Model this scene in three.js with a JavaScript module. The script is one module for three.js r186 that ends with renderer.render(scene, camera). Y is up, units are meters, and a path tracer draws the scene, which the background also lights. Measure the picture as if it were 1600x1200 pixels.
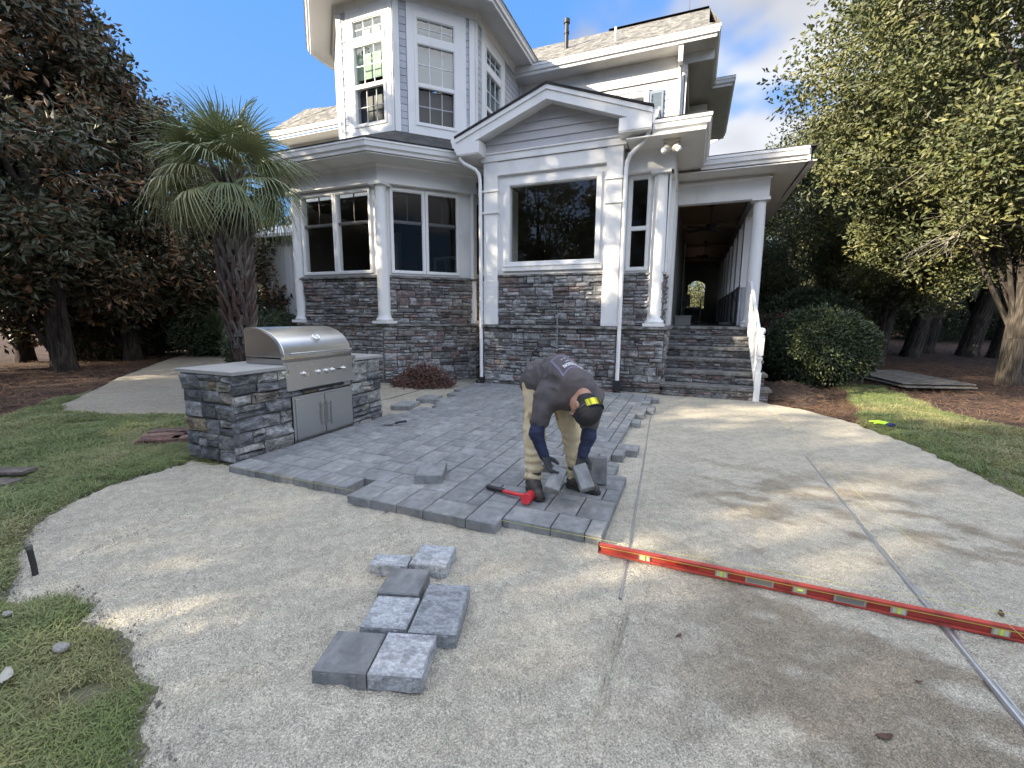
import * as THREE from 'three';
import { mergeGeometries } from 'three/addons/utils/BufferGeometryUtils.js';

const D2R = Math.PI / 180;
const scene = new THREE.Scene();
// ---------- camera (world: x along the house front, z out of it towards the viewer, metres)
const camera = new THREE.PerspectiveCamera(82.03, 4 / 3, 0.05, 600);
camera.rotation.order = 'YXZ';
camera.position.set(0, 1.4, 0);
camera.rotation.set(-8.72 * D2R, 22 * D2R, 0.41 * D2R);
scene.add(camera);
const EXPOSURE = 3.4;
const SUN_AZ = 53 * D2R, SUN_EL = 24 * D2R;        // azimuth measured from the house front towards the left
const SUN = new THREE.Vector3(-Math.sin(SUN_AZ) * Math.cos(SUN_EL), Math.sin(SUN_EL), Math.cos(SUN_AZ) * Math.cos(SUN_EL));
const sun = new THREE.DirectionalLight(new THREE.Color(1.0, 0.86, 0.66), 4.8);
sun.position.copy(SUN).multiplyScalar(60); sun.target.position.set(0, 0, -6);
sun.castShadow = true; sun.shadow.mapSize.set(4096, 4096); sun.shadow.radius = 1.1;
Object.assign(sun.shadow.camera, { left: -45, right: 45, top: 45, bottom: -45, near: 1, far: 160 });
scene.add(sun, sun.target);

// ---------- random numbers and noise
function rng(seed) { let a = seed >>> 0; return () => { a = (a + 0x6D2B79F5) | 0; let t = Math.imul(a ^ (a >>> 15), 1 | a); t = (t + Math.imul(t ^ (t >>> 7), 61 | t)) ^ t; return ((t ^ (t >>> 14)) >>> 0) / 4294967296; }; }
const R = rng(20240917);
const rr = (a, b, r = R) => a + (b - a) * r();
function hash2(i, j, s) { let h = Math.imul(i, 374761393) ^ Math.imul(j, 668265263) ^ Math.imul(s + 11, 2246822519); h = Math.imul(h ^ (h >>> 13), 1274126177); return ((h ^ (h >>> 16)) >>> 0) / 4294967296; }
const mod = (a, n) => ((a % n) + n) % n;
function vn(x, y, s = 0, p = 0) {              // value noise, periodic when p > 0
  let i = Math.floor(x), j = Math.floor(y); let fx = x - i, fy = y - j;
  fx = fx * fx * (3 - 2 * fx); fy = fy * fy * (3 - 2 * fy);
  const w = p > 0 ? (k) => mod(k, p) : (k) => k;
  const a = hash2(w(i), w(j), s), b = hash2(w(i + 1), w(j), s), c = hash2(w(i), w(j + 1), s), d = hash2(w(i + 1), w(j + 1), s);
  return a + (b - a) * fx + (c - a) * fy + (a - b - c + d) * fx * fy;
}
function fbm(x, y, o = 4, s = 0, p = 0) { let v = 0, a = 0.5, t = 0; for (let k = 0; k < o; k++) { v += a * vn(x, y, s + k * 17, p); t += a; a *= 0.5; x *= 2; y *= 2; p *= 2; } return v / t; }
function vn3(x, y, z, s = 0) { const k = Math.floor(z), f = z - k, g = f * f * (3 - 2 * f); return vn(x, y, s + k * 131) * (1 - g) + vn(x, y, s + (k + 1) * 131) * g; }
const clamp = (x, a = 0, b = 1) => Math.min(b, Math.max(a, x));
const sstep = (a, b, x) => { const t = clamp((x - a) / (b - a)); return t * t * (3 - 2 * t); };
const mix = (a, b, t) => a + (b - a) * t;

// ---------- sky: clear blue on the left, broken white cloud to the right, an added brighter deck overhead
{
  const W = 1024, H = 512, d = new Float32Array(W * H * 4);
  for (let j = 0; j < H; j++) for (let i = 0; i < W; i++) {
    const v = (j + 0.5) / H, u = (i + 0.5) / W;
    const el = (v - 0.5) * Math.PI, az = (u - 0.5) * 2 * Math.PI;
    const x = Math.cos(el) * Math.cos(az), y = Math.sin(el), z = Math.cos(el) * Math.sin(az);
    const h = clamp(y);
    let r = mix(0.125, 0.024, Math.pow(h, 0.45)), g = mix(0.225, 0.098, Math.pow(h, 0.45)), b = mix(0.325, 0.30, Math.pow(h, 0.6));
    if (y < 0) { r = 0.12; g = 0.115; b = 0.10; }
    else {
      const q = 1 / (y + 0.16), px = x * q, pz = z * q;
      const n = fbm(px * 2.1 + 7.3, pz * 2.1 + 2.1, 6, 5), big = fbm(px * 0.45 + 3.7, pz * 0.45 + 9.2, 3, 40);
      const right = x * 0.927 - z * 0.375, fwd = -x * 0.375 - z * 0.927;
      const over = sstep(0.55, 0.85, y + 0.45 * sstep(0.2, -0.6, fwd));             // unseen cloud deck overhead and behind, brightened to add fill light
      const side = Math.max(over, sstep(-0.13, 0.22, right));
      const cov = mix(0.80, mix(0.50, 0.42, over), side) - 0.22 * (big - 0.5);
      const c = sstep(cov - 0.05, cov + 0.12, n), soft = sstep(cov - 0.14, cov + 0.25, n) * 0.5;
      const sh = clamp(0.74 + 1.1 * (fbm(px * 2.7 + 1.2, pz * 2.7 + 4.4, 4, 77) - 0.36));
      const k = Math.max(c, soft * side), L = mix(0.29, 1.1, over);
      r = mix(r, L * 0.96 * sh, k); g = mix(g, L * 0.99 * sh, k); b = mix(b, L * 1.04 * sh + 0.01, k);
      const cs = clamp(x * SUN.x + y * SUN.y + z * SUN.z);         // the air glows round the sun
      const gl = 0.5 * Math.pow(cs, 6) + 0.8 * Math.pow(cs, 60);
      r += gl * 0.7; g += gl * 0.64; b += gl * 0.55;
    }
    const o = (j * W + i) * 4; d[o] = r; d[o + 1] = g; d[o + 2] = b; d[o + 3] = 1;
  }
  const t = new THREE.DataTexture(d, W, H, THREE.RGBAFormat, THREE.FloatType);
  t.mapping = THREE.EquirectangularReflectionMapping; t.magFilter = THREE.LinearFilter; t.minFilter = THREE.LinearFilter; t.needsUpdate = true;
  scene.background = t; scene.environment = t;
}

const renderer = new THREE.WebGLRenderer({ antialias: true });
renderer.toneMapping = THREE.LinearToneMapping;
renderer.toneMappingExposure = EXPOSURE;
renderer.shadowMap.enabled = true;

// ---------- naming
const used = {};
function numbered(n) { const k = used[n] = (used[n] ?? -1) + 1; return k === 0 ? n : n + '_' + String(k).padStart(3, '0'); }
function tag(o, label, category, group, kind) { if (label) o.userData.label = label; if (category) o.userData.category = category; if (group) o.userData.group = group; if (kind) o.userData.kind = kind; return o; }
function thing(name, label, category, p = [0, 0, 0], turn = 0, group) {
  const o = new THREE.Group(); o.name = numbered(name); o.position.set(...p); o.rotation.y = turn; scene.add(o);
  return tag(o, label, category, group);
}
const _m = new THREE.Matrix4();
// merges geometries given in WORLD coordinates into one named mesh under parent
function part(name, geos, mat, parent, local = false) {
  geos = Array.isArray(geos) ? geos : [geos];
  const g = geos.length === 1 ? norm1(geos[0]) : mergeGeometries(geos.map(norm1));
  const m = new THREE.Mesh(g, mat); m.name = name; m.castShadow = m.receiveShadow = true;
  if (parent) { if (!local) { parent.updateWorldMatrix(true, false); _m.copy(parent.matrixWorld).invert(); g.applyMatrix4(_m); } parent.add(m); }
  else { m.name = numbered(name); scene.add(m); }
  return m;
}
function norm1(g) { const q = g.index ? g.toNonIndexed() : g; for (const k of Object.keys(q.attributes)) if (!['position', 'normal', 'uv', 'color'].includes(k)) q.deleteAttribute(k); if (!q.attributes.uv) boxuv(q); return q; }
function boxuv(g, du = 0, dv = 0) {              // uv in metres by the dominant axis of each triangle
  const q = g.index ? g.toNonIndexed() : g; const p = q.attributes.position, n = p.count, uv = new Float32Array(n * 2);
  const a = new THREE.Vector3(), b = new THREE.Vector3(), c = new THREE.Vector3();
  for (let i = 0; i < n; i += 3) {
    a.fromBufferAttribute(p, i); b.fromBufferAttribute(p, i + 1); c.fromBufferAttribute(p, i + 2);
    const nn = b.clone().sub(a).cross(c.clone().sub(a)); const ax = Math.abs(nn.x), ay = Math.abs(nn.y), az = Math.abs(nn.z);
    [a, b, c].forEach((v, k) => { let U, V; if (ay >= ax && ay >= az) { U = v.x; V = v.z; } else if (ax >= az) { U = v.z; V = v.y; } else { U = v.x; V = v.y; } uv[(i + k) * 2] = U + du; uv[(i + k) * 2 + 1] = V + dv; });
  }
  q.setAttribute('uv', new THREE.BufferAttribute(uv, 2)); return q;
}
function box(x0, x1, y0, y1, z0, z1) { const g = new THREE.BoxGeometry(Math.abs(x1 - x0), Math.abs(y1 - y0), Math.abs(z1 - z0)); g.translate((x0 + x1) / 2, (y0 + y1) / 2, (z0 + z1) / 2); return boxuv(g); }
function tri(list) {                              // triangles [[p,p,p],...] -> flat shaded geometry
  const pos = []; for (const t of list) for (const p of t) pos.push(p[0], p[1], p[2]);
  const g = new THREE.BufferGeometry(); g.setAttribute('position', new THREE.Float32BufferAttribute(pos, 3)); g.computeVertexNormals(); return boxuv(g);
}
const quad = (a, b, c, d) => [[a, b, c], [a, c, d]];
// a chamfered block: top edges cut by b; local frame centred in x and z, y from 0 to h
function chamfer(w, h, d, b, bottom = false) {
  const x = w / 2, z = d / 2, T = [[-x + b, h, -z + b], [x - b, h, -z + b], [x - b, h, z - b], [-x + b, h, z - b]];
  const M = [[-x, h - b, -z], [x, h - b, -z], [x, h - b, z], [-x, h - b, z]], B = [[-x, 0, -z], [x, 0, -z], [x, 0, z], [-x, 0, z]];
  const L = [...quad(T[3], T[2], T[1], T[0])];
  for (let i = 0; i < 4; i++) { const j = (i + 1) % 4; L.push(...quad(T[i], T[j], M[j], M[i]), ...quad(M[i], M[j], B[j], B[i])); }
  if (bottom) L.push(...quad(B[0], B[1], B[2], B[3]));
  return tri(L);
}
// box in a wall frame: u along the wall (left to right from outside), y up, n outwards
function frame(ax, az, bx, bz) {
  const L = Math.hypot(bx - ax, bz - az), ux = (bx - ax) / L, uz = (bz - az) / L, nx = -uz, nz = ux;
  const M = new THREE.Matrix4().makeBasis(new THREE.Vector3(ux, 0, uz), new THREE.Vector3(0, 1, 0), new THREE.Vector3(nx, 0, nz)).setPosition(ax, 0, az);
  const f = (u0, u1, y0, y1, n0, n1) => box(u0, u1, y0, y1, n0, n1).applyMatrix4(M);
  f.L = L; f.M = M; f.pt = (u, y, n) => new THREE.Vector3(u, y, n).applyMatrix4(M); f.n = [nx, nz]; f.u = [ux, uz]; return f;
}
// profile [[n, y], ...] (closed, n outwards) swept along a plan path [[x, z], ...] running left to right as seen from outside
function sweep(profile, path, closed = false) {
  const N = path.length, ns = [];
  for (let i = 0; i < N - 1 + (closed ? 1 : 0); i++) { const a = path[i], b = path[(i + 1) % N], L = Math.hypot(b[0] - a[0], b[1] - a[1]); ns.push([-(b[1] - a[1]) / L, (b[0] - a[0]) / L]); }
  const ring = (i) => {
    let n1 = ns[i - 1] ?? (closed ? ns[ns.length - 1] : null), n2 = ns[i] ?? null; n1 = n1 ?? n2; n2 = n2 ?? n1;
    const k = 1 + n1[0] * n2[0] + n1[1] * n2[1], m = [(n1[0] + n2[0]) / k, (n1[1] + n2[1]) / k];
    return profile.map(([n, y]) => [path[i][0] + m[0] * n, y, path[i][1] + m[1] * n]);
  };
  const L = [], P = profile.length; let prev = ring(0);
  const rings = [prev]; for (let i = 1; i < N; i++) rings.push(ring(i)); if (closed) rings.push(rings[0]);
  let area = 0; for (let k = 0; k < P; k++) { const a = profile[k], b = profile[(k + 1) % P]; area += a[0] * b[1] - b[0] * a[1]; }
  const fl = area < 0;
  for (let i = 0; i + 1 < rings.length; i++) for (let k = 0; k < P; k++) { const a = rings[i][k], b = rings[i][(k + 1) % P], c = rings[i + 1][(k + 1) % P], d = rings[i + 1][k]; L.push(...(fl ? quad(a, b, c, d) : quad(a, d, c, b))); }
  if (!closed) { const sh = THREE.ShapeUtils.triangulateShape(profile.map(p => new THREE.Vector2(p[0], p[1])), []); for (const t of sh) { const a = rings[0], b = rings[rings.length - 1]; L.push(t.map(k => a[k])); L.push([t[0], t[2], t[1]].map(k => b[k])); } }
  return tri(L);
}
// plane polygon with thickness downwards (roofs): points in order, uv along first edge
function slab(pts, th = 0.03) {
  const a = new THREE.Vector3(...pts[0]), b = new THREE.Vector3(...pts[1]), c = new THREE.Vector3(...pts[2]);
  const ud = b.clone().sub(a).normalize(); const n = b.clone().sub(a).cross(c.clone().sub(a)).normalize(); if (n.y < 0) n.negate(); const vd = n.clone().cross(ud);
  const L = []; const top = pts, bot = pts.map(p => [p[0], p[1] - th, p[2]]);
  for (let i = 1; i + 1 < pts.length; i++) { L.push([top[0], top[i], top[i + 1]], [bot[0], bot[i + 1], bot[i]]); }
  for (let i = 0; i < pts.length; i++) { const j = (i + 1) % pts.length; L.push(...quad(top[j], top[i], bot[i], bot[j])); }
  const g = tri(L), p = g.attributes.position, uv = g.attributes.uv, v = new THREE.Vector3();
  for (let i = 0; i < p.count; i++) { v.fromBufferAttribute(p, i).sub(a); uv.setXY(i, v.dot(ud), v.dot(vd)); }
  return g;
}
function tube(points, r, seg = 8, closed = false, tubular) { const c = new THREE.CatmullRomCurve3(points.map(p => p.isVector3 ? p : new THREE.Vector3(...p)), closed, 'catmullrom', 0.3); return new THREE.TubeGeometry(c, tubular ?? Math.max(2, points.length * 5), r, seg, closed); }
function cyl(r0, r1, y0, y1, x, z, seg = 20) { const g = new THREE.CylinderGeometry(r1, r0, y1 - y0, seg); g.translate(x, (y0 + y1) / 2, z); return g; }
function lathe(prof, x, y, z, seg = 24) { const g = new THREE.LatheGeometry(prof.map(p => new THREE.Vector2(p[0], p[1])), seg); g.translate(x, y, z); return g; }
function taper(pts, radii, seg = 7) {            // tapered limb through points
  const P = pts.map(p => new THREE.Vector3(...p)), pos = [], nor = [], uv = [], idx = []; let len = 0;
  for (let i = 0; i < P.length; i++) {
    const t = (i === 0 ? P[1].clone().sub(P[0]) : i === P.length - 1 ? P[i].clone().sub(P[i - 1]) : P[i + 1].clone().sub(P[i - 1])).normalize();
    const s = Math.abs(t.y) < 0.9 ? new THREE.Vector3(0, 1, 0) : new THREE.Vector3(1, 0, 0); const a = s.clone().cross(t).normalize(), b = t.clone().cross(a);
    if (i) len += P[i].distanceTo(P[i - 1]);
    for (let k = 0; k <= seg; k++) { const an = k / seg * Math.PI * 2, n = a.clone().multiplyScalar(Math.cos(an)).addScaledVector(b, Math.sin(an)); const v = P[i].clone().addScaledVector(n, radii[i]); pos.push(v.x, v.y, v.z); nor.push(n.x, n.y, n.z); uv.push(k / seg * radii[0] * 6.28, len); }
  }
  for (let i = 0; i + 1 < P.length; i++) for (let k = 0; k < seg; k++) { const a = i * (seg + 1) + k, b = a + seg + 1; idx.push(a, a + 1, b, b, a + 1, b + 1); }
  const g = new THREE.BufferGeometry(); g.setAttribute('position', new THREE.Float32BufferAttribute(pos, 3)); g.setAttribute('normal', new THREE.Float32BufferAttribute(nor, 3)); g.setAttribute('uv', new THREE.Float32BufferAttribute(uv, 2)); g.setIndex(idx); return g;
}

// ---------- textures
function tex(S, metres, fn, srgb = true, Sy = S) {
  const d = new Uint8Array(S * Sy * 4);
  for (let j = 0; j < Sy; j++) for (let i = 0; i < S; i++) { const c = fn(i / S, j / Sy), o = (j * S + i) * 4; if (typeof c === 'number') { d[o] = d[o + 1] = d[o + 2] = clamp(c) * 255; } else { d[o] = clamp(c[0]) * 255; d[o + 1] = clamp(c[1]) * 255; d[o + 2] = clamp(c[2]) * 255; } d[o + 3] = 255; }
  const t = new THREE.DataTexture(d, S, Sy, THREE.RGBAFormat); t.wrapS = t.wrapT = THREE.RepeatWrapping; t.magFilter = THREE.LinearFilter; t.minFilter = THREE.LinearMipmapLinearFilter; t.generateMipmaps = true;
  t.repeat.set(1 / metres, 1 / (Array.isArray(metres) ? metres[1] : metres)); if (Array.isArray(metres)) t.repeat.set(1 / metres[0], 1 / metres[1]);
  if (srgb) t.colorSpace = THREE.SRGBColorSpace; t.needsUpdate = true; return t;
}
const lin = (r, g, b) => new THREE.Color().setRGB(r, g, b);
function std(o) { const { rgb, ...q } = o; const m = new THREE.MeshStandardMaterial({ roughness: 0.8, ...q }); if (rgb) m.color.setRGB(...rgb); return m; }
function phys(o) { const { rgb, ...q } = o; const m = new THREE.MeshPhysicalMaterial({ roughness: 0.8, ...q }); if (rgb) m.color.setRGB(...rgb); return m; }
// rock: mottled tone and relief
const rockT = tex(512, 0.7, (u, v) => { const n = fbm(u * 8, v * 14, 5, 3, 8), m = fbm(u * 40, v * 60, 3, 9, 40); return 0.52 + 0.55 * (n - 0.5) + 0.30 * (m - 0.5); });
const rockB = tex(512, 0.7, (u, v) => { const n = fbm(u * 8, v * 16, 6, 21, 8), r = Math.abs(fbm(u * 10, v * 20, 4, 33, 10) - 0.5) * 2; return 0.55 * n + 0.45 * (1 - r); }, false);
const fineB = tex(256, 0.25, (u, v) => fbm(u * 32, v * 32, 3, 50, 32), false);
const paintB = tex(256, 0.6, (u, v) => 0.6 * fbm(u * 6, v * 40, 4, 61, 6) + 0.4 * fbm(u * 50, v * 50, 2, 62, 50), false);
const paintR = tex(256, 1.7, (u, v) => 0.45 + 0.35 * fbm(u * 5, v * 5, 5, 63, 5), false);
const paintT = tex(512, 2.3, (u, v) => { const n = fbm(u * 6, v * 6, 6, 64, 6), s = fbm(u * 30, v * 3, 3, 65, 30); return 0.975 - 0.05 * sstep(0.5, 0.78, n) - 0.02 * sstep(0.6, 0.8, s); });
const M = {};
M.white = std({ rgb: [0.80, 0.80, 0.79], map: paintT, roughness: 0.55, roughnessMap: paintR, bumpMap: paintB, bumpScale: 0.0012 }); M.white.roughness = 0.9;
M.soffit = std({ rgb: [0.74, 0.73, 0.70], map: paintT, roughness: 0.7 });
M.gutter = std({ rgb: [0.80, 0.80, 0.80], map: paintT, roughness: 0.42 });
M.greySiding = std({ rgb: [0.50, 0.50, 0.52], map: paintT, roughness: 0.7, bumpMap: paintB, bumpScale: 0.002 });
M.cream = std({ rgb: [0.72, 0.71, 0.64], map: paintT, roughness: 0.7, bumpMap: paintB, bumpScale: 0.002 });
M.shingleA = std({ rgb: [0.47, 0.49, 0.535], roughness: 0.8, map: paintT, bumpMap: paintB, bumpScale: 0.003 });
M.shingleB = std({ rgb: [0.43, 0.45, 0.495], roughness: 0.8, map: paintT, bumpMap: paintB, bumpScale: 0.003 });
M.shingleC = std({ rgb: [0.51, 0.53, 0.57], roughness: 0.8, map: paintT, bumpMap: paintB, bumpScale: 0.003 });
M.dark = std({ rgb: [0.012, 0.012, 0.012], roughness: 0.9 });
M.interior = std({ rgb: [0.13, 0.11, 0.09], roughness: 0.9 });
M.black = std({ rgb: [0.02, 0.02, 0.021], roughness: 0.5 });
M.mortar = std({ rgb: [0.085, 0.081, 0.077], roughness: 1, bumpMap: fineB, bumpScale: 0.004 });
M.cap = std({ rgb: [0.60, 0.58, 0.55], map: rockT, bumpMap: rockB, bumpScale: 0.006, roughness: 0.9 });
M.glass = phys({ rgb: [0.93, 0.96, 0.95], roughness: 0.015, transmission: 1, thickness: 0, ior: 1.26 });
M.glassPic = phys({ rgb: [0.93, 0.96, 0.95], roughness: 0.015, transmission: 1, thickness: 0, ior: 1.6 });
M.glassHi = phys({ rgb: [0.85, 0.92, 0.90], roughness: 0.02, transmission: 1, thickness: 0, ior: 1.75 });
M.screen = std({ rgb: [0.028, 0.028, 0.032], roughness: 0.6 });
const STONE = [[0.27, 0.262, 0.255], [0.18, 0.174, 0.172], [0.34, 0.333, 0.325], [0.12, 0.113, 0.112], [0.20, 0.156, 0.148], [0.29, 0.286, 0.286], [0.235, 0.213, 0.20], [0.36, 0.353, 0.345]].map(c => std({ rgb: c.map(v => Math.min(1, v * 3.5)), map: rockT, bumpMap: rockB, bumpScale: 0.012, roughness: 0.92 }));
// asphalt roof shingles: courses of tabs with mixed tones and a drop at each course
const roofT = tex(1024, [2.4, 2.4], (u, v) => { const rows = 16, y = v * rows, r = Math.floor(y), w = 15, x = u * w + hash2(r, 0, 71) * 1.0, c = Math.floor(x); const tone = hash2(mod(c, w), r, 72), t2 = hash2(mod(Math.floor(x * 2.3), 34), r, 73); const g = 0.26 * hash2(Math.floor(u * 1024), Math.floor(v * 1024), 5); const e = (y - r) < 0.09 ? 0.72 : 1; const k = (0.44 + 0.24 * tone + 0.14 * t2 + g - 0.12) * e; return [k * 1.0, k * 0.985, k * 0.94]; });
const roofB = tex(512, [2.4, 2.4], (u, v) => { const y = v * 16, r = Math.floor(y), x = u * 15 + hash2(r, 0, 71), t = hash2(mod(Math.floor(x * 2.3), 34), r, 73); return 1 - (y - r) * 0.6 - (t > 0.5 ? 0.25 : 0) ; }, false);
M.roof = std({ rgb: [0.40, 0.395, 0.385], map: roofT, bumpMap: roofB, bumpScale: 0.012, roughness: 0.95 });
M.roofShaded = std({ rgb: [0.10, 0.10, 0.105], map: roofT, bumpMap: roofB, bumpScale: 0.012, roughness: 0.95 });  // same shingles, shade on the lower roofs put into the colour

// =====================================================================  THE HOUSE
const house = thing('house', 'grey shingled and stone house with octagonal tower, gabled bump-out and white trim', 'house', [-3, 0, -10]);
const hp = (name, geos, mat, parent = house) => part(name, geos, mat, parent);
const A = [-8.15, -7.52], B = [-5.92, -7.52], C = [-4.5, -8.94], D = [-4.5, -10.6], Hh = [-9.5, -8.87];
const fHA = frame(...Hh, ...A), fAB = frame(...A, ...B), fBC = frame(...B, ...C), fCD = frame(...C, ...D);
const BX0 = -3.91, BX1 = -1.275, BZ = -8.17, WZ = -8.5, WX = -0.47;
const fBump = frame(BX0, BZ, BX1, BZ), fBumpL = frame(BX0, -9.6, BX0, BZ), fBumpR = frame(BX1, BZ, BX1, WZ - 0.1), fWing = frame(BX1, WZ, WX, WZ), fWingS = frame(WX, WZ, WX, -10.45);
const octPath = [Hh, A, B, C, D];

// --- ledgestone veneer
const allStones = [], cam0 = new THREE.Vector3(0, 1.4, 0);
function stoneGeo(w, h, d, r, f, rough = 1) {      // one rough split stone: 18 faces, in a wall frame
  const j = (s) => (r() - 0.5) * s * rough, x = w / 2, y = h / 2, b = Math.min(0.02, h * 0.22);
  const B0 = [[-x, -y, -0.03], [x, -y, -0.03], [x, y, -0.03], [-x, y, -0.03]];
  const tilt = j(0.014), tu = j(0.014);
  const m = d * 0.55;
  const B1 = B0.map(([a, c]) => [a + j(0.01), c + j(0.012), m + j(0.012)]);
  const B2 = B0.map(([a, c], i) => [Math.sign(a) * (x - b) + j(0.016), Math.sign(c) * (y - b) + j(0.012), d + j(0.014) + (a > 0 ? tu : -tu) + (c > 0 ? tilt : -tilt)]);
  const ctr = [j(w * 0.4), j(h * 0.3), d + 0.004 + r() * 0.008 * rough], L = [];
  for (let i = 0; i < 4; i++) { const k = (i + 1) % 4; L.push(...quad(B0[i], B0[k], B1[k], B1[i]), ...quad(B1[i], B1[k], B2[k], B2[i]), [B2[i], B2[k], ctr]); }
  return boxuv(tri(L), r() * 5, r() * 5).applyMatrix4(f);
}
function veneer(fr, u0, u1, y0, y1, r, o = {}) {
  const { hmin = 0.058, hmax = 0.165, split: pSplit = 0.5, lmin = 0.13, lmax = 0.5, dmin = 0.02, dmax = 0.062, out = allStones, gap = 0.006, n = 0 } = o;
  const put = (a, b, c, d) => {
    const w = b - a - gap, h = d - c - gap; if (w < 0.015 || h < 0.015) return;
    const p = fr.pt((a + b) / 2, (c + d) / 2, n), m = fr.M.clone(); m.setPosition(p);
    const t = r(); let k = t < 0.22 ? 0 : t < 0.42 ? 1 : t < 0.57 ? 2 : t < 0.68 ? 3 : t < 0.78 ? 4 : t < 0.9 ? 5 : t < 0.96 ? 6 : 7; if (o.tone) k = o.tone(r);
    out.push({ g: stoneGeo(w, h, mix(dmin, dmax, r()), r, m, o.rough ?? 1), k, s: w * h / p.distanceToSquared(cam0), cx: (a + b) / 2, cy: (c + d) / 2 });
  };
  let y = y0;
  while (y < y1 - 0.001) {
    let h = mix(hmin, hmax, r()); if (y1 - y - h < hmin * 0.8) h = y1 - y;
    let u = u0;
    while (u < u1 - 0.001) {
      let l = mix(lmin, lmax, r() * r() * 0.6 + 0.4 * r()); if (u1 - u - l < lmin * 0.7) l = u1 - u;
      const split = h > hmin * 1.45 && r() < pSplit, j = (r() - 0.5) * 0.012;
      if (split) {
        const c = y + h * mix(0.4, 0.6, r()), a = u + l * mix(0.35, 0.65, r()), t = r();
        if (t < 0.35) { put(u, u + l, y, c); put(u, u + l, c, y + h); } else if (t < 0.65) { put(u, u + l, y, c); put(u, a, c, y + h); put(a, u + l, c, y + h); } else if (t < 0.9) { put(u, a, y, c); put(a, u + l, y, c); put(u, u + l, c, y + h); } else { put(u, a, y, y + h); put(a, u + l, y, c); put(a, u + l, c, y + h); }
      } else put(u, u + l, y, y + h + j);
      u += l;
    }
    y += h;
  }
}
{
  const r = rng(77), Y1 = 1.175, Y2 = 1.235, YS = 2.165;
  const back = [];
  const lower = (f, a, b) => { veneer(f, a, b, 0, Y1, r); back.push(f(a, b, -0.1, Y1, -0.14, 0.006)); };
  const upper = (f, a, b, n) => { const g = frame(...[f.pt(0, 0, n)].flatMap(p => [p.x, p.z]), ...[f.pt(f.L, 0, n)].flatMap(p => [p.x, p.z])); veneer(g, a, b, Y2, YS, r); back.push(g(a, b, Y2, YS, -0.1, 0.006)); };
  lower(fBump, 0, fBump.L); lower(fBumpR, 0.03, fBumpR.L); lower(fBC, 0, fBC.L); lower(fAB, 0, fAB.L); lower(fCD, 0, fCD.L); lower(fBumpL, 0, fBumpL.L); lower(fWing, 0.02, fWing.L); lower(fWingS, 0, fWingS.L);
  back.push(fHA(0, fHA.L, 0, YS, -0.12, -0.02));
  upper(fBump, 0.29, fBump.L - 0.275, -0.05); upper(fBC, 0.1, fBC.L - 0.06, -0.06); upper(fAB, 0.1, fAB.L - 0.1, -0.06); upper(fCD, 0.06, fCD.L, -0.06); upper(fWing, 0.0, fWing.L - 0.05, -0.08); upper(fWingS, 0.12, 0.62, -0.06);
  const veneerPart = hp('stone_veneer', back, M.mortar);
  allStones.sort((p, q) => q.s - p.s);
  allStones.slice(0, 295).forEach((s, i) => part(i ? 'stone_' + String(i).padStart(3, '0') : 'stone', s.g, STONE[s.k], veneerPart));
  STONE.forEach((m, k) => { const g = allStones.slice(295).filter(s => s.k === k).map(s => s.g); if (g.length) tag(part('small_stones' + (k ? '_' + String(k).padStart(3, '0') : ''), g, m, veneerPart), null, null, null, 'stuff'); });
  // water-table ledge
  const led = [[-0.1, Y1], [0.085, Y1], [0.094, Y1 + 0.012], [0.09, Y2 - 0.008], [0.075, Y2], [-0.1, Y2]];
  hp('stone_ledge', [sweep(led, octPath), sweep(led, [[BX0, -9.6], [BX0, BZ], [BX1, BZ], [BX1, WZ + 0.05]]), sweep(led, [[BX1 + 0.06, WZ], [WX, WZ], [WX, -10.42]])], M.cap);
  // window sills
  const sil = [[-0.16, YS], [0.03, YS], [0.03, YS + 0.025], [-0.02, YS + 0.055], [-0.16, YS + 0.055]];
  hp('window_sill', sweep(sil, octPath), M.cap); hp('window_sill', fBump(0.28, fBump.L - 0.26, YS, YS + 0.035, -0.2, 0.015), M.cap); hp('window_sill', fWing(0, fWing.L - 0.03, YS, YS + 0.04, -0.2, -0.03), M.cap);
}

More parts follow.
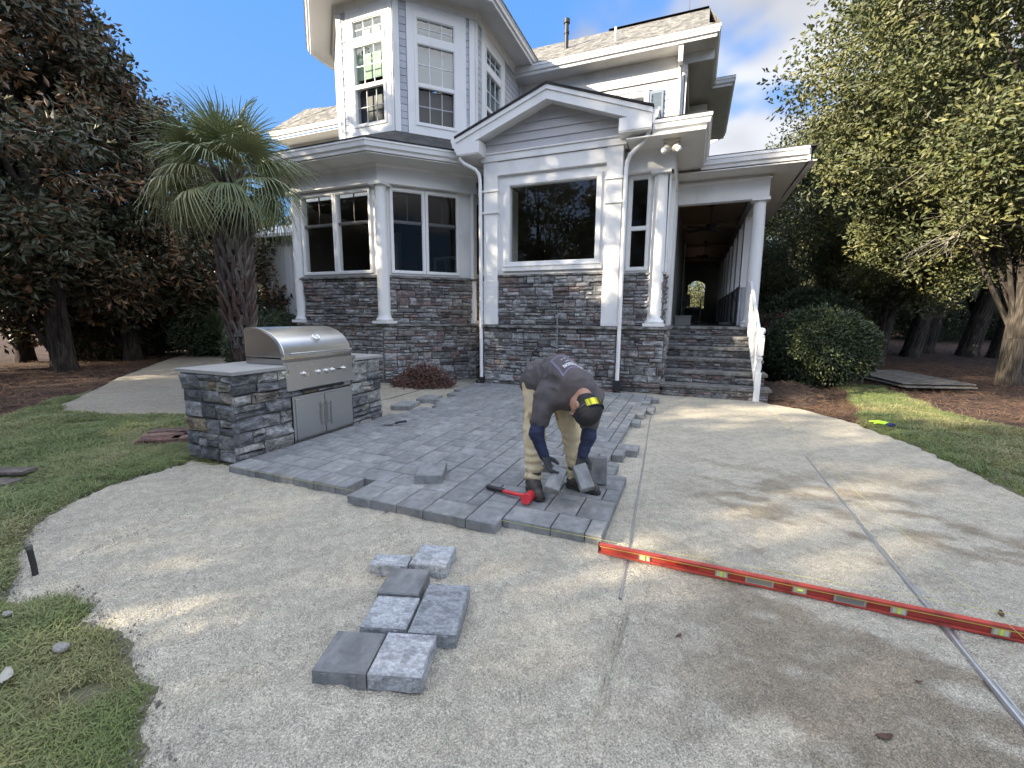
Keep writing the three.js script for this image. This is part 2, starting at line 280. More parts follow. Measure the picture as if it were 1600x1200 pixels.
// --- windows
function holed(f, U0, U1, Y0, Y1, holes, n0, n1) {       // board wall with openings side by side
  const g = []; const y0 = Math.min(...holes.map(h => h[2])), y1 = Math.max(...holes.map(h => h[3]));
  if (y0 > Y0) g.push(f(U0, U1, Y0, y0, n0, n1)); if (y1 < Y1) g.push(f(U0, U1, y1, Y1, n0, n1));
  let u = U0; for (const h of holes) { if (h[0] > u) g.push(f(u, h[0], y0, y1, n0, n1)); u = h[1]; } if (u < U1) g.push(f(u, U1, y0, y1, n0, n1));
  return g;
}
function windowUnit(f, u0, u1, rows, o = {}) {           // rows listed by their glass; frame around, rails between
  const { fw = 0.055, n = 0.0, proud = 0.03, depth = 0.05, parent = house, mat = M.white } = o;
  const y0 = rows[0].y0, y1 = rows[rows.length - 1].y1, g = [];
  g.push(f(u0 - fw, u0, y0 - fw, y1 + fw, n - depth, n + proud), f(u1, u1 + fw, y0 - fw, y1 + fw, n - depth, n + proud), f(u0, u1, y1, y1 + fw, n - depth, n + proud), f(u0, u1, y0 - fw, y0, n - depth, n + proud));
  // inner stop, stepped back
  for (const q of o.rail ? [{ y0, y1 }] : rows) { const e = 0.016, a = n - depth, b = n + proud - 0.016; g.push(f(u0, u0 + e, q.y0, q.y1, a, b), f(u1 - e, u1, q.y0, q.y1, a, b), f(u0 + e, u1 - e, q.y1 - e, q.y1, a, b), f(u0 + e, u1 - e, q.y0, q.y0 + e, a, b)); }
  if (!o.rail) for (let i = 0; i + 1 < rows.length; i++) g.push(f(u0, u1, rows[i].y1, rows[i + 1].y0, n - depth, n + (rows[i].railProud ?? proud - 0.012)));
  const w = part('window', g, mat, parent);
  if (o.rail) for (let i = 0; i + 1 < rows.length; i++) part('rail', [f(u0, u1, rows[i].y1, rows[i + 1].y0, n - depth, n - 0.012), f(u0, u1, rows[i].y1 + 0.018, rows[i + 1].y0 - 0.018, n - depth, n - 0.004)], o.rail, w);
  for (const q of rows) {
    const pn = n - 0.02 - (q.back ?? 0);
    const gl = tri(quad(...[[u0, q.y0], [u1, q.y0], [u1, q.y1], [u0, q.y1]].map(([u, y]) => f.pt(u, y, pn).toArray())));
    part('pane', gl, q.glass ?? M.glass, w);
    const bars = [], bw = 0.008; for (let c = 1; c < (q.cols ?? 1); c++) { const u = mix(u0, u1, c / q.cols); bars.push(f(u - bw, u + bw, q.y0, q.y1, pn - 0.012, pn + 0.01)); }
    for (let c = 1; c < (q.nrows ?? 1); c++) { const y = mix(q.y0, q.y1, c / q.nrows); bars.push(f(u0, u1, y - bw, y + bw, pn - 0.011, pn + 0.009)); }
    if (bars.length) part('muntin', bars, q.barMat ?? mat, w);
    if (q.shade) { const [t, m] = q.shade; part('shade_or_sky_sheet', f(u0, u1, mix(q.y1, q.y0, t), q.y1, pn - 0.11, pn - 0.1), m, w); }  // real shade on the left tower face, elsewhere a sheet coloured as reflected sky
    if (q.screen) part('insect_screen', f(u0, u1, q.y0, q.y1, pn - 0.09, pn - 0.085), M.screen, w);
  }
  return w;
}
// sunroom: paired tall windows over the stone, with a transom bar high in each
const GY0 = 2.31, GY1 = 3.89, BAR = 3.29;
const tallRows = () => [{ y0: GY0, y1: BAR - 0.03, barMat: M.black }, { y0: BAR + 0.03, y1: GY1, cols: 2, barMat: M.black, back: 0.03 }];
{
  const n = -0.07, railM = std({ rgb: [0.09, 0.09, 0.095], roughness: 0.6 });
  const abH = [[0.165, 1.0, GY0, GY1], [1.1, 1.935, GY0, GY1]], bcH = [[0.27, 0.885, GY0, GY1], [0.985, 1.62, GY0, GY1]], cdH = [[0.16, 0.75, GY0, GY1], [0.85, 1.45, GY0, GY1]], haH = [[0.25, 0.85, GY0, GY1], [0.98, 1.6, GY0, GY1]];
  const fr = [[fAB, abH], [fBC, bcH], [fCD, cdH], [fHA, haH]];
  const boards = []; for (const [f, h] of fr) boards.push(...holed(f, 0.0, f.L, 2.2, 4.02, h, n - 0.11, n - 0.012));
  hp('sunroom_wall', boards, M.white);
  for (const [f, h] of fr) for (const q of h) windowUnit(f, q[0], q[1], tallRows().map(x => ({ ...x })), { n, fw: 0.045, rail: railM });
  // frieze, soffit, gutter
  hp('frieze_board', sweep([[-0.2, 3.975], [0.075, 3.975], [0.075, 4.0], [0.06, 4.0], [0.06, 4.27], [0.1, 4.32], [-0.2, 4.32]], octPath), M.white);
  hp('soffit', sweep([[-0.2, 4.322], [0.6, 4.322], [0.6, 4.345], [-0.2, 4.345]], octPath), M.soffit);
}
const gutterProfile = (n, y, s = 1) => [[n, y], [n, y - 0.2 * s], [n + 0.035, y - 0.2 * s], [n + 0.045, y - 0.15 * s], [n + 0.085, y - 0.13 * s], [n + 0.1, y - 0.055 * s], [n + 0.115, y - 0.05 * s], [n + 0.118, y - 0.002]];
hp('gutter', sweep(gutterProfile(0.6, 4.55), octPath), M.gutter);
// round columns standing on the ledge
function column(x, z, y0, y1, r, name = 'column') {
  const h = y1 - y0, s = [[0, 0], [r * 1.32, 0], [r * 1.36, 0.03], [r * 1.3, 0.055], [r * 1.14, 0.07], [r * 1.06, 0.1], [r, 0.15], [r * 1.0, h * 0.35], [r * 0.95, h * 0.7], [r * 0.86, h - 0.12], [r * 0.93, h - 0.115], [r * 0.93, h - 0.1], [r * 0.86, h - 0.095], [r * 0.86, h - 0.06], [r * 1.1, h - 0.03], [0, h - 0.03]];
  const g = lathe(s, x, y0 + 0.05, z, 28), q = r * 1.42;
  const c = hp(name, g, M.white); part('plinth', box(x - q, x + q, y0, y0 + 0.055, z - q, z + q), M.white, c); part('capital', box(x - q * 0.9, x + q * 0.9, y1 - 0.03, y1 + 0.03, z - q * 0.9, z + q * 0.9), M.white, c); return c;
}
{
  const k = 0.03, off = (p, d) => [p[0] + d[0], p[1] + d[1]];
  const cA = off(A, [-0.03, -0.06]), cB = off(B, [0.02, -0.04]), cC = off(C, [-0.06, -0.03]);
  column(cA[0], cA[1], 1.235, 3.96, 0.11); column(cB[0], cB[1], 1.235, 3.96, 0.125); column(-0.665, WZ - 0.1, 1.235, 3.9, 0.13);
  const c = hp('column', [fCD(-0.09, 0.05, 2.2, 3.97, -0.06, 0.005)], M.white); part('plinth', [cyl(0.07, 0.065, 1.29, 2.17, cC[0], cC[1], 16), box(cC[0] - 0.09, cC[0] + 0.09, 1.235, 1.3, cC[1] - 0.09, cC[1] + 0.09)], M.white, c);
}

// --- gabled bump-out
{
  const f = fBump, L = f.L, g0 = 0.51, g1 = 2.2, wy0 = 2.43, wy1 = 3.855;
  hp('bump_out_wall', [...holed(f, 0.28, L - 0.27, 2.2, 4.3, [[g0, g1, wy0, wy1]], -0.2, -0.055), fBumpL(0, fBumpL.L - 0.02, 1.24, 4.4, -0.15, -0.02), fBumpR(0.02, fBumpR.L, 1.24, 4.4, -0.12, -0.02)], M.white);
  windowUnit(f, g0, g1, [{ y0: wy0, y1: wy1, glass: M.glassPic }], { fw: 0.075, n: -0.05, proud: 0.035, depth: 0.09 });
  hp('window_casing', [f(g0 - 0.125, g1 + 0.125, wy0 - 0.16, wy0 - 0.078, -0.06, 0.005), f(g0 - 0.11, g1 + 0.11, wy0 - 0.078, wy0 - 0.06, -0.06, 0.02)], M.white);
  for (const [a, b] of [[0, 0.29], [L - 0.275, L]]) {
    hp('pilaster', [f(a, b, 1.238, 4.3, -0.1, 0.025)], M.white);
    hp('pilaster_base', [f(a - 0.012, b + 0.012, 2.07, 2.085, -0.08, 0.034), f(a - 0.008, b + 0.008, 1.24, 2.07, -0.08, 0.032)], M.white); hp('pilaster_band', f(a - 0.02, b + 0.02, 3.36, 3.40, -0.08, 0.05), M.white); hp('pilaster_band', f(a - 0.02, b + 0.02, 3.76, 3.80, -0.08, 0.05), M.white);
  }
  hp('header_board', f(0.29, L - 0.275, 4.05, 4.29, -0.1, 0.018), M.white);
  hp('frieze_board', [f(-0.05, L + 0.05, 4.3, 4.42, -0.2, 0.05), f(-0.07, L + 0.07, 4.42, 4.445, -0.2, 0.075)], M.white);
  // lapped boards of the gable end, each its own board
  const cx = L / 2, eh = 4.56, pk = 5.2, hw = 1.62;
  for (let k = 0; k < 5; k++) {
    const y0 = 4.445 + k * 0.15, y1 = y0 + 0.15, w = (y) => Math.min(L / 2 + 0.06, hw * (pk - y) / (pk - eh)); if (w(y0) < 0.03) break;
    const w0 = w(y0), w1 = Math.max(0.005, w(y1));
    const P = (u, y, n) => f.pt(cx + u, y, n).toArray();
    hp('gable_board', tri([...quad(P(-w0, y0, 0.035), P(w0, y0, 0.035), P(w1, y1, 0.012), P(-w1, y1, 0.012)), ...quad(P(-w0, y0, -0.05), P(w0, y0, -0.05), P(w0, y0, 0.035), P(-w0, y0, 0.035)), ...quad(P(-w1, y1, -0.05), P(-w0, y0, -0.05), P(-w0, y0, 0.035), P(-w1, y1, 0.012)), ...quad(P(w0, y0, -0.05), P(w1, y1, -0.05), P(w1, y1, 0.012), P(w0, y0, 0.035))]), M.greySiding);
  }
  // roof slopes, rakes, soffits and returns
  const xl = -4.34, xr = -0.80, xm = (xl + xr) / 2, ye = 4.72, yp = 5.36, zf = -7.83, zb = -12.3;
  hp('bump_out_roof', [slab([[xl - 0.02, ye, zf + 0.03], [xm, yp, zf + 0.03], [xm, yp, zb], [xl - 0.02, ye, zb]].map(p => p), 0.035), slab([[xm, yp, zf + 0.03], [xr + 0.02, ye, zf + 0.03], [xr + 0.02, ye, zb], [xm, yp, zb]], 0.035)], M.roofShaded);
  const rake = (x0, y0, x1, y1, t, d, z0, z1) => { const q = [[x0, y0], [x1, y1], [x1, y1 - d], [x0, y0 - d]].map(([x, y]) => [x, y - t]); const F = q.map(([x, y]) => [x, y, z1]), K = q.map(([x, y]) => [x, y, z0]); const w = x1 > x0; return tri([...quad(F[3], F[2], F[1], F[0]), ...quad(K[0], K[1], K[2], K[3]), ...quad(F[0], F[1], K[1], K[0]), ...quad(F[2], F[3], K[3], K[2]), ...quad(F[1], F[2], K[2], K[1]), ...quad(F[3], F[0], K[0], K[3])]); };
  for (const [x0, x1] of [[xl, xm], [xr, xm]]) {
    hp('rake_board', [rake(x0, ye, x1, yp, 0.035, 0.075, zf - 0.05, zf + 0.012), rake(x0, ye, x1, yp, 0.11, 0.15, zf - 0.05, zf - 0.01)], M.white);
    hp('soffit', rake(x0, ye, x1, yp, 0.2, 0.02, BZ - 0.1, zf - 0.05), M.white);
  }
  // boxed eave returns at both corners
  for (const [x0, x1] of [[xl, -3.86], [-1.32, xr]]) {
    const L0 = [[x0, 4.42, zf - 0.005], [x1, 4.42, zf - 0.005]];
    hp('eave_return', [box(x0, x1, 4.38, 4.40, BZ - 0.9, zf - 0.02), box(x0, x1, 4.40, 4.60, zf - 0.06, zf - 0.009), box(x0 === xl ? x1 - 0.02 : x0, x0 === xl ? x1 : x0 + 0.02, 4.40, 4.62, BZ, zf - 0.06)], M.white);
  }
  hp('gutter', sweep(gutterProfile(0, 4.69, 1.15), [[xr, zf - 0.02], [xr, -10.5]]), M.gutter); hp('gutter', [sweep(gutterProfile(0, 4.69, 1.15), [[xl, -9.6], [xl, zf - 0.02]]), box(xl, xl + 0.03, 4.42, 4.68, -9.6, zf - 0.03), box(xr - 0.03, xr, 4.42, 4.68, -10.4, zf - 0.03)], M.gutter);
  // downspouts
  const spout = (pts, yb) => { const r = 0.036; return [tube(pts, r, 10, false, 40)]; };
  const ds1 = hp('downspout', spout([[-0.82, 4.5, -7.95], [-0.84, 4.38, -7.96], [-0.95, 4.24, -8.02], [-1.13, 4.12, -8.08], [-1.2, 3.98, -8.1], [-1.21, 3.6, -8.1], [-1.21, 0.22, -8.1]]), M.gutter);
  part('downspout_boot', [box(-1.27, -1.15, 0.0, 0.26, -8.16, -8.04), tube([[-1.21, 0.06, -8.1], [-1.21, 0.03, -7.98]], 0.05, 10)], M.black, ds1);
  const ds2 = hp('downspout', spout([[-4.3, 4.45, -7.9], [-4.28, 4.3, -7.92], [-4.14, 4.22, -7.98], [-4.0, 4.14, -8.06], [-3.965, 4.0, -8.09], [-3.96, 3.6, -8.1], [-3.95, 0.16, -8.1]]), M.gutter);
  part('downspout_boot', [box(-4.01, -3.89, 0.0, 0.17, -8.16, -8.04), tube([[-3.95, 0.07, -8.1], [-4.02, 0.07, -8.02]], 0.045, 10)], M.black, ds2);
}

// --- right-hand wing: narrow window, corner, roof
{
  const f = fWing, u0 = 0.105, u1 = 0.4;
  hp('wing_wall', [...holed(f, 0, f.L - 0.03, 2.2, 3.92, [[u0, u1, 2.3, 3.86]], -0.25, -0.13), f(0, f.L, 3.92, 4.28, -0.25, 0.02), f(f.L - 0.16, f.L - 0.03, 2.2, 3.92, -0.14, -0.1)], M.white);
  windowUnit(f, u0, u1, [{ y0: 2.3, y1: 2.98 }, { y0: 3.02, y1: 3.86 }], { n: -0.13, fw: 0.05 });
  hp('wing_wall', [fWingS(0.0, fWingS.L, 3.92, 4.28, -0.2, 0.02), fWingS(0.62, 0.9, 1.24, 3.92, -0.2, 0.02), fWingS(1.5, 1.95, 1.235, 3.92, -0.2, 0.03), fWingS(0.1, 0.66, 2.18, 3.92, -0.2, -0.06), fWingS(0.9, 1.5, 1.235, 3.92, -0.2, -0.05)], M.white);
  hp('soffit', [box(-1.2, 0.0, 4.28, 4.30, -10.4, -7.9)], M.soffit);
  hp('gutter', [sweep(gutterProfile(0, 4.5), [[-0.79, -7.97], [-0.03, -7.97], [-0.03, -9.98]])], M.gutter);
  hp('wing_roof', [slab([[-0.82, 4.53, -7.88], [0.07, 4.53, -7.88], [-0.5, 5.5, -12.5], [-0.82, 5.5, -12.5]], 0.03), slab([[-4.2, 4.72, -8.6], [-0.82, 4.72, -8.6], [-0.82, 5.5, -12.5], [-4.2, 5.5, -12.5]], 0.03), slab([[0.07, 4.53, -7.88], [0.07, 4.53, -17], [-0.5, 5.5, -17], [-0.5, 5.5, -12.5]], 0.03)], M.roofShaded);
}

// --- side porch running back along the house
{
  hp('porch_beam', [box(-0.45, 1.24, 3.74, 4.1, -10.55, -10.36), box(-0.45, 1.27, 4.1, 4.14, -10.57, -10.33), box(1.02, 1.235, 3.74, 4.1, -25, -10.56)], M.white);
  hp('porch_soffit', [box(-0.5, 1.88, 4.2, 4.22, -26, -9.84)], M.soffit);
  hp('frieze_board', [box(-0.46, 1.22, 4.1, 4.2, -10.5, -10.4)], M.white);
  hp('gutter', [sweep(gutterProfile(0, 4.44), [[-0.04, -9.86], [1.74, -9.86]]), ], M.gutter);
  hp('fascia_board', [box(1.74, 1.77, 4.2, 4.42, -26, -9.8)], M.white);
  hp('porch_roof', [slab([[0.0, 4.46, -9.76], [1.86, 4.46, -9.76], [-0.45, 5.0, -12.2], [-0.5, 5.0, -12.2]], 0.03), slab([[1.86, 4.46, -9.76], [1.86, 4.46, -26], [-0.45, 5.0, -26], [-0.45, 5.0, -12.2]], 0.03)], M.roofShaded);
  column(1.1, -10.45, 1.22, 3.73, 0.125, 'porch_column');
  for (let k = 0; k < 8; k++) { const z = -12.3 - k * 1.55; hp('porch_column', [box(1.0, 1.2, 1.22, 3.74, z - 0.16, z + 0.16)], M.white); }
  const woodT = tex(256, [1.2, 1.2], (u, v) => { const p = v * 12, k = Math.floor(p); const e = (p - k) < 0.1 ? 0.35 : 1; const g = 0.75 + 0.3 * (fbm(u * 3, v * 96, 3, 8 + k, 0) - 0.5); return [0.72 * g * e, 0.58 * g * e, 0.38 * g * e]; });
  hp('porch_ceiling', box(-0.45, 1.02, 4.08, 4.1, -25, -10.6), std({ map: woodT, roughness: 0.45, bumpMap: woodT, bumpScale: 0.004 }));
  for (const z of [-14.5, -18.5]) hp('ceiling_trim', box(-0.45, 1.02, 4.0, 4.08, z - 0.06, z + 0.06), std({ rgb: [0.28, 0.20, 0.11], roughness: 0.5 }));
  hp('porch_floor', box(-0.45, 1.3, 1.05, 1.205, -25, -10.42), std({ rgb: [0.26, 0.255, 0.25], roughness: 0.7, map: rockT }));
  const hw = hp('porch_half_wall', box(1.05, 1.15, 1.2, 2.12, -25, -12.1), M.greySiding); part('wall_cap', box(1.0, 1.2, 2.12, 2.16, -25, -12.08), M.white, hw);
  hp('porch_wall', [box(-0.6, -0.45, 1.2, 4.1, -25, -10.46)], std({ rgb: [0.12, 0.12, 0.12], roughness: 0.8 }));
  // end wall with an arched opening
  const sh = new THREE.Shape(); sh.moveTo(-0.6, 1.2); sh.lineTo(1.3, 1.2); sh.lineTo(1.3, 4.1); sh.lineTo(-0.6, 4.1); sh.closePath();
  const hole = new THREE.Path(); hole.moveTo(-0.33, 1.85); hole.lineTo(-0.33, 3.0); hole.quadraticCurveTo(0.03, 3.42, 0.46, 3.05); hole.lineTo(0.46, 1.85); hole.closePath(); sh.holes.push(hole);
  const eg = new THREE.ExtrudeGeometry(sh, { depth: 0.15, bevelEnabled: false }); eg.translate(0, 0, -24.6); hp('porch_end_wall', boxuv(eg.toNonIndexed()), std({ rgb: [0.30, 0.29, 0.27] }));
}

// --- octagonal tower above the sunroom
const tA = [-7.45, -8.3], tB = [-6.03, -8.3], tC = [-4.8, -9.53], tD = [-4.8, -12.4], tH = [-8.75, -9.6], tG = [-8.75, -12.4];
const towerPath = [tG, tH, tA, tB, tC, tD];
{
  const F = [frame(...tG, ...tH), frame(...tH, ...tA), frame(...tA, ...tB), frame(...tB, ...tC), frame(...tC, ...tD)], Y0 = 4.95, Y1 = 7.86;
  const shadeM = std({ rgb: [0.36, 0.44, 0.34], roughness: 0.9 }), skyTint = std({ rgb: [0.13, 0.17, 0.20], roughness: 0.9 });  // blue-grey sheet: sky reflection in the other tower panes put into colour
  const wn = [[F[2], 0.45, 1.2, 0.26, 1.38], [F[3], 0.48, 1.28, 0.27, 1.54], [F[4], 0.52, 1.38, 0.3, 1.62]];
  const shR = rng(31), sg = [[], [], []];
  F.forEach((f, i) => {
    const w = wn.find(q => q[0] === f);
    if (!w) { hp('tower_wall', f(0, f.L, Y0, Y1, -0.15, 0), M.shingleB); return; }
    hp('tower_wall', holed(f, 0, f.L, Y0, Y1, [[w[1], w[2], 5.45, 7.46]], -0.15, 0), M.shingleB);
    hp('window_casing', holed(f, w[3], w[4], 5.02, 7.7, [[w[1] - 0.05, w[2] + 0.05, 5.4, 7.51]], -0.02, 0.045), M.white);
    hp('corner_board', f(0.0, 0.12, Y0, Y1 - 0.16, -0.02, 0.035), M.white); hp('corner_board', f(f.L - 0.12, f.L, Y0, Y1 - 0.16, -0.02, 0.033), M.white);
    windowUnit(f, w[1], w[2], [{ y0: 5.45, y1: 6.17, cols: 3, nrows: 2, back: 0.04, screen: true, barMat: M.greySiding }, { y0: 6.22, y1: 6.98, cols: 3, nrows: 2, shade: i === 2 ? [0.78, shadeM] : [1, skyTint], glass: M.glassHi, railProud: 0.025 }, { y0: 7.13, y1: 7.46, cols: 3, nrows: 2, shade: i === 2 ? [1, std({ rgb: [0.22, 0.25, 0.25] })] : [1, skyTint], glass: M.glassHi }].reverse().reverse(), { n: 0.03 });
    // shingles of the side strips, each its own piece
    for (const [a, b] of [[0.125, w[3] - 0.004], [w[4] + 0.004, f.L - 0.124]]) { if (b - a < 0.03) continue; const rows = 20, ch = (Y1 - 0.17 - Y0) / rows; for (let k = 0; k < rows; k++) { let u = a; while (u < b - 0.004) { let l = mix(0.10, 0.22, shR()); if (b - u - l < 0.05) l = b - u; const y = Y0 + k * ch, g = new THREE.BoxGeometry(l - 0.006, ch - 0.004, 0.02); g.rotateX(-0.06); g.translate(u + l / 2, y + ch / 2, 0.006 + shR() * 0.004); sg[Math.floor(shR() * 3)].push(boxuv(g).applyMatrix4(f.M)); u += l; } } }
    { const rows = 2; for (let u = w[3]; u < w[4] - 0.03; u += 0.16) { const g = new THREE.BoxGeometry(Math.min(0.155, w[4] - u), 0.13, 0.02); g.translate(Math.min(u + 0.0775, (u + w[4]) / 2), 7.77, 0.008); if (i !== 2) sg[Math.floor(shR() * 3)].push(boxuv(g).applyMatrix4(f.M)); } }
  });
  let cnt = 0; sg.forEach((l, k) => l.forEach(g => { if (cnt < 285) hp('wall_shingle' + (cnt ? '_' + String(cnt).padStart(3, '0') : ''), g, [M.shingleA, M.shingleB, M.shingleC][k]); cnt++; }));
  console.log('tower shingles', cnt);
  hp('tower_frieze', sweep([[-0.1, 7.7], [0.05, 7.7], [0.05, 7.82], [0.09, 7.86], [-0.1, 7.86]], towerPath), M.soffit);
  hp('soffit', sweep([[-0.1, 7.862], [0.5, 7.862], [0.5, 7.88], [-0.1, 7.88]], towerPath), M.soffit);
  hp('gutter', sweep(gutterProfile(0.5, 8.02, 0.95), towerPath), M.gutter);
  const out = (n, y) => { const pr = sweepRing(towerPath, n); return pr.map(p => [p[0], y, p[1]]); };
  const e = out(0.63, 8.03), ap = [-6.8, 9.2, -11.0];
  const rf = []; for (let i = 0; i + 1 < e.length; i++) rf.push(slab([e[i], e[i + 1], ap], 0.03)); rf.push(slab([e[5], e[0], ap], 0.03));
  hp('tower_roof', rf, M.roof);
  // sunroom roof from gutter up to the tower
  const lo = sweepRing(octPath, 0.72).map(p => [p[0], 4.56, p[1]]), up = [tH, tA, tB, tC, tD].map(p => [p[0], 5.24, p[1]]);
  const sr = []; for (let i = 0; i < 4; i++) sr.push(slab([lo[i], lo[i + 1], up[i + 1], up[i]], 0.03)); hp('sunroom_roof', sr, M.roofShaded);
  // rooms behind the glass: floor, ceiling, back wall
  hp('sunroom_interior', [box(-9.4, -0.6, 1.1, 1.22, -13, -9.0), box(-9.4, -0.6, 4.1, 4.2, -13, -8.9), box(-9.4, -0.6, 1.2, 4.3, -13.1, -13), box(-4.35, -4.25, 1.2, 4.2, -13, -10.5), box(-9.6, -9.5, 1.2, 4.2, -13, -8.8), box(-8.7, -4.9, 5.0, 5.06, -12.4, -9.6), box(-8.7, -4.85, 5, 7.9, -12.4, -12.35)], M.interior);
  const d = hp('interior_door', [box(-8.05, -7.95, 1.22, 3.3, -12.99, -12.93), box(-7.25, -7.15, 1.22, 3.3, -12.99, -12.93), box(-7.95, -7.25, 3.2, 3.3, -12.99, -12.93), box(-7.62, -7.58, 1.22, 3.2, -12.99, -12.95), box(-7.95, -7.25, 2.1, 2.14, -12.99, -12.95)], M.white);
}
function sweepRing(path, n) {
  const ns = []; for (let i = 0; i + 1 < path.length; i++) { const a = path[i], b = path[i + 1], L = Math.hypot(b[0] - a[0], b[1] - a[1]); ns.push([-(b[1] - a[1]) / L, (b[0] - a[0]) / L]); }
  return path.map((p, i) => { const n1 = ns[i - 1] ?? ns[i], n2 = ns[i] ?? ns[i - 1], k = 1 + n1[0] * n2[0] + n1[1] * n2[1]; return [p[0] + (n1[0] + n2[0]) / k * n, p[1] + (n1[1] + n2[1]) / k * n]; });
}

// --- main block behind: shingled wall, window with shutter, long gutter, roof
{
  const f = frame(-4.8, -12.4, -0.54, -12.4), fs = frame(-0.54, -12.4, -0.54, -18);
  const wx0 = 2.85, wx1 = 3.33;
  hp('upper_wall', [...holed(f, 0, f.L, 4.9, 7.42, [[wx0, wx1, 6.0, 6.88]], -0.2, -0.012), fs(0, fs.L, 4.9, 7.42, -0.2, 0)], M.shingleB);
  const r = rng(5), G = []; const ch = 0.145;
  for (let y = 5.55; y < 7.1; y += ch) { let u = 1.7; while (u < f.L - 0.13) { let l = mix(0.11, 0.30, r()); if (f.L - 0.13 - u - l < 0.06) l = f.L - 0.13 - u; const a = u, b = u + l; u += l; if (b > wx0 - 0.1 && a < wx1 + 0.1 && y < 6.97 && y + ch > 5.9) continue; const g = new THREE.BoxGeometry(l - 0.008, ch - 0.003, 0.022); g.rotateX(-0.07); g.translate((a + b) / 2, y + ch / 2 + (r() - 0.5) * 0.012, 0.006); G.push([boxuv(g).applyMatrix4(f.M), Math.floor(r() * 3)]); } }
  G.forEach(([g, k], i) => hp('upper_shingle' + (i ? '_' + String(i).padStart(3, '0') : ''), g, [M.shingleA, M.shingleB, M.shingleC][k])); console.log('upper shingles', G.length);
  hp('corner_board', [f(f.L - 0.13, f.L, 4.95, 7.4, -0.02, 0.035), fs(-0.035, 0.12, 4.95, 7.4, -0.02, 0.035)], M.white);
  hp('frieze_board', [f(0, f.L, 7.16, 7.44, -0.05, 0.05), fs(0, fs.L, 7.16, 7.44, -0.05, 0.05)], M.soffit);
  hp('window_casing', holed(f, wx0 - 0.1, wx1 + 0.1, 5.9, 6.98, [[wx0 - 0.03, wx1 + 0.03, 5.97, 6.91]], -0.02, 0.03), M.white);
  windowUnit(f, wx0, wx1, [{ y0: 6.0, y1: 6.42, cols: 2, nrows: 2 }, { y0: 6.46, y1: 6.88, cols: 2, nrows: 2, glass: M.glassHi }], { fw: 0.03 });
  const shM = std({ rgb: [0.17, 0.22, 0.28], roughness: 0.6 });
  const sh = hp('shutter', [f(3.46, 3.5, 5.9, 6.95, 0.0, 0.06), f(3.74, 3.78, 5.9, 6.95, 0.0, 0.06), f(3.5, 3.74, 6.88, 6.95, 0.0, 0.06), f(3.5, 3.74, 5.9, 5.97, 0.0, 0.06)], shM);
  for (let k = 0; k < 11; k++) { const g = new THREE.BoxGeometry(0.24, 0.085, 0.014); g.rotateX(0.5); g.translate(3.62, 6.01 + k * 0.083, 0.03); part('slat' + (k ? '_' + String(k).padStart(3, '0') : ''), boxuv(g).applyMatrix4(f.M), shM, sh); }
  hp('soffit', [box(-4.9, 0.1, 7.66, 7.68, -12.5, -11.9), box(-0.6, 0.1, 7.66, 7.68, -18.5, -12.4), box(0.1, 0.6, 7.66, 7.68, -18.3, -14.4), f(0, f.L + 0.62, 7.44, 7.66, -0.03, 0.02)], M.soffit);
  hp('gutter', [sweep(gutterProfile(0, 7.86, 1.05), [[-5.2, -11.92], [0.06, -11.92], [0.06, -14.4], [0.55, -14.4], [0.55, -18.2], [-0.1, -18.9]])], M.gutter);
  hp('main_roof', [slab([[-9, 7.88, -11.82], [0.17, 7.88, -11.82], [-0.08, 8.02, -12.0], [-0.1, 9.62, -14.25], [-9, 9.62, -14.25]], 0.04), slab([[-0.1, 9.62, -14.25], [0.17, 7.88, -18], [-9, 7.88, -18], [-9, 9.62, -14.25]], 0.04), slab([[0.17, 7.88, -11.82], [0.17, 7.88, -18], [-0.1, 9.62, -14.25]], 0.03), slab([[0.17, 7.88, -14.3], [0.66, 7.88, -14.3], [0.66, 7.88, -18.3], [0.17, 7.88, -18.3]], 0.03)], M.roof);
  hp('ridge_cap', [tri([...quad([-2.8, 9.61, -14.13], [-0.12, 9.61, -14.13], [-0.12, 9.68, -14.25], [-2.8, 9.68, -14.25]), ...quad([-2.8, 9.68, -14.25], [-0.12, 9.68, -14.25], [-0.12, 9.61, -14.37], [-2.8, 9.61, -14.37])])], M.roofShaded);
  hp('rear_roof', [slab([[-9, 9.0, -14.5], [-3.6, 9.0, -14.5], [-5.4, 10.3, -16.5], [-9, 10.3, -16.5]], 0.04), slab([[-3.6, 9.0, -14.5], [-3.6, 9.0, -18], [-5.4, 10.3, -16.5]], 0.04)], M.roof);
  const roofY = (z) => 7.88 + (-11.82 - z) * (9.62 - 7.88) / (14.25 - 11.82);
  const vz = -12.9, vy = roofY(vz); const v1 = hp('vent_pipe', [cyl(0.055, 0.055, vy - 0.1, vy + 0.62, -3.68, vz), cyl(0.085, 0.08, vy + 0.62, vy + 0.72, -3.68, vz), cyl(0.07, 0.07, vy + 0.36, vy + 0.42, -3.68, vz)], M.black);
  const v2z = -12.35, v2y = roofY(v2z); hp('vent_pipe', [cyl(0.028, 0.028, v2y - 0.1, v2y + 0.32, -2.25, v2z)], M.soffit);
  hp('lightning_rod', [cyl(0.008, 0.004, 9.6, 10.5, -0.62, -14.25, 6)], M.black);
  // downspout at the corner
  hp('downspout', [box(-0.70, -0.6, 7.3, 7.66, -12.3, -11.92), tube([[-0.65, 7.45, -12.05], [-0.65, 7.2, -12.25], [-0.65, 7.05, -12.31], [-0.65, 6.5, -12.31], [-0.65, 5.3, -12.31]], 0.045, 10)], M.gutter);
  // side window under the eave and closing walls
  hp('rear_wall', [box(-0.54, 0.0, 4.9, 7.5, -18, -14.9), box(-4.9, -0.4, 1.2, 7.4, -18.2, -18)], M.cream);
  hp('side_window', [box(-0.53, -0.5, 6.1, 6.9, -13.4, -12.9)], M.screen);
}
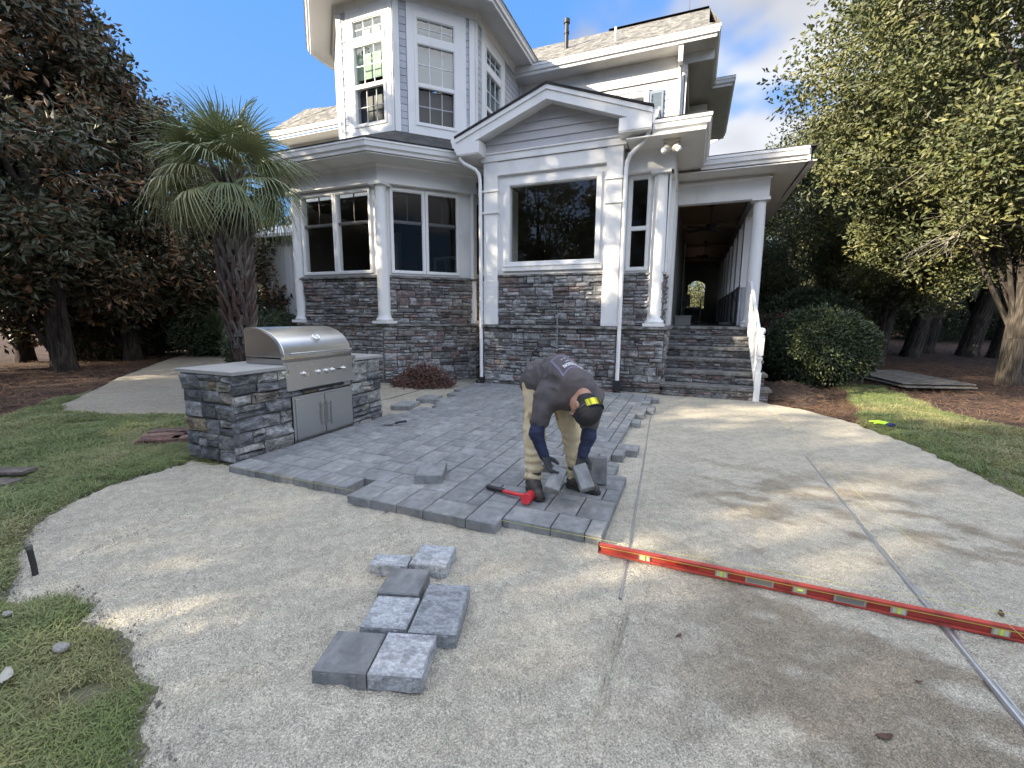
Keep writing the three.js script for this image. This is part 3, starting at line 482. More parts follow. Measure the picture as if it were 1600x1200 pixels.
// --- left wing behind the tower, in the sun
{
  const f = frame(-14.1, -13, -8.0, -13);
  const g = []; for (let y = 4.6; y < 7.35; y += 0.18) { const q = new THREE.BoxGeometry(f.L, 0.19, 0.02); q.rotateX(-0.09); q.translate(f.L / 2, y + 0.09, 0.01); hp('siding_board', boxuv(q).applyMatrix4(f.M), M.cream); }
  hp('left_wing_wall', [f(0, f.L, 1.0, 7.5, -0.2, -0.02)], M.cream);
  hp('soffit', box(-14.2, -8, 7.5, 7.52, -13.1, -12.4), M.soffit);
  hp('frieze_board', f(0, f.L, 7.28, 7.5, -0.02, 0.05), M.cream);
  hp('gutter', sweep(gutterProfile(0, 7.76), [[-14.3, -12.42], [-8, -12.42]]), M.gutter);
  hp('left_wing_roof', [slab([[-14.4, 7.8, -12.32], [-8, 7.8, -12.32], [-8, 9.4, -14.2], [-11.4, 9.4, -14.2], [-12.6, 8.45, -13.1]], 0.04), slab([[-14.4, 7.8, -12.32], [-12.3, 8.75, -13.4], [-14.3, 9.25, -14.1], [-14.4, 9.25, -14.1]], 0.04)], M.roof);
  const f2 = frame(-15.3, -12.6, -9.2, -12.6); hp('corner_board', f2(-0.02, 0.3, 0, 4.3, -0.02, 0.05), M.white); hp('corner_board', f2(1.05, 1.3, 0, 4.3, -0.02, 0.05), M.white);
  for (let k = 0; k < 24; k++) { const q = new THREE.BoxGeometry(f2.L, 0.19, 0.02); q.rotateX(-0.09); q.translate(f2.L / 2, 0.1 + k * 0.18, 0.0); hp('siding_board', boxuv(q).applyMatrix4(f2.M), M.cream); }
  hp('left_wing_wall', [f2(0, f2.L, 0, 4.4, -0.2, -0.02), box(-15.3, -15.1, 0, 4.4, -17, -12.62)], M.cream);
  hp('left_wing_roof', [slab([[-15.9, 4.3, -12.1], [-8.5, 4.3, -12.1], [-8.5, 4.75, -13], [-15.9, 4.75, -13]], 0.12)], M.white);
}

// ===================================================================== things on and by the house
{
  const t = thing('stone_steps', 'wide stone-faced steps with slab treads climbing to the side porch', 'steps', [0.4, 0, -9.2]);
  const NY = [0.215, 0.435, 0.64, 0.835, 1.035, 1.222], st = [], r = rng(9), mort = [];
  for (let k = 0; k < 6; k++) {
    const z = -8.42 - k * 0.33, y0 = k ? NY[k - 1] : -0.02, y1 = NY[k] - 0.055, xr = 1.26 - k * 0.035;
    const fr = frame(-0.44, z, xr, z);
    mort.push(fr(0, fr.L, y0, y1, -0.3, 0.0)); veneer(fr, 0, fr.L, y0 + 0.004, y1, r, { out: st, hmin: 0.05, hmax: 0.1, lmin: 0.16, lmax: 0.45, dmin: 0.012, dmax: 0.03 });
    const g = chamfer(1.7 + 0.08 - k * 0.035, 0.055, 0.40, 0.008); g.translate(-0.44 + (1.7 - k * 0.035) / 2, y1, z - 0.14); part('tread' + (k ? '_00' + k : ''), boxuv(g), M.cap, t);
  }
  const fr = frame(1.24, -8.42, 1.24, -10.4); const v = part('step_core', [...mort, box(-0.4, 1.2, 0, 0.16, -10.4, -8.75), box(-0.4, 1.15, 0, 0.6, -10.4, -9.4), box(-0.4, 1.1, 0, 1.0, -10.4, -10.05)], M.mortar, t);
  st.sort((p, q) => q.s - p.s).forEach((s, i) => part('stone' + (i ? '_' + String(i).padStart(3, '0') : ''), s.g, STONE[[0, 1, 4, 3, 1, 5, 6, 0][s.k]], v));
}
{
  const t = thing('stair_railing', 'white turned-baluster handrail beside the stone steps', 'railing', [1.06, 0, -8.4]);
  const z0 = -8.4, z1 = -10.3, x0 = 1.075, x1 = 1.02, yA = 1.12, yB = 2.12;
  const rail = (y0, y1, w, h) => { const g = new THREE.BoxGeometry(w, h, Math.hypot(z1 - z0, y1 - y0)); g.rotateX(Math.atan2(y1 - y0, -(z1 - z0))); g.translate((x0 + x1) / 2, (y0 + y1) / 2, (z0 + z1) / 2); return boxuv(g); };
  part('handrail', [rail(yA, yB, 0.055, 0.045), rail(yA - 0.04, yB - 0.04, 0.032, 0.04)], M.white, t);
  part('bottom_rail', rail(0.30, 1.30, 0.045, 0.05), M.white, t);
  for (let k = 0; k < 13; k++) { const f = (k + 0.7) / 13.4, z = mix(z0, z1, f), yb = mix(0.31, 1.31, f), yt = mix(yA - 0.06, yB - 0.06, f), h = yt - yb; part('baluster' + (k ? '_' + String(k).padStart(3, '0') : ''), lathe([[0.017, 0], [0.017, h * 0.16], [0.011, h * 0.18], [0.02, h * 0.24], [0.012, h * 0.3], [0.018, h * 0.5], [0.011, h * 0.72], [0.018, h * 0.78], [0.011, h * 0.82], [0.017, h * 0.85], [0.017, h]], mix(x0, x1, f), yb, z, 8), M.white, t); }
  const n = part('newel_post', [box(x0 - 0.046, x0 + 0.046, 0.0, 0.46, z0 - 0.046, z0 + 0.046), box(x0 - 0.046, x0 + 0.046, 0.78, 1.08, z0 - 0.046, z0 + 0.046), lathe([[0.055, 0], [0.06, 0.02], [0.035, 0.04], [0.042, 0.07], [0.046, 0.14], [0.034, 0.2], [0.03, 0.22], [0.05, 0.25], [0.05, 0.28], [0.03, 0.3], [0.055, 0.32]], x0, 0.46, z0, 16)], M.white, t);
  part('finial', lathe([[0.03, 0], [0.055, 0.01], [0.055, 0.03], [0.03, 0.05], [0.05, 0.075], [0.058, 0.11], [0.045, 0.15], [0, 0.165]], x0, 1.08, z0, 16), M.white, n);
}
{
  const t = thing('floodlight', 'beige twin-head floodlight under the eave above the corner column', 'light fixture', [-0.5, 4.27, -8.15]);
  const m = std({ rgb: [0.55, 0.52, 0.44], roughness: 0.6 });
  part('mount_plate', box(-0.63, -0.37, 4.22, 4.275, -8.2, -8.1), m, t);
  for (const dx of [-0.1, 0.1]) { const b = part('lamp_head', [lathe([[0.02, 0], [0.035, 0.02], [0.03, 0.06], [0.055, 0.11], [0.06, 0.15], [0, 0.15]], 0, 0, 0, 16).rotateX(2.5).rotateZ(-dx * 3).translate(-0.5 + dx, 4.2, -8.13)], m, t); part('bulb', new THREE.SphereGeometry(0.05, 14, 10).translate(-0.5 + dx * 1.1, 4.09, -8.05), phys({ rgb: [0.85, 0.85, 0.82], roughness: 0.1, clearcoat: 1 }), b); }
}
[[-0.04, 3.55, -12.0, 'nearer of the two dark ceiling fans in the side porch'], [-0.05, 3.52, -17.6, 'farther of the two dark ceiling fans in the side porch']].forEach(([x, y, z, label], q) => {
  const t = thing('ceiling_fan', label, 'ceiling fan', [x + 0.3, 4.07, z], q * 0.5, 'ceiling fans of the side porch'); const m = std({ rgb: [0.025, 0.02, 0.018], roughness: 0.5 });
  part('rod', [new THREE.CylinderGeometry(0.015, 0.015, 0.5, 8).translate(0, -0.25, 0), new THREE.CylinderGeometry(0.07, 0.05, 0.06, 12).translate(0, -0.03, 0)], m, t, true);
  part('motor', new THREE.CylinderGeometry(0.1, 0.12, 0.14, 16).translate(0, -0.53, 0), m, t, true);
  for (let k = 0; k < 5; k++) part('blade', new THREE.BoxGeometry(0.52, 0.012, 0.12).rotateX(0.2).translate(0.38, -0.55, 0).rotateY(k * 1.2566), m, t, true);
});
{
  const m = std({ rgb: [0.015, 0.014, 0.013], roughness: 0.7 });
  const t = thing('patio_chair', 'dark slatted chair standing on the side porch', 'chair', [-0.05, 1.205, -13.6]);
  const b = (n, x0, x1, y0, y1, z0, z1) => part(n, box(x0, x1, y0, y1, z0, z1), m, t);
  b('seat', -0.28, 0.2, 1.64, 1.69, -13.9, -13.4); for (const x of [-0.28, 0.16]) for (const z of [-13.9, -13.44]) b('leg', x, x + 0.04, 1.205, z < -13.6 ? 1.9 : 1.64, z, z + 0.04);
  for (let k = 0; k < 5; k++) b('slat', -0.22 + k * 0.08, -0.19 + k * 0.08, 1.27, 1.62, -13.89, -13.87); b('rail', -0.24, 0.16, 1.25, 1.29, -13.9, -13.86); b('backrest', -0.28, -0.1, 1.72, 2.05, -13.92, -13.88); b('armrest', -0.3, -0.22, 1.85, 1.89, -13.9, -13.4);
}
{ const p = []; for (let k = 0; k <= 40; k++) { const a = k / 40; p.push([0.98 - 0.05 * Math.sin(a * 9), 2.15 - a * 0.9, -12.6 - 0.22 * Math.sin(a * 3.1)]); } for (let k = 0; k < 26; k++) { const a = k * 0.6; p.push([0.8 + 0.17 * Math.cos(a), 1.23 + k * 0.002, -12.7 + 0.17 * Math.sin(a)]); }
  tag(part('garden_hose', tube(p, 0.014, 7, false, 200), std({ rgb: [0.2, 0.2, 0.18], roughness: 0.5 })), 'grey garden hose hanging over the porch half wall', 'hose'); }
{ const t = thing('planter', 'grey rectangular planter at the porch entrance beside the dark wall', 'planter', [-0.25, 1.205, -12.2]); part('trough', [box(-0.42, -0.05, 1.21, 1.42, -12.4, -12.05), box(-0.44, -0.03, 1.42, 1.45, -12.42, -12.03)], std({ rgb: [0.2, 0.2, 0.19] }), t); part('soil', box(-0.41, -0.06, 1.43, 1.455, -12.39, -12.06), M.dark, t); }
{
  const t = thing('water_spigot', 'thin grey pipe with a black cable loop on the stone bump-out wall', 'spigot', [-2.37, 0.5, -8.1]);
  part('pipe', [tube([[-2.37, 1.42, -8.11], [-2.36, 1.1, -8.1], [-2.36, 0.78, -8.1]], 0.013, 8), box(-2.4, -2.33, 1.38, 1.44, -8.15, -8.09)], std({ rgb: [0.3, 0.3, 0.31], metalness: 0.6, roughness: 0.5 }), t);
  part('cable', tube([[-2.36, 0.8, -8.09], [-2.5, 0.86, -8.06], [-2.75, 0.78, -8.05], [-2.86, 0.6, -8.05], [-2.88, 0.35, -8.04]], 0.01, 6), M.black, t);
  part('valve', [new THREE.SphereGeometry(0.03, 10, 8).translate(-2.36, 0.77, -8.09), tube([[-2.36, 0.77, -8.09], [-2.36, 0.73, -8.04]], 0.014, 8)], std({ rgb: [0.3, 0.28, 0.2], metalness: 0.8, roughness: 0.4 }), t);
}

// =====================================================================  GROUND
function polySD(P, x, z) {                      // signed distance to a polygon, positive inside
  let d = 1e9, ins = false;
  for (let i = 0, j = P.length - 1; i < P.length; j = i++) {
    const a = P[i], b = P[j], ex = b[0] - a[0], ez = b[1] - a[1], wx = x - a[0], wz = z - a[1];
    const t = clamp((wx * ex + wz * ez) / (ex * ex + ez * ez)), dx = wx - ex * t, dz = wz - ez * t; d = Math.min(d, dx * dx + dz * dz);
    if ((a[1] > z) !== (b[1] > z) && x < (b[0] - a[0]) * (z - a[1]) / (b[1] - a[1]) + a[0]) ins = !ins;
  }
  return (ins ? 1 : -1) * Math.sqrt(d);
}
const sandPoly = [[-3.7, -2.7], [-4.5, -2.74], [-4.42, -2.3], [-4.40, -1.92], [-4.26, -1.67], [-4.12, -1.44], [-3.95, -1.31], [-3.56, -1.14], [-3.28, -0.98], [-3.0, -0.9], [-2.86, -1.02], [-2.66, -1.03], [-2.5, -0.93], [-2.3, -0.96], [-2.05, -0.90], [-1.9, -0.86], [-1.74, -0.77], [-1.61, -0.70], [-1.5, -0.64], [-1.42, -0.3], [-1.4, 2.2], [5, 2.2], [3.6, -1], [2.75, -3.4], [2.58, -4.68], [2.52, -5.51], [2.42, -6.31], [2.19, -7.23], [1.74, -7.95], [1.28, -8.3], [1.2, -8.8], [-0.4, -9.2], [-4.3, -9.4], [-5.1, -8.5], [-5.9, -7.7], [-8.4, -7.5], [-10.5, -8.3], [-20, -16.5], [-22, -15.5], [-19.5, -13.4], [-15.4, -8.84], [-11.7, -5.66], [-9.7, -4.1], [-9.1, -3.65], [-8.5, -3.42], [-7.83, -3.42], [-7.2, -3.68], [-6.6, -3.95], [-5.6, -4.35], [-4.65, -4.6], [-4.5, -3.2], [-3.9, -3.0]];
const lawnL = [[-10.4, -4.6], [-9.6, -3.85], [-8.85, -3.2], [-8.2, -2.62], [-6.7, -2.1], [-6.0, -0.8], [-5.0, 0.6], [-1, 1.6], [-1, -1], [-3.8, -2.6], [-4.5, -4.9], [-7, -4.4], [-9, -4.2]];
const lawnR = [[3.1, -11.6], [2.6, -8.4], [2.25, -7.0], [2.4, -4.6], [2.8, -2.6], [4.6, -2.4], [4.3, -5.2], [3.95, -7.3], [3.6, -9.2], [3.7, -11.4]];
const sandD = (x, z) => polySD(sandPoly, x, z) + 0.10 * (fbm(x * 2.3, z * 2.3, 3, 101) - 0.5) + 0.10 * (fbm(x * 11, z * 11, 3, 102) - 0.5);
const terrain = (x, z) => { const right = x * 0.927 - z * 0.375, fwd = -x * 0.375 - z * 0.927; return 0.55 * sstep(13, 24, fwd) * sstep(5, 14, right) + 0.25 * sstep(18, 30, fwd) * sstep(-8, -16, right); };
// lines left by the screed rails
const railL = (z) => -0.25 - 0.055 * Math.max(0, -2.4 - z);
const GROOVES = [[-3.24, -1.25, -3.27, -2.35, 0.016, 0.014], [-1.76, -1.64, -1.66, -2.31, 0.015, 0.014], [-3.4, -1.5, -3.5, -2.0, 0.007, 0.012], [-2.55, -1.48, -2.44, -1.88, 0.007, 0.012], [-2.34, -1.71, -2.14, -2.37, 0.007, 0.013], [-0.22, -2.0, -0.235, -1.38, 0.018, 0.011], [-0.13, -2.32, -0.14, -1.9, 0.008, 0.008], [-0.15, -1.78, -0.25, -1.3, 0.007, 0.01], [-1.6, -0.95, -1.4, -1.35, 0.009, 0.014], [-2.34, -1.1, -2.3, -1.5, 0.006, 0.012], [-1.94, -2.1, -1.96, -2.5, 0.006, 0.012], [-2.95, -1.5, -3.0, -2.4, 0.006, 0.015], [1.24, -7.6, 1.19, -4.9, 0.009, 0.016], [0.55, -4.2, 0.45, -2.7, 0.004, 0.02], [1.75, -5.5, 1.7, -3.2, 0.004, 0.02]];
function sandY(x, z) {
  let y = 0.006 * (fbm(x * 1.6, z * 1.6, 3, 110) - 0.5) * 2;
  const u = z + 0.12 * x, w = x - 0.05 * z;                         // drag marks of the screed board run toward the house
  const loose = sstep(0.3, -0.4, x) ;
  y += 0.022 * loose * (fbm(u * 0.9, w * 9, 4, 111) - 0.5);
  const near = sstep(-3, -1.5, z);
  y += (0.022 * near + 0.007) * (fbm(x * 9, z * 9, 4, 113) - 0.5);
  y += 0.011 * (fbm(x * 27, z * 27, 2, 115) - 0.5) * (0.3 + 0.7 * near);
  for (const [fx, fz, fr] of [[-1.35, -0.93, 0.16], [-1.12, -0.72, 0.13], [-0.5, -1.3, 0.12], [-1.9, -1.25, 0.14], [0.05, -1.6, 0.1]]) { const d = Math.hypot((x - fx) * 1.0, (z - fz) * 1.6) / fr; y += -0.008 * Math.exp(-d * d * 2.2) + 0.010 * Math.exp(-(d - 1.1) * (d - 1.1) * 9) * (0.5 + fbm(x * 12, z * 12, 2, 4)); }
  for (const [ax, az, bx, bz, dd, wd] of GROOVES) { const ex = bx - ax, ez = bz - az, t = ((x - ax) * ex + (z - az) * ez) / (ex * ex + ez * ez); if (t < -0.05 || t > 1.05) continue; const g = Math.abs((x - ax) * ez - (z - az) * ex) / Math.hypot(ex, ez); if (g > 0.09) continue; const e = sstep(-0.05, 0.12, t) * sstep(1.05, 0.88, t) * (0.55 + 0.9 * vn(t * 9, ax * 7, 121)); y -= e * dd * 1.7 * Math.exp(-g * g / (wd * wd * 1.7)); y += e * dd * 0.8 * Math.exp(-Math.pow((g - wd * 2.3) / wd, 2)); }
  if (z < 0.5) { const g = Math.abs(x - 1.165); y -= 0.012 * Math.exp(-g * g / 0.0007); y += 0.004 * Math.exp(-(g - 0.05) * (g - 0.05) / 0.0004); }
  if (z > -7.5 && z < -1.25) { const g = Math.abs(x - railL(z)); y -= (z > -2.05 ? 0.014 : 0.007) * Math.exp(-g * g / 0.0004) * sstep(-1.25, -1.45, z); }
  if (z > -2.3 && z < -1.4) { const g = Math.abs(x - 0.02 - (z + 2) * 0.07); y -= 0.005 * Math.exp(-g * g / 0.0002); }
  return y;
}
const stain = (x, z) => {                         // damp brown soil showing through the screeded sand
  const a = fbm(x * 0.85 + 0.3 * z + 3, z * 1.5 - 0.5 * x + 1, 4, 130), b = fbm(x * 5.5, z * 9, 4, 131), m = sstep(-0.3, 0.4, x) * sstep(-5.6, -3.8, z);
  return m * sstep(0.44, 0.56, a * 0.66 + b * 0.34);
};
{
  const mulchT = tex(1024, 1.6, (u, v) => { const a = fbm(u * 10 + 3 * fbm(u * 6, v * 6, 2, 3, 6), v * 60, 4, 200, 0), n = fbm(u * 12, v * 12, 5, 201, 12), f = fbm(u * 90, v * 90, 2, 202, 90); const k = 0.30 + 0.45 * (n - 0.5) + 0.5 * (f - 0.45); return [k * 0.9, k * 0.66, k * 0.54]; });
  const mulchB = tex(512, 0.8, (u, v) => fbm(u * 40, v * 40, 4, 203, 40), false);
  const mm = std({ rgb: [0.62, 0.60, 0.60], map: mulchT, bumpMap: mulchB, bumpScale: 0.03, roughness: 1 });
  // one sheet out to the horizon, finer near the house
  const xs = [], zs = []; for (let k = -60; k <= 60; k++) { const t = k / 60; xs.push(Math.sign(t) * (18 * Math.abs(t) + 282 * Math.pow(Math.abs(t), 5))); zs.push(-8 + Math.sign(t) * (20 * Math.abs(t) + 280 * Math.pow(Math.abs(t), 5))); }
  const pos = [], uv = [], idx = []; for (const z of zs) for (const x of xs) { pos.push(x, terrain(x, z) - 0.06 + 0.05 * (fbm(x * 0.9, z * 0.9, 3, 205) - 0.5), z); uv.push(x, z); }
  const n = xs.length; for (let j = 0; j + 1 < n; j++) for (let i = 0; i + 1 < n; i++) { const a = j * n + i; idx.push(a, a + n, a + 1, a + 1, a + n, a + n + 1); }
  const g = new THREE.BufferGeometry(); g.setAttribute('position', new THREE.Float32BufferAttribute(pos, 3)); g.setAttribute('uv', new THREE.Float32BufferAttribute(uv, 2)); g.setIndex(idx); g.computeVertexNormals();
  tag(part('ground', g, mm), null, null, null, 'structure').userData.label = 'brown pine straw ground under the trees';
  // lawn soil under the blades
  const soil = std({ rgb: [0.12, 0.115, 0.065], roughness: 1, bumpMap: mulchB, bumpScale: 0.02 });
  for (const [P, lab] of [[lawnL, 'mown lawn left of the sand bed'], [lawnR, 'strip of lawn between the sand bed and the pine straw']]) {
    const sh = P.map(p => new THREE.Vector2(p[0], -p[1])), t = THREE.ShapeUtils.triangulateShape(sh, []), L = t.map(q => q.map(k => [P[k][0], -0.022, P[k][1]])); const gg = tri(L.map(q => [q[0], q[1], q[2]]));
    const nn = gg.attributes.normal; for (let i = 0; i < nn.count; i++) if (nn.getY(i) < 0) { const p = gg.attributes.position; for (let k = i - i % 3; k < i - i % 3 + 1; k++) { const a = [p.getX(k + 1), p.getY(k + 1), p.getZ(k + 1)]; p.setXYZ(k + 1, p.getX(k + 2), p.getY(k + 2), p.getZ(k + 2)); p.setXYZ(k + 2, ...a); } gg.computeVertexNormals(); }
    tag(part('lawn', gg, soil), lab, null, null, 'structure');
  }
}
{ // sand bed
  const sandT = tex(1024, 0.55, (u, v) => { const f = fbm(u * 130, v * 130, 2, 210, 130), n = fbm(u * 14, v * 14, 4, 211, 14), h = hash2(Math.floor(u * 512), Math.floor(v * 512), 212); const k = 0.80 + 0.36 * (f - 0.5) + 0.18 * (n - 0.5) + (h > 0.985 ? 0.14 : h < 0.02 ? -0.26 : 0); return [k, k * 0.985, k * 0.945]; });
  const sandB = tex(1024, 0.55, (u, v) => 0.35 * fbm(u * 60, v * 60, 3, 213, 60) + 0.35 * Math.pow(vn(u * 150, v * 150, 216, 150), 2) + 0.3 * fbm(u * 16, v * 16, 3, 214, 16), false);
  const m = std({ rgb: [1, 1, 1], map: sandT, bumpMap: sandB, bumpScale: 0.02, roughness: 1, vertexColors: true });
  const pos = [], col = [], uv = [], idx = [];
  const grid = (x0, x1, z0, z1, c) => {
    const nx = Math.round((x1 - x0) / c), nz = Math.round((z1 - z0) / c), id = new Int32Array((nx + 1) * (nz + 1)).fill(-1), dd = new Float32Array((nx + 1) * (nz + 1));
    for (let j = 0; j <= nz; j++) for (let i = 0; i <= nx; i++) dd[j * (nx + 1) + i] = sandD(x0 + i * c, z0 + j * c);
    const V = (i, j) => { const k = j * (nx + 1) + i; if (id[k] >= 0) return id[k]; const x = x0 + i * c, z = z0 + j * c, d = dd[k]; const e = sstep(-0.10, 0.10, d);
      pos.push(x, mix(-0.085, 0, e) + sandY(x, z) * e + terrain(x, z), z); uv.push(x, z);
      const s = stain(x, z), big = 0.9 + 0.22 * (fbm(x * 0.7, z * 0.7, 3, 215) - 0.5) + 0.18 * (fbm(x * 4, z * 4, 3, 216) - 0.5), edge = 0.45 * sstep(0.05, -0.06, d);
      const far = sstep(-4.2, -6.2, x);                     // the path: greyer and rougher
      let r = 0.83, gg = 0.785, b = 0.685; r = mix(r, 0.42, s * 0.8); gg = mix(gg, 0.355, s * 0.8); b = mix(b, 0.27, s * 0.8);
      r = mix(r, 0.66, far); gg = mix(gg, 0.61, far); b = mix(b, 0.53, far);
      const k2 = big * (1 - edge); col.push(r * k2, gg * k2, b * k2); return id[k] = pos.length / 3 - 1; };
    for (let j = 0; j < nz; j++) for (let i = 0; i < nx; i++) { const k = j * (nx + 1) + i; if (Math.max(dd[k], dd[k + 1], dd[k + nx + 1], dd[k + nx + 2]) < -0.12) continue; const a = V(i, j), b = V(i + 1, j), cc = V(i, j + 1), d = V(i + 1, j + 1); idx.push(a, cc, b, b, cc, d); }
  };
  grid(-4.7, 3.6, -3.6, 0.3, 0.018); grid(-4.7, 2.7, -9.6, -3.6, 0.04); grid(-22.3, -4.7, -17.1, -1.4, 0.07); grid(-2.7, 5, 0.3, 2.1, 0.1);
  const g = new THREE.BufferGeometry(); g.setAttribute('position', new THREE.Float32BufferAttribute(pos, 3)); g.setAttribute('color', new THREE.Float32BufferAttribute(col, 3)); g.setAttribute('uv', new THREE.Float32BufferAttribute(uv, 2)); g.setIndex(idx); g.computeVertexNormals();
  console.log('sand tris', idx.length / 3);
  tag(part('sand_bed', g, m), 'pale screeded sand bed prepared for paving', null, null, 'structure');
}
// instanced scatter of one small geometry
function scatter(name, geo, mat, list, o = {}) {       // list: [x, y, z, rx, ry, rz, s, colour?]
  const im = new THREE.InstancedMesh(geo, mat, list.length), d = new THREE.Object3D(); im.castShadow = im.receiveShadow = true;
  list.forEach((q, i) => { d.position.set(q[0], q[1], q[2]); d.rotation.set(q[3], q[4], q[5], 'YXZ'); if (q[8]) d.scale.set(q[6] * q[8][0], q[6] * q[8][1], q[6] * q[8][2]); else d.scale.setScalar(q[6]); d.updateMatrix(); im.setMatrixAt(i, d.matrix); if (q[7]) im.setColorAt(i, q[7]); });
  im.name = o.parent ? name : numbered(name); (o.parent ?? scene).add(im); if (o.kind) im.userData.kind = o.kind; if (o.label) im.userData.label = o.label; if (o.category) im.userData.category = o.category; return im;
}
{ // grit on the sand
  const r = rng(300), L = []; let n = 0;
  while (n < 16000) { const t = Math.pow(r(), 1.8), z = -0.25 - t * 5, x = mix(-4.6, 2.6, r()); if (sandD(x, z) < 0.0 || (x < -0.4 && x > -3.9 && z < -2.5)) { if (r() < 0.5) n++; continue; } n++; if (stain(x, z) > 0.25) continue; const k = mix(0.2, 0.48, r()); L.push([x, sandY(x, z) + 0.001, z, r() * 6, r() * 6, r() * 6, mix(0.0018, 0.0046, r() * r()), lin(k, k * 0.96, k * 0.88)]); }
  scatter('sand_grit', new THREE.IcosahedronGeometry(1, 0), std({ roughness: 0.95 }), L, { kind: 'stuff', label: 'loose grit lying on the sand' });
  // crumbs and clods along the ragged edge
  const E = []; let c = 0; while (c < 1300) { const x = mix(-5, -1.2, r()), z = mix(-2.7, -0.3, r()), d = sandD(x, z); if (d < -0.16 || d > 0.08) continue; c++; const k = mix(0.34, 0.56, r()); E.push([x, mix(-0.03, 0.0, sstep(-0.1, 0.1, d)) + 0.004, z, r() * 6, r() * 6, r() * 6, mix(0.003, 0.014, r() * r() * r()), lin(k, k * 0.94, k * 0.82), [1, 0.55, 0.75]]); }
  scatter('sand_clods', (() => { const g = new THREE.IcosahedronGeometry(1, 1), q = g.attributes.position; for (let k = 0; k < q.count; k++) { const s = 0.7 + 0.6 * vn3(q.getX(k) * 2 + 5, q.getY(k) * 2 + 5, q.getZ(k) * 2 + 5, 7); q.setXYZ(k, q.getX(k) * s, q.getY(k) * s, q.getZ(k) * s); } g.computeVertexNormals(); return g; })(), std({ roughness: 1, bumpMap: fineB, bumpScale: 0.01 }), E, { kind: 'stuff', label: 'crumbled sand along the lawn edge' });
}
{ // grass: tufts of bent blades
  const r = rng(310); const tuft = (nb, h, spread) => { const L = []; for (let k = 0; k < nb; k++) { const a = r() * 6.28, x = (r() - 0.5) * spread, z = (r() - 0.5) * spread, hh = h * mix(0.5, 1.1, r()), ln = mix(0.3, 1.5, r()) * hh, w = 0.0017, dx = Math.cos(a), dz = Math.sin(a), sx = -dz * w, sz = dx * w; const p0 = [x, -0.01, z], p1 = [x + dx * ln * 0.35, hh * 0.62, z + dz * ln * 0.35], p2 = [x + dx * ln, hh * mix(0.55, 1, r()), z + dz * ln]; L.push([[p0[0] - sx, p0[1], p0[2] - sz], [p0[0] + sx, p0[1], p0[2] + sz], [p1[0] + sx, p1[1], p1[2] + sz]], [[p0[0] - sx, p0[1], p0[2] - sz], [p1[0] + sx, p1[1], p1[2] + sz], [p1[0] - sx, p1[1], p1[2] - sz]], [[p1[0] - sx, p1[1], p1[2] - sz], [p1[0] + sx, p1[1], p1[2] + sz], p2]); } return tri(L); };
  const gm = phys({ rgb: [1, 1, 1], roughness: 0.75, transmission: 0.25, thickness: 0, side: THREE.DoubleSide });
  const tufts = [tuft(24, 0.034, 0.075), tuft(20, 0.048, 0.075)];
  const lists = [[], []]; let n = 0, tries = 0;
  const fill = (P, x0, x1, z0, z1, count, dry) => { let c = 0, t = 0; while (c < count && t++ < count * 8) { const x = mix(x0, x1, r()), z = mix(z0, z1, r()); if (polySD(P, x, z) < -0.06 + 0.25 * (fbm(x * 3, z * 3, 2, 8) - 0.5)) continue; const d = sandD(x, z); if (d > -0.015) continue; if (d > -0.3 && r() < 0.55 * vn(x * 7, z * 7, 9) + 0.2) continue; if (fbm(x * 4, z * 4, 3, 318) < 0.31) continue; const far = Math.hypot(x, z); if (r() > clamp(3.2 / far, 0.35, 1)) continue; c++; const q = fbm(x * 1.3, z * 1.3, 3, 311), p = fbm(x * 6, z * 6, 3, 312), g = mix(0.75, 1.25, r()); const br = clamp((q - 0.45) * 1.6 + (p - 0.5) * 0.9 + dry + (r() < 0.08 ? 0.5 : 0)); lists[r() < 0.5 ? 0 : 1].push([x, -0.025, z, (r() - 0.5) * 0.3, r() * 6.28, (r() - 0.5) * 0.3, mix(0.6, 1.3, r()) * (0.7 + 0.7 * vn(x * 2.3, z * 2.3, 12)) * (far > 4 ? 1.3 : 1), lin(mix(0.165, 0.33, br) * g, mix(0.215, 0.285, br) * g, mix(0.06, 0.135, br) * g)]); } };
  fill(lawnL, -5.6, -1.2, -2.9, 0.3, 24000, 0.1); fill(lawnL, -9.6, -4.4, -4.9, -0.8, 20000, 0.0); fill(lawnR, 2.2, 4.6, -11.6, -2.6, 13000, 0.12);
  lists.forEach((l, i) => scatter('lawn_grass', tufts[i], gm, l, { kind: 'stuff', label: i ? 'finer blades of the mown lawn' : 'short green blades of the mown lawn' }));
}
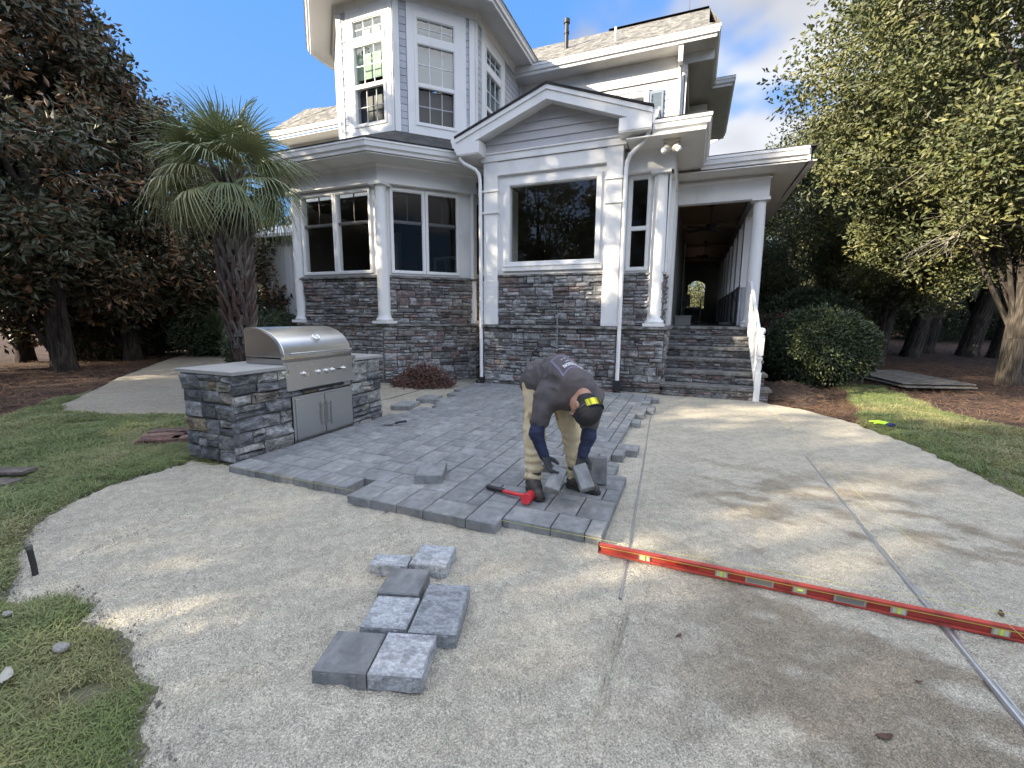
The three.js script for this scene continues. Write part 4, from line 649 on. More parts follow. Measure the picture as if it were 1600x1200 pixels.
{ // pine straw
  const r = rng(320), L = [], g = tri([...quad([-0.09, 0, -0.0016], [-0.09, 0, 0.0016], [0, 0.012, 0.0016], [0, 0.012, -0.0016]), ...quad([0, 0.012, -0.0016], [0, 0.012, 0.0016], [0.09, 0, 0.0016], [0.09, 0, -0.0016])]);
  const put = (x, z, k) => { if (sandD(x, z) > -0.02 || polySD(lawnL, x, z) > 0.05 || polySD(lawnR, x, z) > 0.05) return; const b = mix(0.4, 1.3, r()), t = r(); L.push([x, terrain(x, z) - 0.035 + r() * 0.03, z, (r() - 0.5) * 0.5, r() * 6.28, (r() - 0.5) * 0.5, mix(0.8, 1.6, r()) * k, lin(mix(0.14, 0.22, t) * b, mix(0.08, 0.13, t) * b, mix(0.05, 0.075, t) * b)]); };
  for (let k = 0; k < 26000; k++) put(mix(1.2, 9, r()), mix(-18, -4, r()), 1.2); for (let k = 0; k < 22000; k++) put(mix(-18, -6.4, r()), mix(-13, -0.5, r()), 1.5); for (let k = 0; k < 5000; k++) put(mix(1.2, 3.2, r()), mix(-10.5, -7, r()), 1);
  scatter('pine_straw', g, std({ roughness: 0.9, side: THREE.DoubleSide }), L, { kind: 'stuff', label: 'reddish brown pine straw mulch' });
}

// =====================================================================  PAVING
const pavT = tex(1024, 0.9, (u, v) => { const n = fbm(u * 6, v * 5, 5, 400, 0), c = fbm(u * 22 + 2, v * 18, 4, 401, 0), f = hash2(Math.floor(u * 1024), Math.floor(v * 1024), 402); const k = 0.70 + 0.24 * (n - 0.5) + 0.22 * (c - 0.5) + 0.18 * (f - 0.5); return [k * 0.99, k, k * 1.01]; });
const pavB = tex(512, 0.9, (u, v) => 0.65 * fbm(u * 9 + 1.5 * fbm(u * 4, v * 4, 2, 9), v * 13, 5, 403) + 0.35 * fbm(u * 70, v * 70, 2, 404), false);
const PAVE = [[0.235, 0.245, 0.255], [0.205, 0.213, 0.222], [0.265, 0.275, 0.285], [0.18, 0.185, 0.193], [0.245, 0.25, 0.25], [0.30, 0.31, 0.315], [0.215, 0.225, 0.24]].map(c => std({ rgb: c.map((v, i) => (0.5 * v + 0.5 * [0.235, 0.245, 0.254][i]) * [1.86, 1.8, 1.7][i]), map: pavT, bumpMap: pavB, bumpScale: 0.006, roughness: 0.85 }));
const PU = 0.111, PH = 0.07;
function paverGeo(w, d, h, r, rough) {            // chamfered paver, riven top when rough > 0
  if (!rough) { const g = chamfer(w, h, d, 0.006, true); return boxuv(g, r() * 9, r() * 9); }
  const nx = Math.round(w / 0.011), nz = Math.round(d / 0.011), ox = r() * 50, oz = r() * 50, L = [];
  const b = 0.006, T = (i, j) => { const x = mix(-w / 2 + b, w / 2 - b, i / nx), z = mix(-d / 2 + b, d / 2 - b, j / nz); const e = Math.min(i, nx - i, j, nz - j) === 0 ? 0 : 1; const q = fbm((x + ox) * 16 + 2 * fbm((x + ox) * 9, (z + oz) * 9, 2, 7), (z + oz) * 24, 4, 405); return [x, h + e * rough * (Math.abs(q - 0.5) * 2.4 - 0.35 + (q - 0.5)), z]; };
  for (let i = 0; i < nx; i++) for (let j = 0; j < nz; j++) { L.push(...quad(T(i, j + 1), T(i + 1, j + 1), T(i + 1, j), T(i, j))); }
  const x = w / 2, z = d / 2, M4 = [[-x, h - b, -z], [x, h - b, -z], [x, h - b, z], [-x, h - b, z]], B4 = [[-x, 0, -z], [x, 0, -z], [x, 0, z], [-x, 0, z]], T4 = [[-x + b, h, -z + b], [x - b, h, -z + b], [x - b, h, z - b], [-x + b, h, z - b]];
  for (let i = 0; i < 4; i++) { const j = (i + 1) % 4; L.push(...quad(T4[i], T4[j], M4[j], M4[i]), ...quad(M4[i], M4[j], B4[j], B4[i])); } L.push(...quad(B4[0], B4[1], B4[2], B4[3]));
  // spacer ribs on the front and side
  const g = [tri(L)]; for (const [sx, s] of [[-0.27, 1], [0.27, 1], [-0.27, -1], [0.27, -1]]) { const q = new THREE.BoxGeometry(0.022, h * 0.8, 0.006); q.translate(sx * w, h * 0.42, s * (d / 2 + 0.001)); g.push(boxuv(q)); }
  const mg = boxuv(mergeGeometries(g.map(norm1)), r() * 9, r() * 9), p = mg.attributes.position, uvA = mg.attributes.uv; for (let i = 0; i < nx * nz * 6; i++) uvA.setXY(i, p.getX(i) + ox, p.getZ(i) + oz); return mg;
}
{
  const t = thing('paver_patio', 'half-laid patio of grey concrete pavers in a random pattern before the house', 'patio', [-2.1, 0, -5]);
  const r = rng(431), NX = 34, NZ = 50, x0 = -0.43 - NX * PU, z0 = -2.445;     // cell (i, j): x from x0, z from z0 going back
  const occ = new Uint8Array(NX * NZ).fill(1);
  const ragR = []; for (let j = 0; j < NZ; j++) ragR[j] = 0; for (let j = 0; j < NZ;) { const l = 1 + Math.floor(r() * 3), o = j < 7 ? 0 : [0, 1, 2, 1, 0, 2][Math.floor(r() * 6)]; for (let k = 0; k < l; k++) ragR[j + k] = o; j += l; }
  const ragL = []; for (let j = 0; j < NZ;) { const l = 2 + Math.floor(r() * 2), o = Math.floor(r() * 3); for (let k = 0; k < l; k++) ragL[j + k] = o; j += l; }
  for (let j = 0; j < NZ; j++) for (let i = 0; i < NX; i++) {
    const x = x0 + (i + 0.5) * PU, z = z0 - (j + 0.5) * PU;
    let ok = z > -8.06; if (j === 0 && (x > -1.12 || x < -2.31)) ok = false; if (j <= 2 && x < -2.31 && x > -2.43) ok = false; if (i >= NX - ragR[j]) ok = false;
    if (z > -4.85) { if (x < -3.79) ok = false; } else { const lim = z > -5.6 ? -3.62 : z > -6.6 ? -3.75 : -3.95; if (x < lim + ragL[j] * PU * 0.8) ok = false; }
    if (z < -7.85 && (x < -3.6 || x > -1.45)) ok = false;
    
    occ[j * NX + i] = ok ? 0 : 1;
  }
  const opts = [[3, 2], [2, 3], [2, 2], [2, 2], [2, 1], [1, 2], [3, 2], [2, 3]], cache = {}, list = [];
  for (let j = 0; j < NZ; j++) for (let i = 0; i < NX; i++) {
    if (occ[j * NX + i]) continue;
    const fits = (w, d) => { if (i + w > NX || j + d > NZ) return false; for (let b = 0; b < d; b++) for (let a = 0; a < w; a++) if (occ[(j + b) * NX + i + a]) return false; return true; };
    const c = opts.map(o => [o, r() * (o[0] * o[1] >= 4 ? 1 : 0.42)]).sort((p, q) => q[1] - p[1]).map(q => q[0]); let o = c.find(([w, d]) => fits(w, d)) ?? [1, 1];
    for (let b = 0; b < o[1]; b++) for (let a = 0; a < o[0]; a++) occ[(j + b) * NX + i + a] = 1;
    if (o[0] * o[1] === 1 && r() < 0.6) continue;
    const x = x0 + (i + o[0] / 2) * PU, z = z0 - (j + o[1] / 2) * PU; list.push([x, z, o, o[0] * o[1] / (x * x + z * z)]);
  }
  list.sort((a, b) => b[3] - a[3]); console.log('pavers', list.length);
  const rest = [];
  list.forEach(([x, z, o], i) => {
    const k = o.join('x'), v = Math.floor(r() * 3), key = k + v; const g0 = cache[key] ??= paverGeo(o[0] * PU - 0.008, o[1] * PU - 0.008, PH, r, 0);
    const m = PAVE[Math.floor(r() * 7)], y = 0.0 + (r() - 0.5) * 0.003;
    if (i < 300) { const me = new THREE.Mesh(g0, m); me.name = i ? 'paver_' + String(i).padStart(3, '0') : 'paver'; me.castShadow = me.receiveShadow = true; me.position.set(x + 2.1, y, z + 5); me.rotation.set((r() - 0.5) * 0.008, (r() - 0.5) * 0.008, (r() - 0.5) * 0.008); t.add(me); }
    else rest.push(g0.clone().translate(x, y, z));
  });
  if (rest.length) tag(part('far_pavers', rest, PAVE[2], t), null, null, null, 'stuff');
}
function loosePaver(label, x, y, z, w, d, turn, m, rough = 0, tilt = [0, 0], h = PH, group) {
  const t = thing('loose_paver', label, 'paver', [x, y, z], turn, group); t.rotation.set(tilt[0], turn, tilt[1], 'YXZ');
  part('block', paverGeo(w, d, h, rng(Math.round(1000 * (x + 9) + 77 * z)), rough), m, t, true); return t;
}
const slateT = tex(512, 0.36, (u, v) => { const q = fbm(u * 6 + 1.6 * fbm(u * 4, v * 4, 3, 7), v * 9, 5, 410), s = 1 - Math.abs(q - 0.5) * 5, c = fbm(u * 34, v * 44, 4, 411), f = fbm(u * 120, v * 120, 2, 412); const k = 0.66 + 0.16 * clamp(s) + 0.30 * (c - 0.5) + 0.14 * (f - 0.5); return [k * 0.985, k, k * 1.02]; });
const slate = std({ rgb: [0.60, 0.605, 0.60], map: slateT, bumpMap: pavB, bumpScale: 0.008, roughness: 0.6 }), slateD = std({ rgb: [0.37, 0.37, 0.365], map: pavT, bumpMap: pavB, bumpScale: 0.008, roughness: 0.75 }), slateM = std({ rgb: [0.42, 0.43, 0.43], map: slateT, bumpMap: pavB, bumpScale: 0.008, roughness: 0.65 });
{ const a = -0.305;                               // the foreground group is turned a little from the house
  const q = (label, x, z, w, d, m, ro, da = 0) => loosePaver(label, x, 0.0, z, w, d, -a + da, m, ro);
  q('dark square paver on the sand, nearest and leftmost of the loose group', -1.19, -1.235, 0.21, 0.215, slateD, 0.0035);
  q('bright riven square paver on the sand, nearest to the viewer at the right', -0.985, -1.305, 0.21, 0.222, slate, 0.008);
  q('plain grey square paver just behind the pale riven one of the loose group', -1.275, -1.715, 0.205, 0.215, slateD, 0.003);
  q('pale riven square paver in the middle of the loose group', -1.19, -1.495, 0.205, 0.213, slate, 0.006);
  q('large oblong blue-grey paver at the right of the loose group', -0.995, -1.61, 0.21, 0.345, slateM, 0.004);
  q('small half paver at the far left end of the loose group', -1.46, -1.85, 0.205, 0.105, slate, 0.006);
  q('square riven paver at the far right end of the loose group', -1.27, -1.98, 0.207, 0.21, slate, 0.006, -0.06);
  loosePaver('grey paver laid askew on top of the laid pavers', -1.945, PH, -3.03, 0.222, 0.333, 0.42, PAVE[0]);
  loosePaver('grey paver lying on the sand beside the right end of the grill island', -4.0, 0.0, -5.55, 0.3, 0.42, 0.2, PAVE[5]);
  loosePaver('second grey paver on the sand, farther toward the house from the island', -3.95, 0.0, -6.15, 0.3, 0.4, 0.15, PAVE[1]);
  loosePaver('grey paver lying loose on the patio behind the bending man', -1.05, PH, -3.62, 0.36, 0.24, 0.02, PAVE[3]);
}

// =====================================================================  GRILL ISLAND
const steelR = tex(512, [0.9, 0.25], (u, v) => 0.42 + 0.10 * (fbm(u * 3, v * 120, 3, 500) - 0.5) + 0.12 * (fbm(u * 5, v * 5, 3, 502) - 0.5), false), steelB = tex(512, [0.5, 0.12], (u, v) => fbm(u * 2, v * 90, 3, 501), false);
const steel = std({ rgb: [0.60, 0.595, 0.58], metalness: 1, roughness: 0.75, roughnessMap: steelR, bumpMap: steelB, bumpScale: 0.00008 });
const steelDark = std({ rgb: [0.33, 0.33, 0.325], metalness: 0.9, roughness: 0.5, roughnessMap: steelR }), chrome = std({ rgb: [0.75, 0.75, 0.74], metalness: 1, roughness: 0.18 });
{
  const X0 = -4.55, X1 = -3.85, Z0 = -4.75, Z1 = -2.74, H = 0.85;
  const t = thing('grill_island', 'stone-clad outdoor kitchen island with slate counter and steel double doors', 'kitchen island', [-4.19, 0, -3.74]);
  const fF = frame(X1, Z1, X1, Z0), fE = frame(X0, Z1, X1, Z1), fR = frame(X1, Z0, X0, Z0), fB = frame(X0, Z0, X0, Z1), st = [], r = rng(512);
  const tone = (q) => { const k = q(); return k < 0.28 ? 0 : k < 0.54 ? 1 : k < 0.76 ? 2 : k < 0.86 ? 3 : k < 0.91 ? 4 : k < 0.96 ? 5 : 6; };
  const IS = [[0.20, 0.205, 0.215], [0.30, 0.30, 0.30], [0.37, 0.365, 0.345], [0.125, 0.128, 0.135], [0.36, 0.29, 0.20], [0.26, 0.225, 0.195], [0.44, 0.42, 0.36]].map(c => std({ rgb: c.map(v => v * 2.3 + 0.03), map: rockT, bumpMap: rockB, bumpScale: 0.016, roughness: 0.9 }));
  const o = { out: st, hmin: 0.085, hmax: 0.185, lmin: 0.15, lmax: 0.42, split: 0.42, dmin: 0.02, dmax: 0.045, rough: 1.5, gap: 0.009, tone };
  veneer(fF, -0.03, 0.585, 0, H, r, o); veneer(fF, 1.475, fF.L + 0.02, 0, H, r, o); veneer(fE, 0, fE.L + 0.0, 0, H, r, o); veneer(fF, 0.585, 1.475, 0.552, 0.625, r, { ...o, hmin: 0.06, hmax: 0.07 }); veneer(fB, 0, fB.L, 0, H, r, o); veneer(fR, 0, fR.L, 0, H, r, o);
  const core = part('stone_cladding', [box(X0 + 0.01, X1 - 0.01, 0, H, Z0 + 0.01, Z1 - 0.01)], M.mortar, t);
  st.sort((p, q) => q.s - p.s).forEach((s, i) => part('stone' + (i ? '_' + String(i).padStart(3, '0') : ''), s.g, IS[s.k], core)); console.log('island stones', st.length);
  part('footing', [box(X1 - 0.02, X1 + 0.085, -0.03, 0.035, Z0 - 0.05, Z1 + 0.02)], M.cap, t);
  const sm = std({ rgb: [0.33, 0.325, 0.305], map: paintT, bumpMap: fineB, bumpScale: 0.003, roughness: 0.75 });
  const cg = (x0, x1, z0, z1) => { const g = chamfer(x1 - x0, 0.034, z1 - z0, 0.004, true); g.translate((x0 + x1) / 2, H, (z0 + z1) / 2); return boxuv(g); };
  part('countertop', [cg(X0 - 0.045, X1 + 0.05, -3.29, Z1 + 0.045)], sm, t); part('countertop_001', [cg(X0 - 0.045, X1 + 0.05, Z0 - 0.045, -4.235)], sm, t); part('countertop_002', [cg(X0 - 0.045, -4.4, -4.235, -3.29)], sm, t);
  const d0 = 0.595, d1 = 1.465, fr = part('door_frame', [fF(d0, d1, 0.045, 0.07, -0.02, 0.035), fF(d0, d1, 0.525, 0.55, -0.02, 0.035), fF(d0, d0 + 0.03, 0.07, 0.525, -0.02, 0.035), fF(d1 - 0.03, d1, 0.07, 0.525, -0.02, 0.035)], steel, t);
  const md = (d0 + d1) / 2; for (const [a, b, h] of [[d0 + 0.033, md - 0.005, md - 0.045], [md + 0.005, d1 - 0.033, md + 0.045]]) {
    const g = chamfer(b - a, 0.022, 0.449, 0.003); g.rotateX(Math.PI / 2); g.translate((a + b) / 2, 0.2975, 0.02); const dr = part('access_door', boxuv(g).applyMatrix4(fF.M), steel, t);
    part('handle', [tube([fF.pt(h, 0.17, 0.075), fF.pt(h, 0.43, 0.075)], 0.009, 8), tube([fF.pt(h, 0.2, 0.04), fF.pt(h, 0.2, 0.075)], 0.005, 6), tube([fF.pt(h, 0.4, 0.04), fF.pt(h, 0.4, 0.075)], 0.005, 6)], steelDark, dr);
  }
  part('door_gap', fF(0.6, 1.46, 0.05, 0.545, -0.03, -0.005), M.dark, t); part('dark_gap_strip', fF(0.72, 1.32, 0.59, 0.622, -0.02, 0.052), M.dark, t);  // near-black strip paints the shade of the gap under the control panel
}
{
  const t = thing('gas_grill', 'stainless steel built-in gas grill with a rounded hood and five knobs', 'grill', [-4.1, 0.63, -3.77]);
  const z0 = -4.26, z1 = -3.285, xb = -4.4, xf = -3.845, yb = 0.965, yt = 1.262;
  const prof = []; prof.push([xb, yb]); prof.push([xb, yt - 0.03]); prof.push([xb + 0.02, yt - 0.008]); for (let k = 0; k <= 14; k++) { const a = Math.PI / 2 * (1 - k / 14); prof.push([-4.28 + (xf + 4.28) * Math.cos(a), yb + (yt - yb) * Math.sin(a)]); } prof.push([xf - 0.012, yb]);
  const sh = new THREE.Shape(prof.map(p => new THREE.Vector2(p[0], p[1]))); const eg = new THREE.ExtrudeGeometry(sh, { depth: z1 - z0 - 0.03, bevelEnabled: true, bevelThickness: 0.006, bevelSize: 0.006, bevelSegments: 2, curveSegments: 2 }); eg.translate(0, 0, z0 + 0.015);
  // smooth the curved skin
  const gq = eg.toNonIndexed ? (eg.index ? eg.toNonIndexed() : eg) : eg, np = gq.attributes.normal, pp = gq.attributes.position; for (let i = 0; i < np.count; i++) { if (Math.abs(np.getZ(i)) < 0.3 && pp.getX(i) > -4.285) { const nx = (pp.getX(i) + 4.28) / Math.pow(xf + 4.28, 2), ny = (pp.getY(i) - yb) / Math.pow(yt - yb, 2), l = Math.hypot(nx, ny); np.setXYZ(i, nx / l, ny / l, 0); } }
  const uvs = gq.attributes.uv; for (let i = 0; i < pp.count; i++) { if (Math.abs(np.getZ(i)) < 0.3) uvs.setXY(i, pp.getZ(i), pp.getY(i)); else uvs.setXY(i, pp.getX(i), pp.getY(i)); }
  const hood = part('hood', gq, steel, t);
  part('hood_end', [new THREE.ExtrudeGeometry(new THREE.Shape(prof.map(p => new THREE.Vector2(-4.13 + (p[0] + 4.13) * 0.93, 0.96 + (p[1] - 0.96) * 0.94))), { depth: 0.012, bevelEnabled: false }).translate(0, 0.004, z1 - 0.008)], steelDark, hood);
  part('hood_trim', [box(xf - 0.03, xf + 0.016, yb - 0.02, yb + 0.012, z0, z1)], chrome, hood);
  part('handle', [tube([[xf + 0.05, 1.0, z0 + 0.05], [xf + 0.05, 1.0, z1 - 0.05]], 0.0125, 12), box(xf - 0.01, xf + 0.05, 0.99, 1.01, z0 + 0.07, z0 + 0.09), box(xf - 0.01, xf + 0.05, 0.99, 1.01, z1 - 0.09, z1 - 0.07)], chrome, hood);
  { const a = 0.62, n = new THREE.Vector3(Math.cos(a) * 0.66, Math.sin(a) * 1.0, 0).normalize(), p = [-4.28 + (xf + 4.28) * Math.cos(a), yb + (yt - yb) * Math.sin(a), -3.79]; const q = new THREE.Quaternion().setFromUnitVectors(new THREE.Vector3(0, 1, 0), n); const mk = (g) => g.applyQuaternion(q).translate(...p); const th = part('thermometer', [mk(new THREE.CylinderGeometry(0.043, 0.047, 0.035, 28, 1).translate(0, 0.01, 0)), mk(new THREE.TorusGeometry(0.04, 0.008, 10, 28).rotateX(Math.PI / 2).translate(0, 0.028, 0))], chrome, hood); part('dial', mk(new THREE.CylinderGeometry(0.032, 0.032, 0.002, 24).translate(0, 0.029, 0)), std({ rgb: [0.6, 0.6, 0.58], roughness: 0.25 }), th); }
  part('firebox', [box(xb, xf + 0.01, 0.88, yb - 0.02, z0 + 0.01, z1 - 0.01)], steelDark, t);
  const panel = part('control_panel', [(() => { const g = chamfer(z1 - z0 + 0.02, 0.05, 0.265, 0.004, true); g.rotateX(Math.PI / 2); g.rotateY(Math.PI / 2); g.translate(xf - 0.015, 0.755, (z0 + z1) / 2); return boxuv(g); })(), box(xf + 0.0, xf + 0.055, 0.885, 0.915, z0 - 0.01, z1 + 0.01), box(xf - 0.01, xf + 0.045, 0.618, 0.632, z0 - 0.005, z1 + 0.005)], steel, t);
  for (const f of [0.23, 0.435, 0.55, 0.645, 0.825]) { const z = mix(z1, z0, f), y = 0.775; const k = part('knob', [new THREE.CylinderGeometry(0.021, 0.024, 0.034, 20).rotateZ(-Math.PI / 2).translate(xf + 0.055, y, z), new THREE.TorusGeometry(0.027, 0.005, 8, 24).rotateY(Math.PI / 2).translate(xf + 0.038, y, z), box(xf + 0.07, xf + 0.08, y - 0.02, y + 0.02, z - 0.005, z + 0.005)], chrome, panel); }
  for (const f of [0.15, 0.34, 0.43, 0.55, 0.66, 0.84]) part('indicator', new THREE.SphereGeometry(0.007, 8, 6).translate(xf + 0.036, 0.872, mix(z1, z0, f)), std({ rgb: [0.85, 0.85, 0.8], roughness: 0.3 }), panel);
  part('name_plate', box(xf + 0.034, xf + 0.038, 0.77, 0.785, mix(z1, z0, 0.78), mix(z1, z0, 0.7)), M.black, panel);
}

// =====================================================================  TOOLS AND ODDMENTS
{
  const t = thing('spirit_level', 'long red I-beam level with yellow vials lying on the sand', 'level', [0.55, 0, -2.47]); const red = std({ rgb: [0.46, 0.06, 0.04], roughness: 0.5, map: (() => { const q = tex(512, 0.6, (u, v) => { const n = fbm(u * 8, v * 8, 5, 640, 8), s = fbm(u * 3, v * 90, 3, 641); return 0.86 + 0.14 * sstep(0.4, 0.6, n) - 0.35 * sstep(0.66, 0.75, s); }); return q; })(), bumpMap: fineB, bumpScale: 0.0006 }), L = 1.96, gm = std({ rgb: [0.32, 0.31, 0.28], roughness: 0.6 });
  const y0 = 0.008, h = 0.06, w = 0.027;
  part('beam', [(() => { const g = chamfer(L, 0.011, w, 0.002, true); g.translate(0, y0 + h - 0.011, 0); return g; })(), (() => { const g = chamfer(L, 0.011, w, 0.002, true); g.translate(0, y0, 0); return g; })(), new THREE.BoxGeometry(L, h - 0.02, 0.008).translate(0, y0 + h / 2, 0)], red, t, true);
  part('measuring_edge', new THREE.BoxGeometry(L - 0.01, 0.003, 0.002).translate(0, y0 + h - 0.014, w / 2 + 0.0005), std({ rgb: [0.55, 0.42, 0.10], roughness: 0.5 }), t, true);
  for (const [x, kind] of [[-0.72, 0], [-0.32, 0], [-0.14, 1], [0.04, 0], [0.25, 1], [0.44, 0], [0.80, 0]]) {
    const wd = kind ? 0.13 : 0.062; const v = part(kind ? 'hand_hole' : 'vial_block', [new THREE.BoxGeometry(wd, 0.044, 0.016).translate(x, y0 + h / 2, 0.003)], gm, t, true);
    if (kind) part('opening', new THREE.BoxGeometry(wd - 0.018, 0.026, 0.002).translate(x, y0 + h / 2, 0.0115), std({ rgb: [0.2, 0.19, 0.16] }), v, true);
    else { part('window', new THREE.BoxGeometry(wd - 0.014, 0.03, 0.002).translate(x, y0 + h / 2, 0.0112), std({ rgb: [0.55, 0.55, 0.38], roughness: 0.2 }), v, true); part('vial', new THREE.CylinderGeometry(0.007, 0.007, 0.026, 12).rotateZ(x === 0.04 ? 1.57 : 0).translate(x, y0 + h / 2, 0.013), phys({ rgb: [0.62, 0.72, 0.12], roughness: 0.1, clearcoat: 1 }), v, true); }
  }
  for (const s of [-1, 1]) part('end_cap', new THREE.BoxGeometry(0.006, h, w).translate(s * (L / 2 + 0.003), y0 + h / 2, 0), M.black, t, true);
  const cv = document.createElement('canvas'); cv.width = 256; cv.height = 32; const c = cv.getContext('2d'); c.fillStyle = 'rgb(170,38,28)'; c.fillRect(0, 0, 256, 32); c.fillStyle = 'rgb(25,14,12)'; c.font = 'bold italic 26px sans-serif'; c.textBaseline = 'middle'; c.textAlign = 'center'; c.fillText('EMPIRE', 128, 17); const ct = new THREE.CanvasTexture(cv); ct.colorSpace = THREE.SRGBColorSpace;
  for (const x of [-0.52, 0.95]) part('printed_mark', new THREE.PlaneGeometry(0.17, 0.021).translate(x, y0 + h / 2, 0.0055), std({ map: ct, roughness: 0.45 }), t, true);
  t.rotation.set(0.05, -0.012, 0);
}
{
  const t = thing('mallet', 'red dead-blow mallet with a black grip lying on the laid pavers', 'hammer', [-1.15, PH, -2.9]); const red = std({ rgb: [0.58, 0.035, 0.045], roughness: 0.45 });
  const a = [-1.37, 0.095, -2.95], b = [-1.03, 0.112, -2.86];
  part('handle', [tube([a, [-1.19, 0.1, -2.9], b], 0.0145, 10, false, 20)], red, t); part('grip', [tube([[-1.385, 0.094, -2.954], [-1.33, 0.097, -2.939], [-1.24, 0.101, -2.915]], 0.0185, 12, false, 14), new THREE.SphereGeometry(0.02, 10, 8).translate(-1.386, 0.094, -2.954)], M.black, t);
  const hd = new THREE.CylinderGeometry(0.034, 0.034, 0.115, 24, 1), rim = new THREE.CylinderGeometry(0.037, 0.037, 0.022, 24); const q = new THREE.Matrix4().makeRotationFromEuler(new THREE.Euler(1.45, 0.25, 0)).setPosition(-1.02, 0.108, -2.855);
  part('head', [hd.applyMatrix4(q), rim.clone().translate(0, 0.05, 0).applyMatrix4(q), rim.clone().translate(0, -0.05, 0).applyMatrix4(q)], red, t);
}
{ const t = thing('hand_trowel', 'small trowel lying on the pavers by the grill island doors', 'trowel', [-3.3, PH, -4.35], 0.5); part('handle', [tube([[0, 0.025, 0], [0.05, 0.04, 0.0], [0.14, 0.045, -0.02]], 0.014, 9)], M.black, t, true); part('blade', [tube([[0, 0.02, 0], [-0.03, 0.03, 0.01]], 0.005, 6), (() => { const s = new THREE.Shape(); s.moveTo(0, 0.04); s.lineTo(-0.16, 0); s.lineTo(0, -0.04); s.closePath(); return new THREE.ExtrudeGeometry(s, { depth: 0.003, bevelEnabled: false }).rotateX(Math.PI / 2).translate(-0.02, 0.012, 0.01); })()], steelDark, t, true); }
{ // screed rails, string lines and stakes
  const mt = std({ rgb: [0.55, 0.56, 0.57], metalness: 0.85, roughness: 0.38 });
  tag(part('screed_pipe', [tube([[1.165, -0.0155, -5.2], [1.165, -0.012, -3.4], [1.165, -0.004, -2.4], [1.165, 0.0, 1]], 0.0125, 10), tube([[1.192, -0.010, -2.9], [1.19, -0.003, 1]], 0.007, 8)], mt), 'silver screed pipe sunk in the sand at the right under the level', 'pipe');
  tag(part('screed_pipe', tube([[railL(-6.8), -0.005, -6.8], [railL(-4.5), -0.005, -4.5], [-0.25, -0.007, -2.1]], 0.007, 8), mt), 'thin silver screed pipe in the sand beside the patio edge', 'pipe');
  const ym = std({ rgb: [0.62, 0.60, 0.16], roughness: 0.6 });
  tag(part('string_line', tube([[-4.33, 0.085, -2.42], [-3.7, 0.075, -2.53], [-0.4, 0.06, -2.535], [2.6, 0.06, -2.62]], 0.0010, 5, false, 40), ym), 'yellow string line stretched along the front edge of the pavers', 'string');
  tag(part('string_line', tube([[1.18, 0.04, -7.7], [1.26, 0.05, -4.5], [1.36, 0.085, -2.5], [1.44, 0.06, -1.2]], 0.0010, 5, false, 40), ym), 'yellow string line running toward the steps at the right', 'string');
  const rust = std({ rgb: [0.03, 0.027, 0.024], roughness: 0.8, bumpMap: fineB, bumpScale: 0.003 });
  const s1 = thing('rebar_stake', 'short dark steel stake standing in the sand at the left', 'stake', [-3.21, 0, -1.08]); part('bar', taper([[0.0, -0.05, 0], [-0.006, 0.06, 0.0], [-0.014, 0.165, 0.004]], [0.0135, 0.0135, 0.0135], 10), rust, s1, true); part('cap', [new THREE.CylinderGeometry(0.0155, 0.0155, 0.022, 12).translate(-0.0135, 0.157, 0.004)], std({ rgb: [0.10, 0.10, 0.085] }), s1, true);
  tag(part('string_stake', [taper([[-4.33, -0.05, -2.42], [-4.33, 0.10, -2.42]], [0.008, 0.008], 8)], std({ rgb: [0.10, 0.12, 0.05] })), 'thin dark stake holding the string at the lawn edge by the island', 'stake');
}
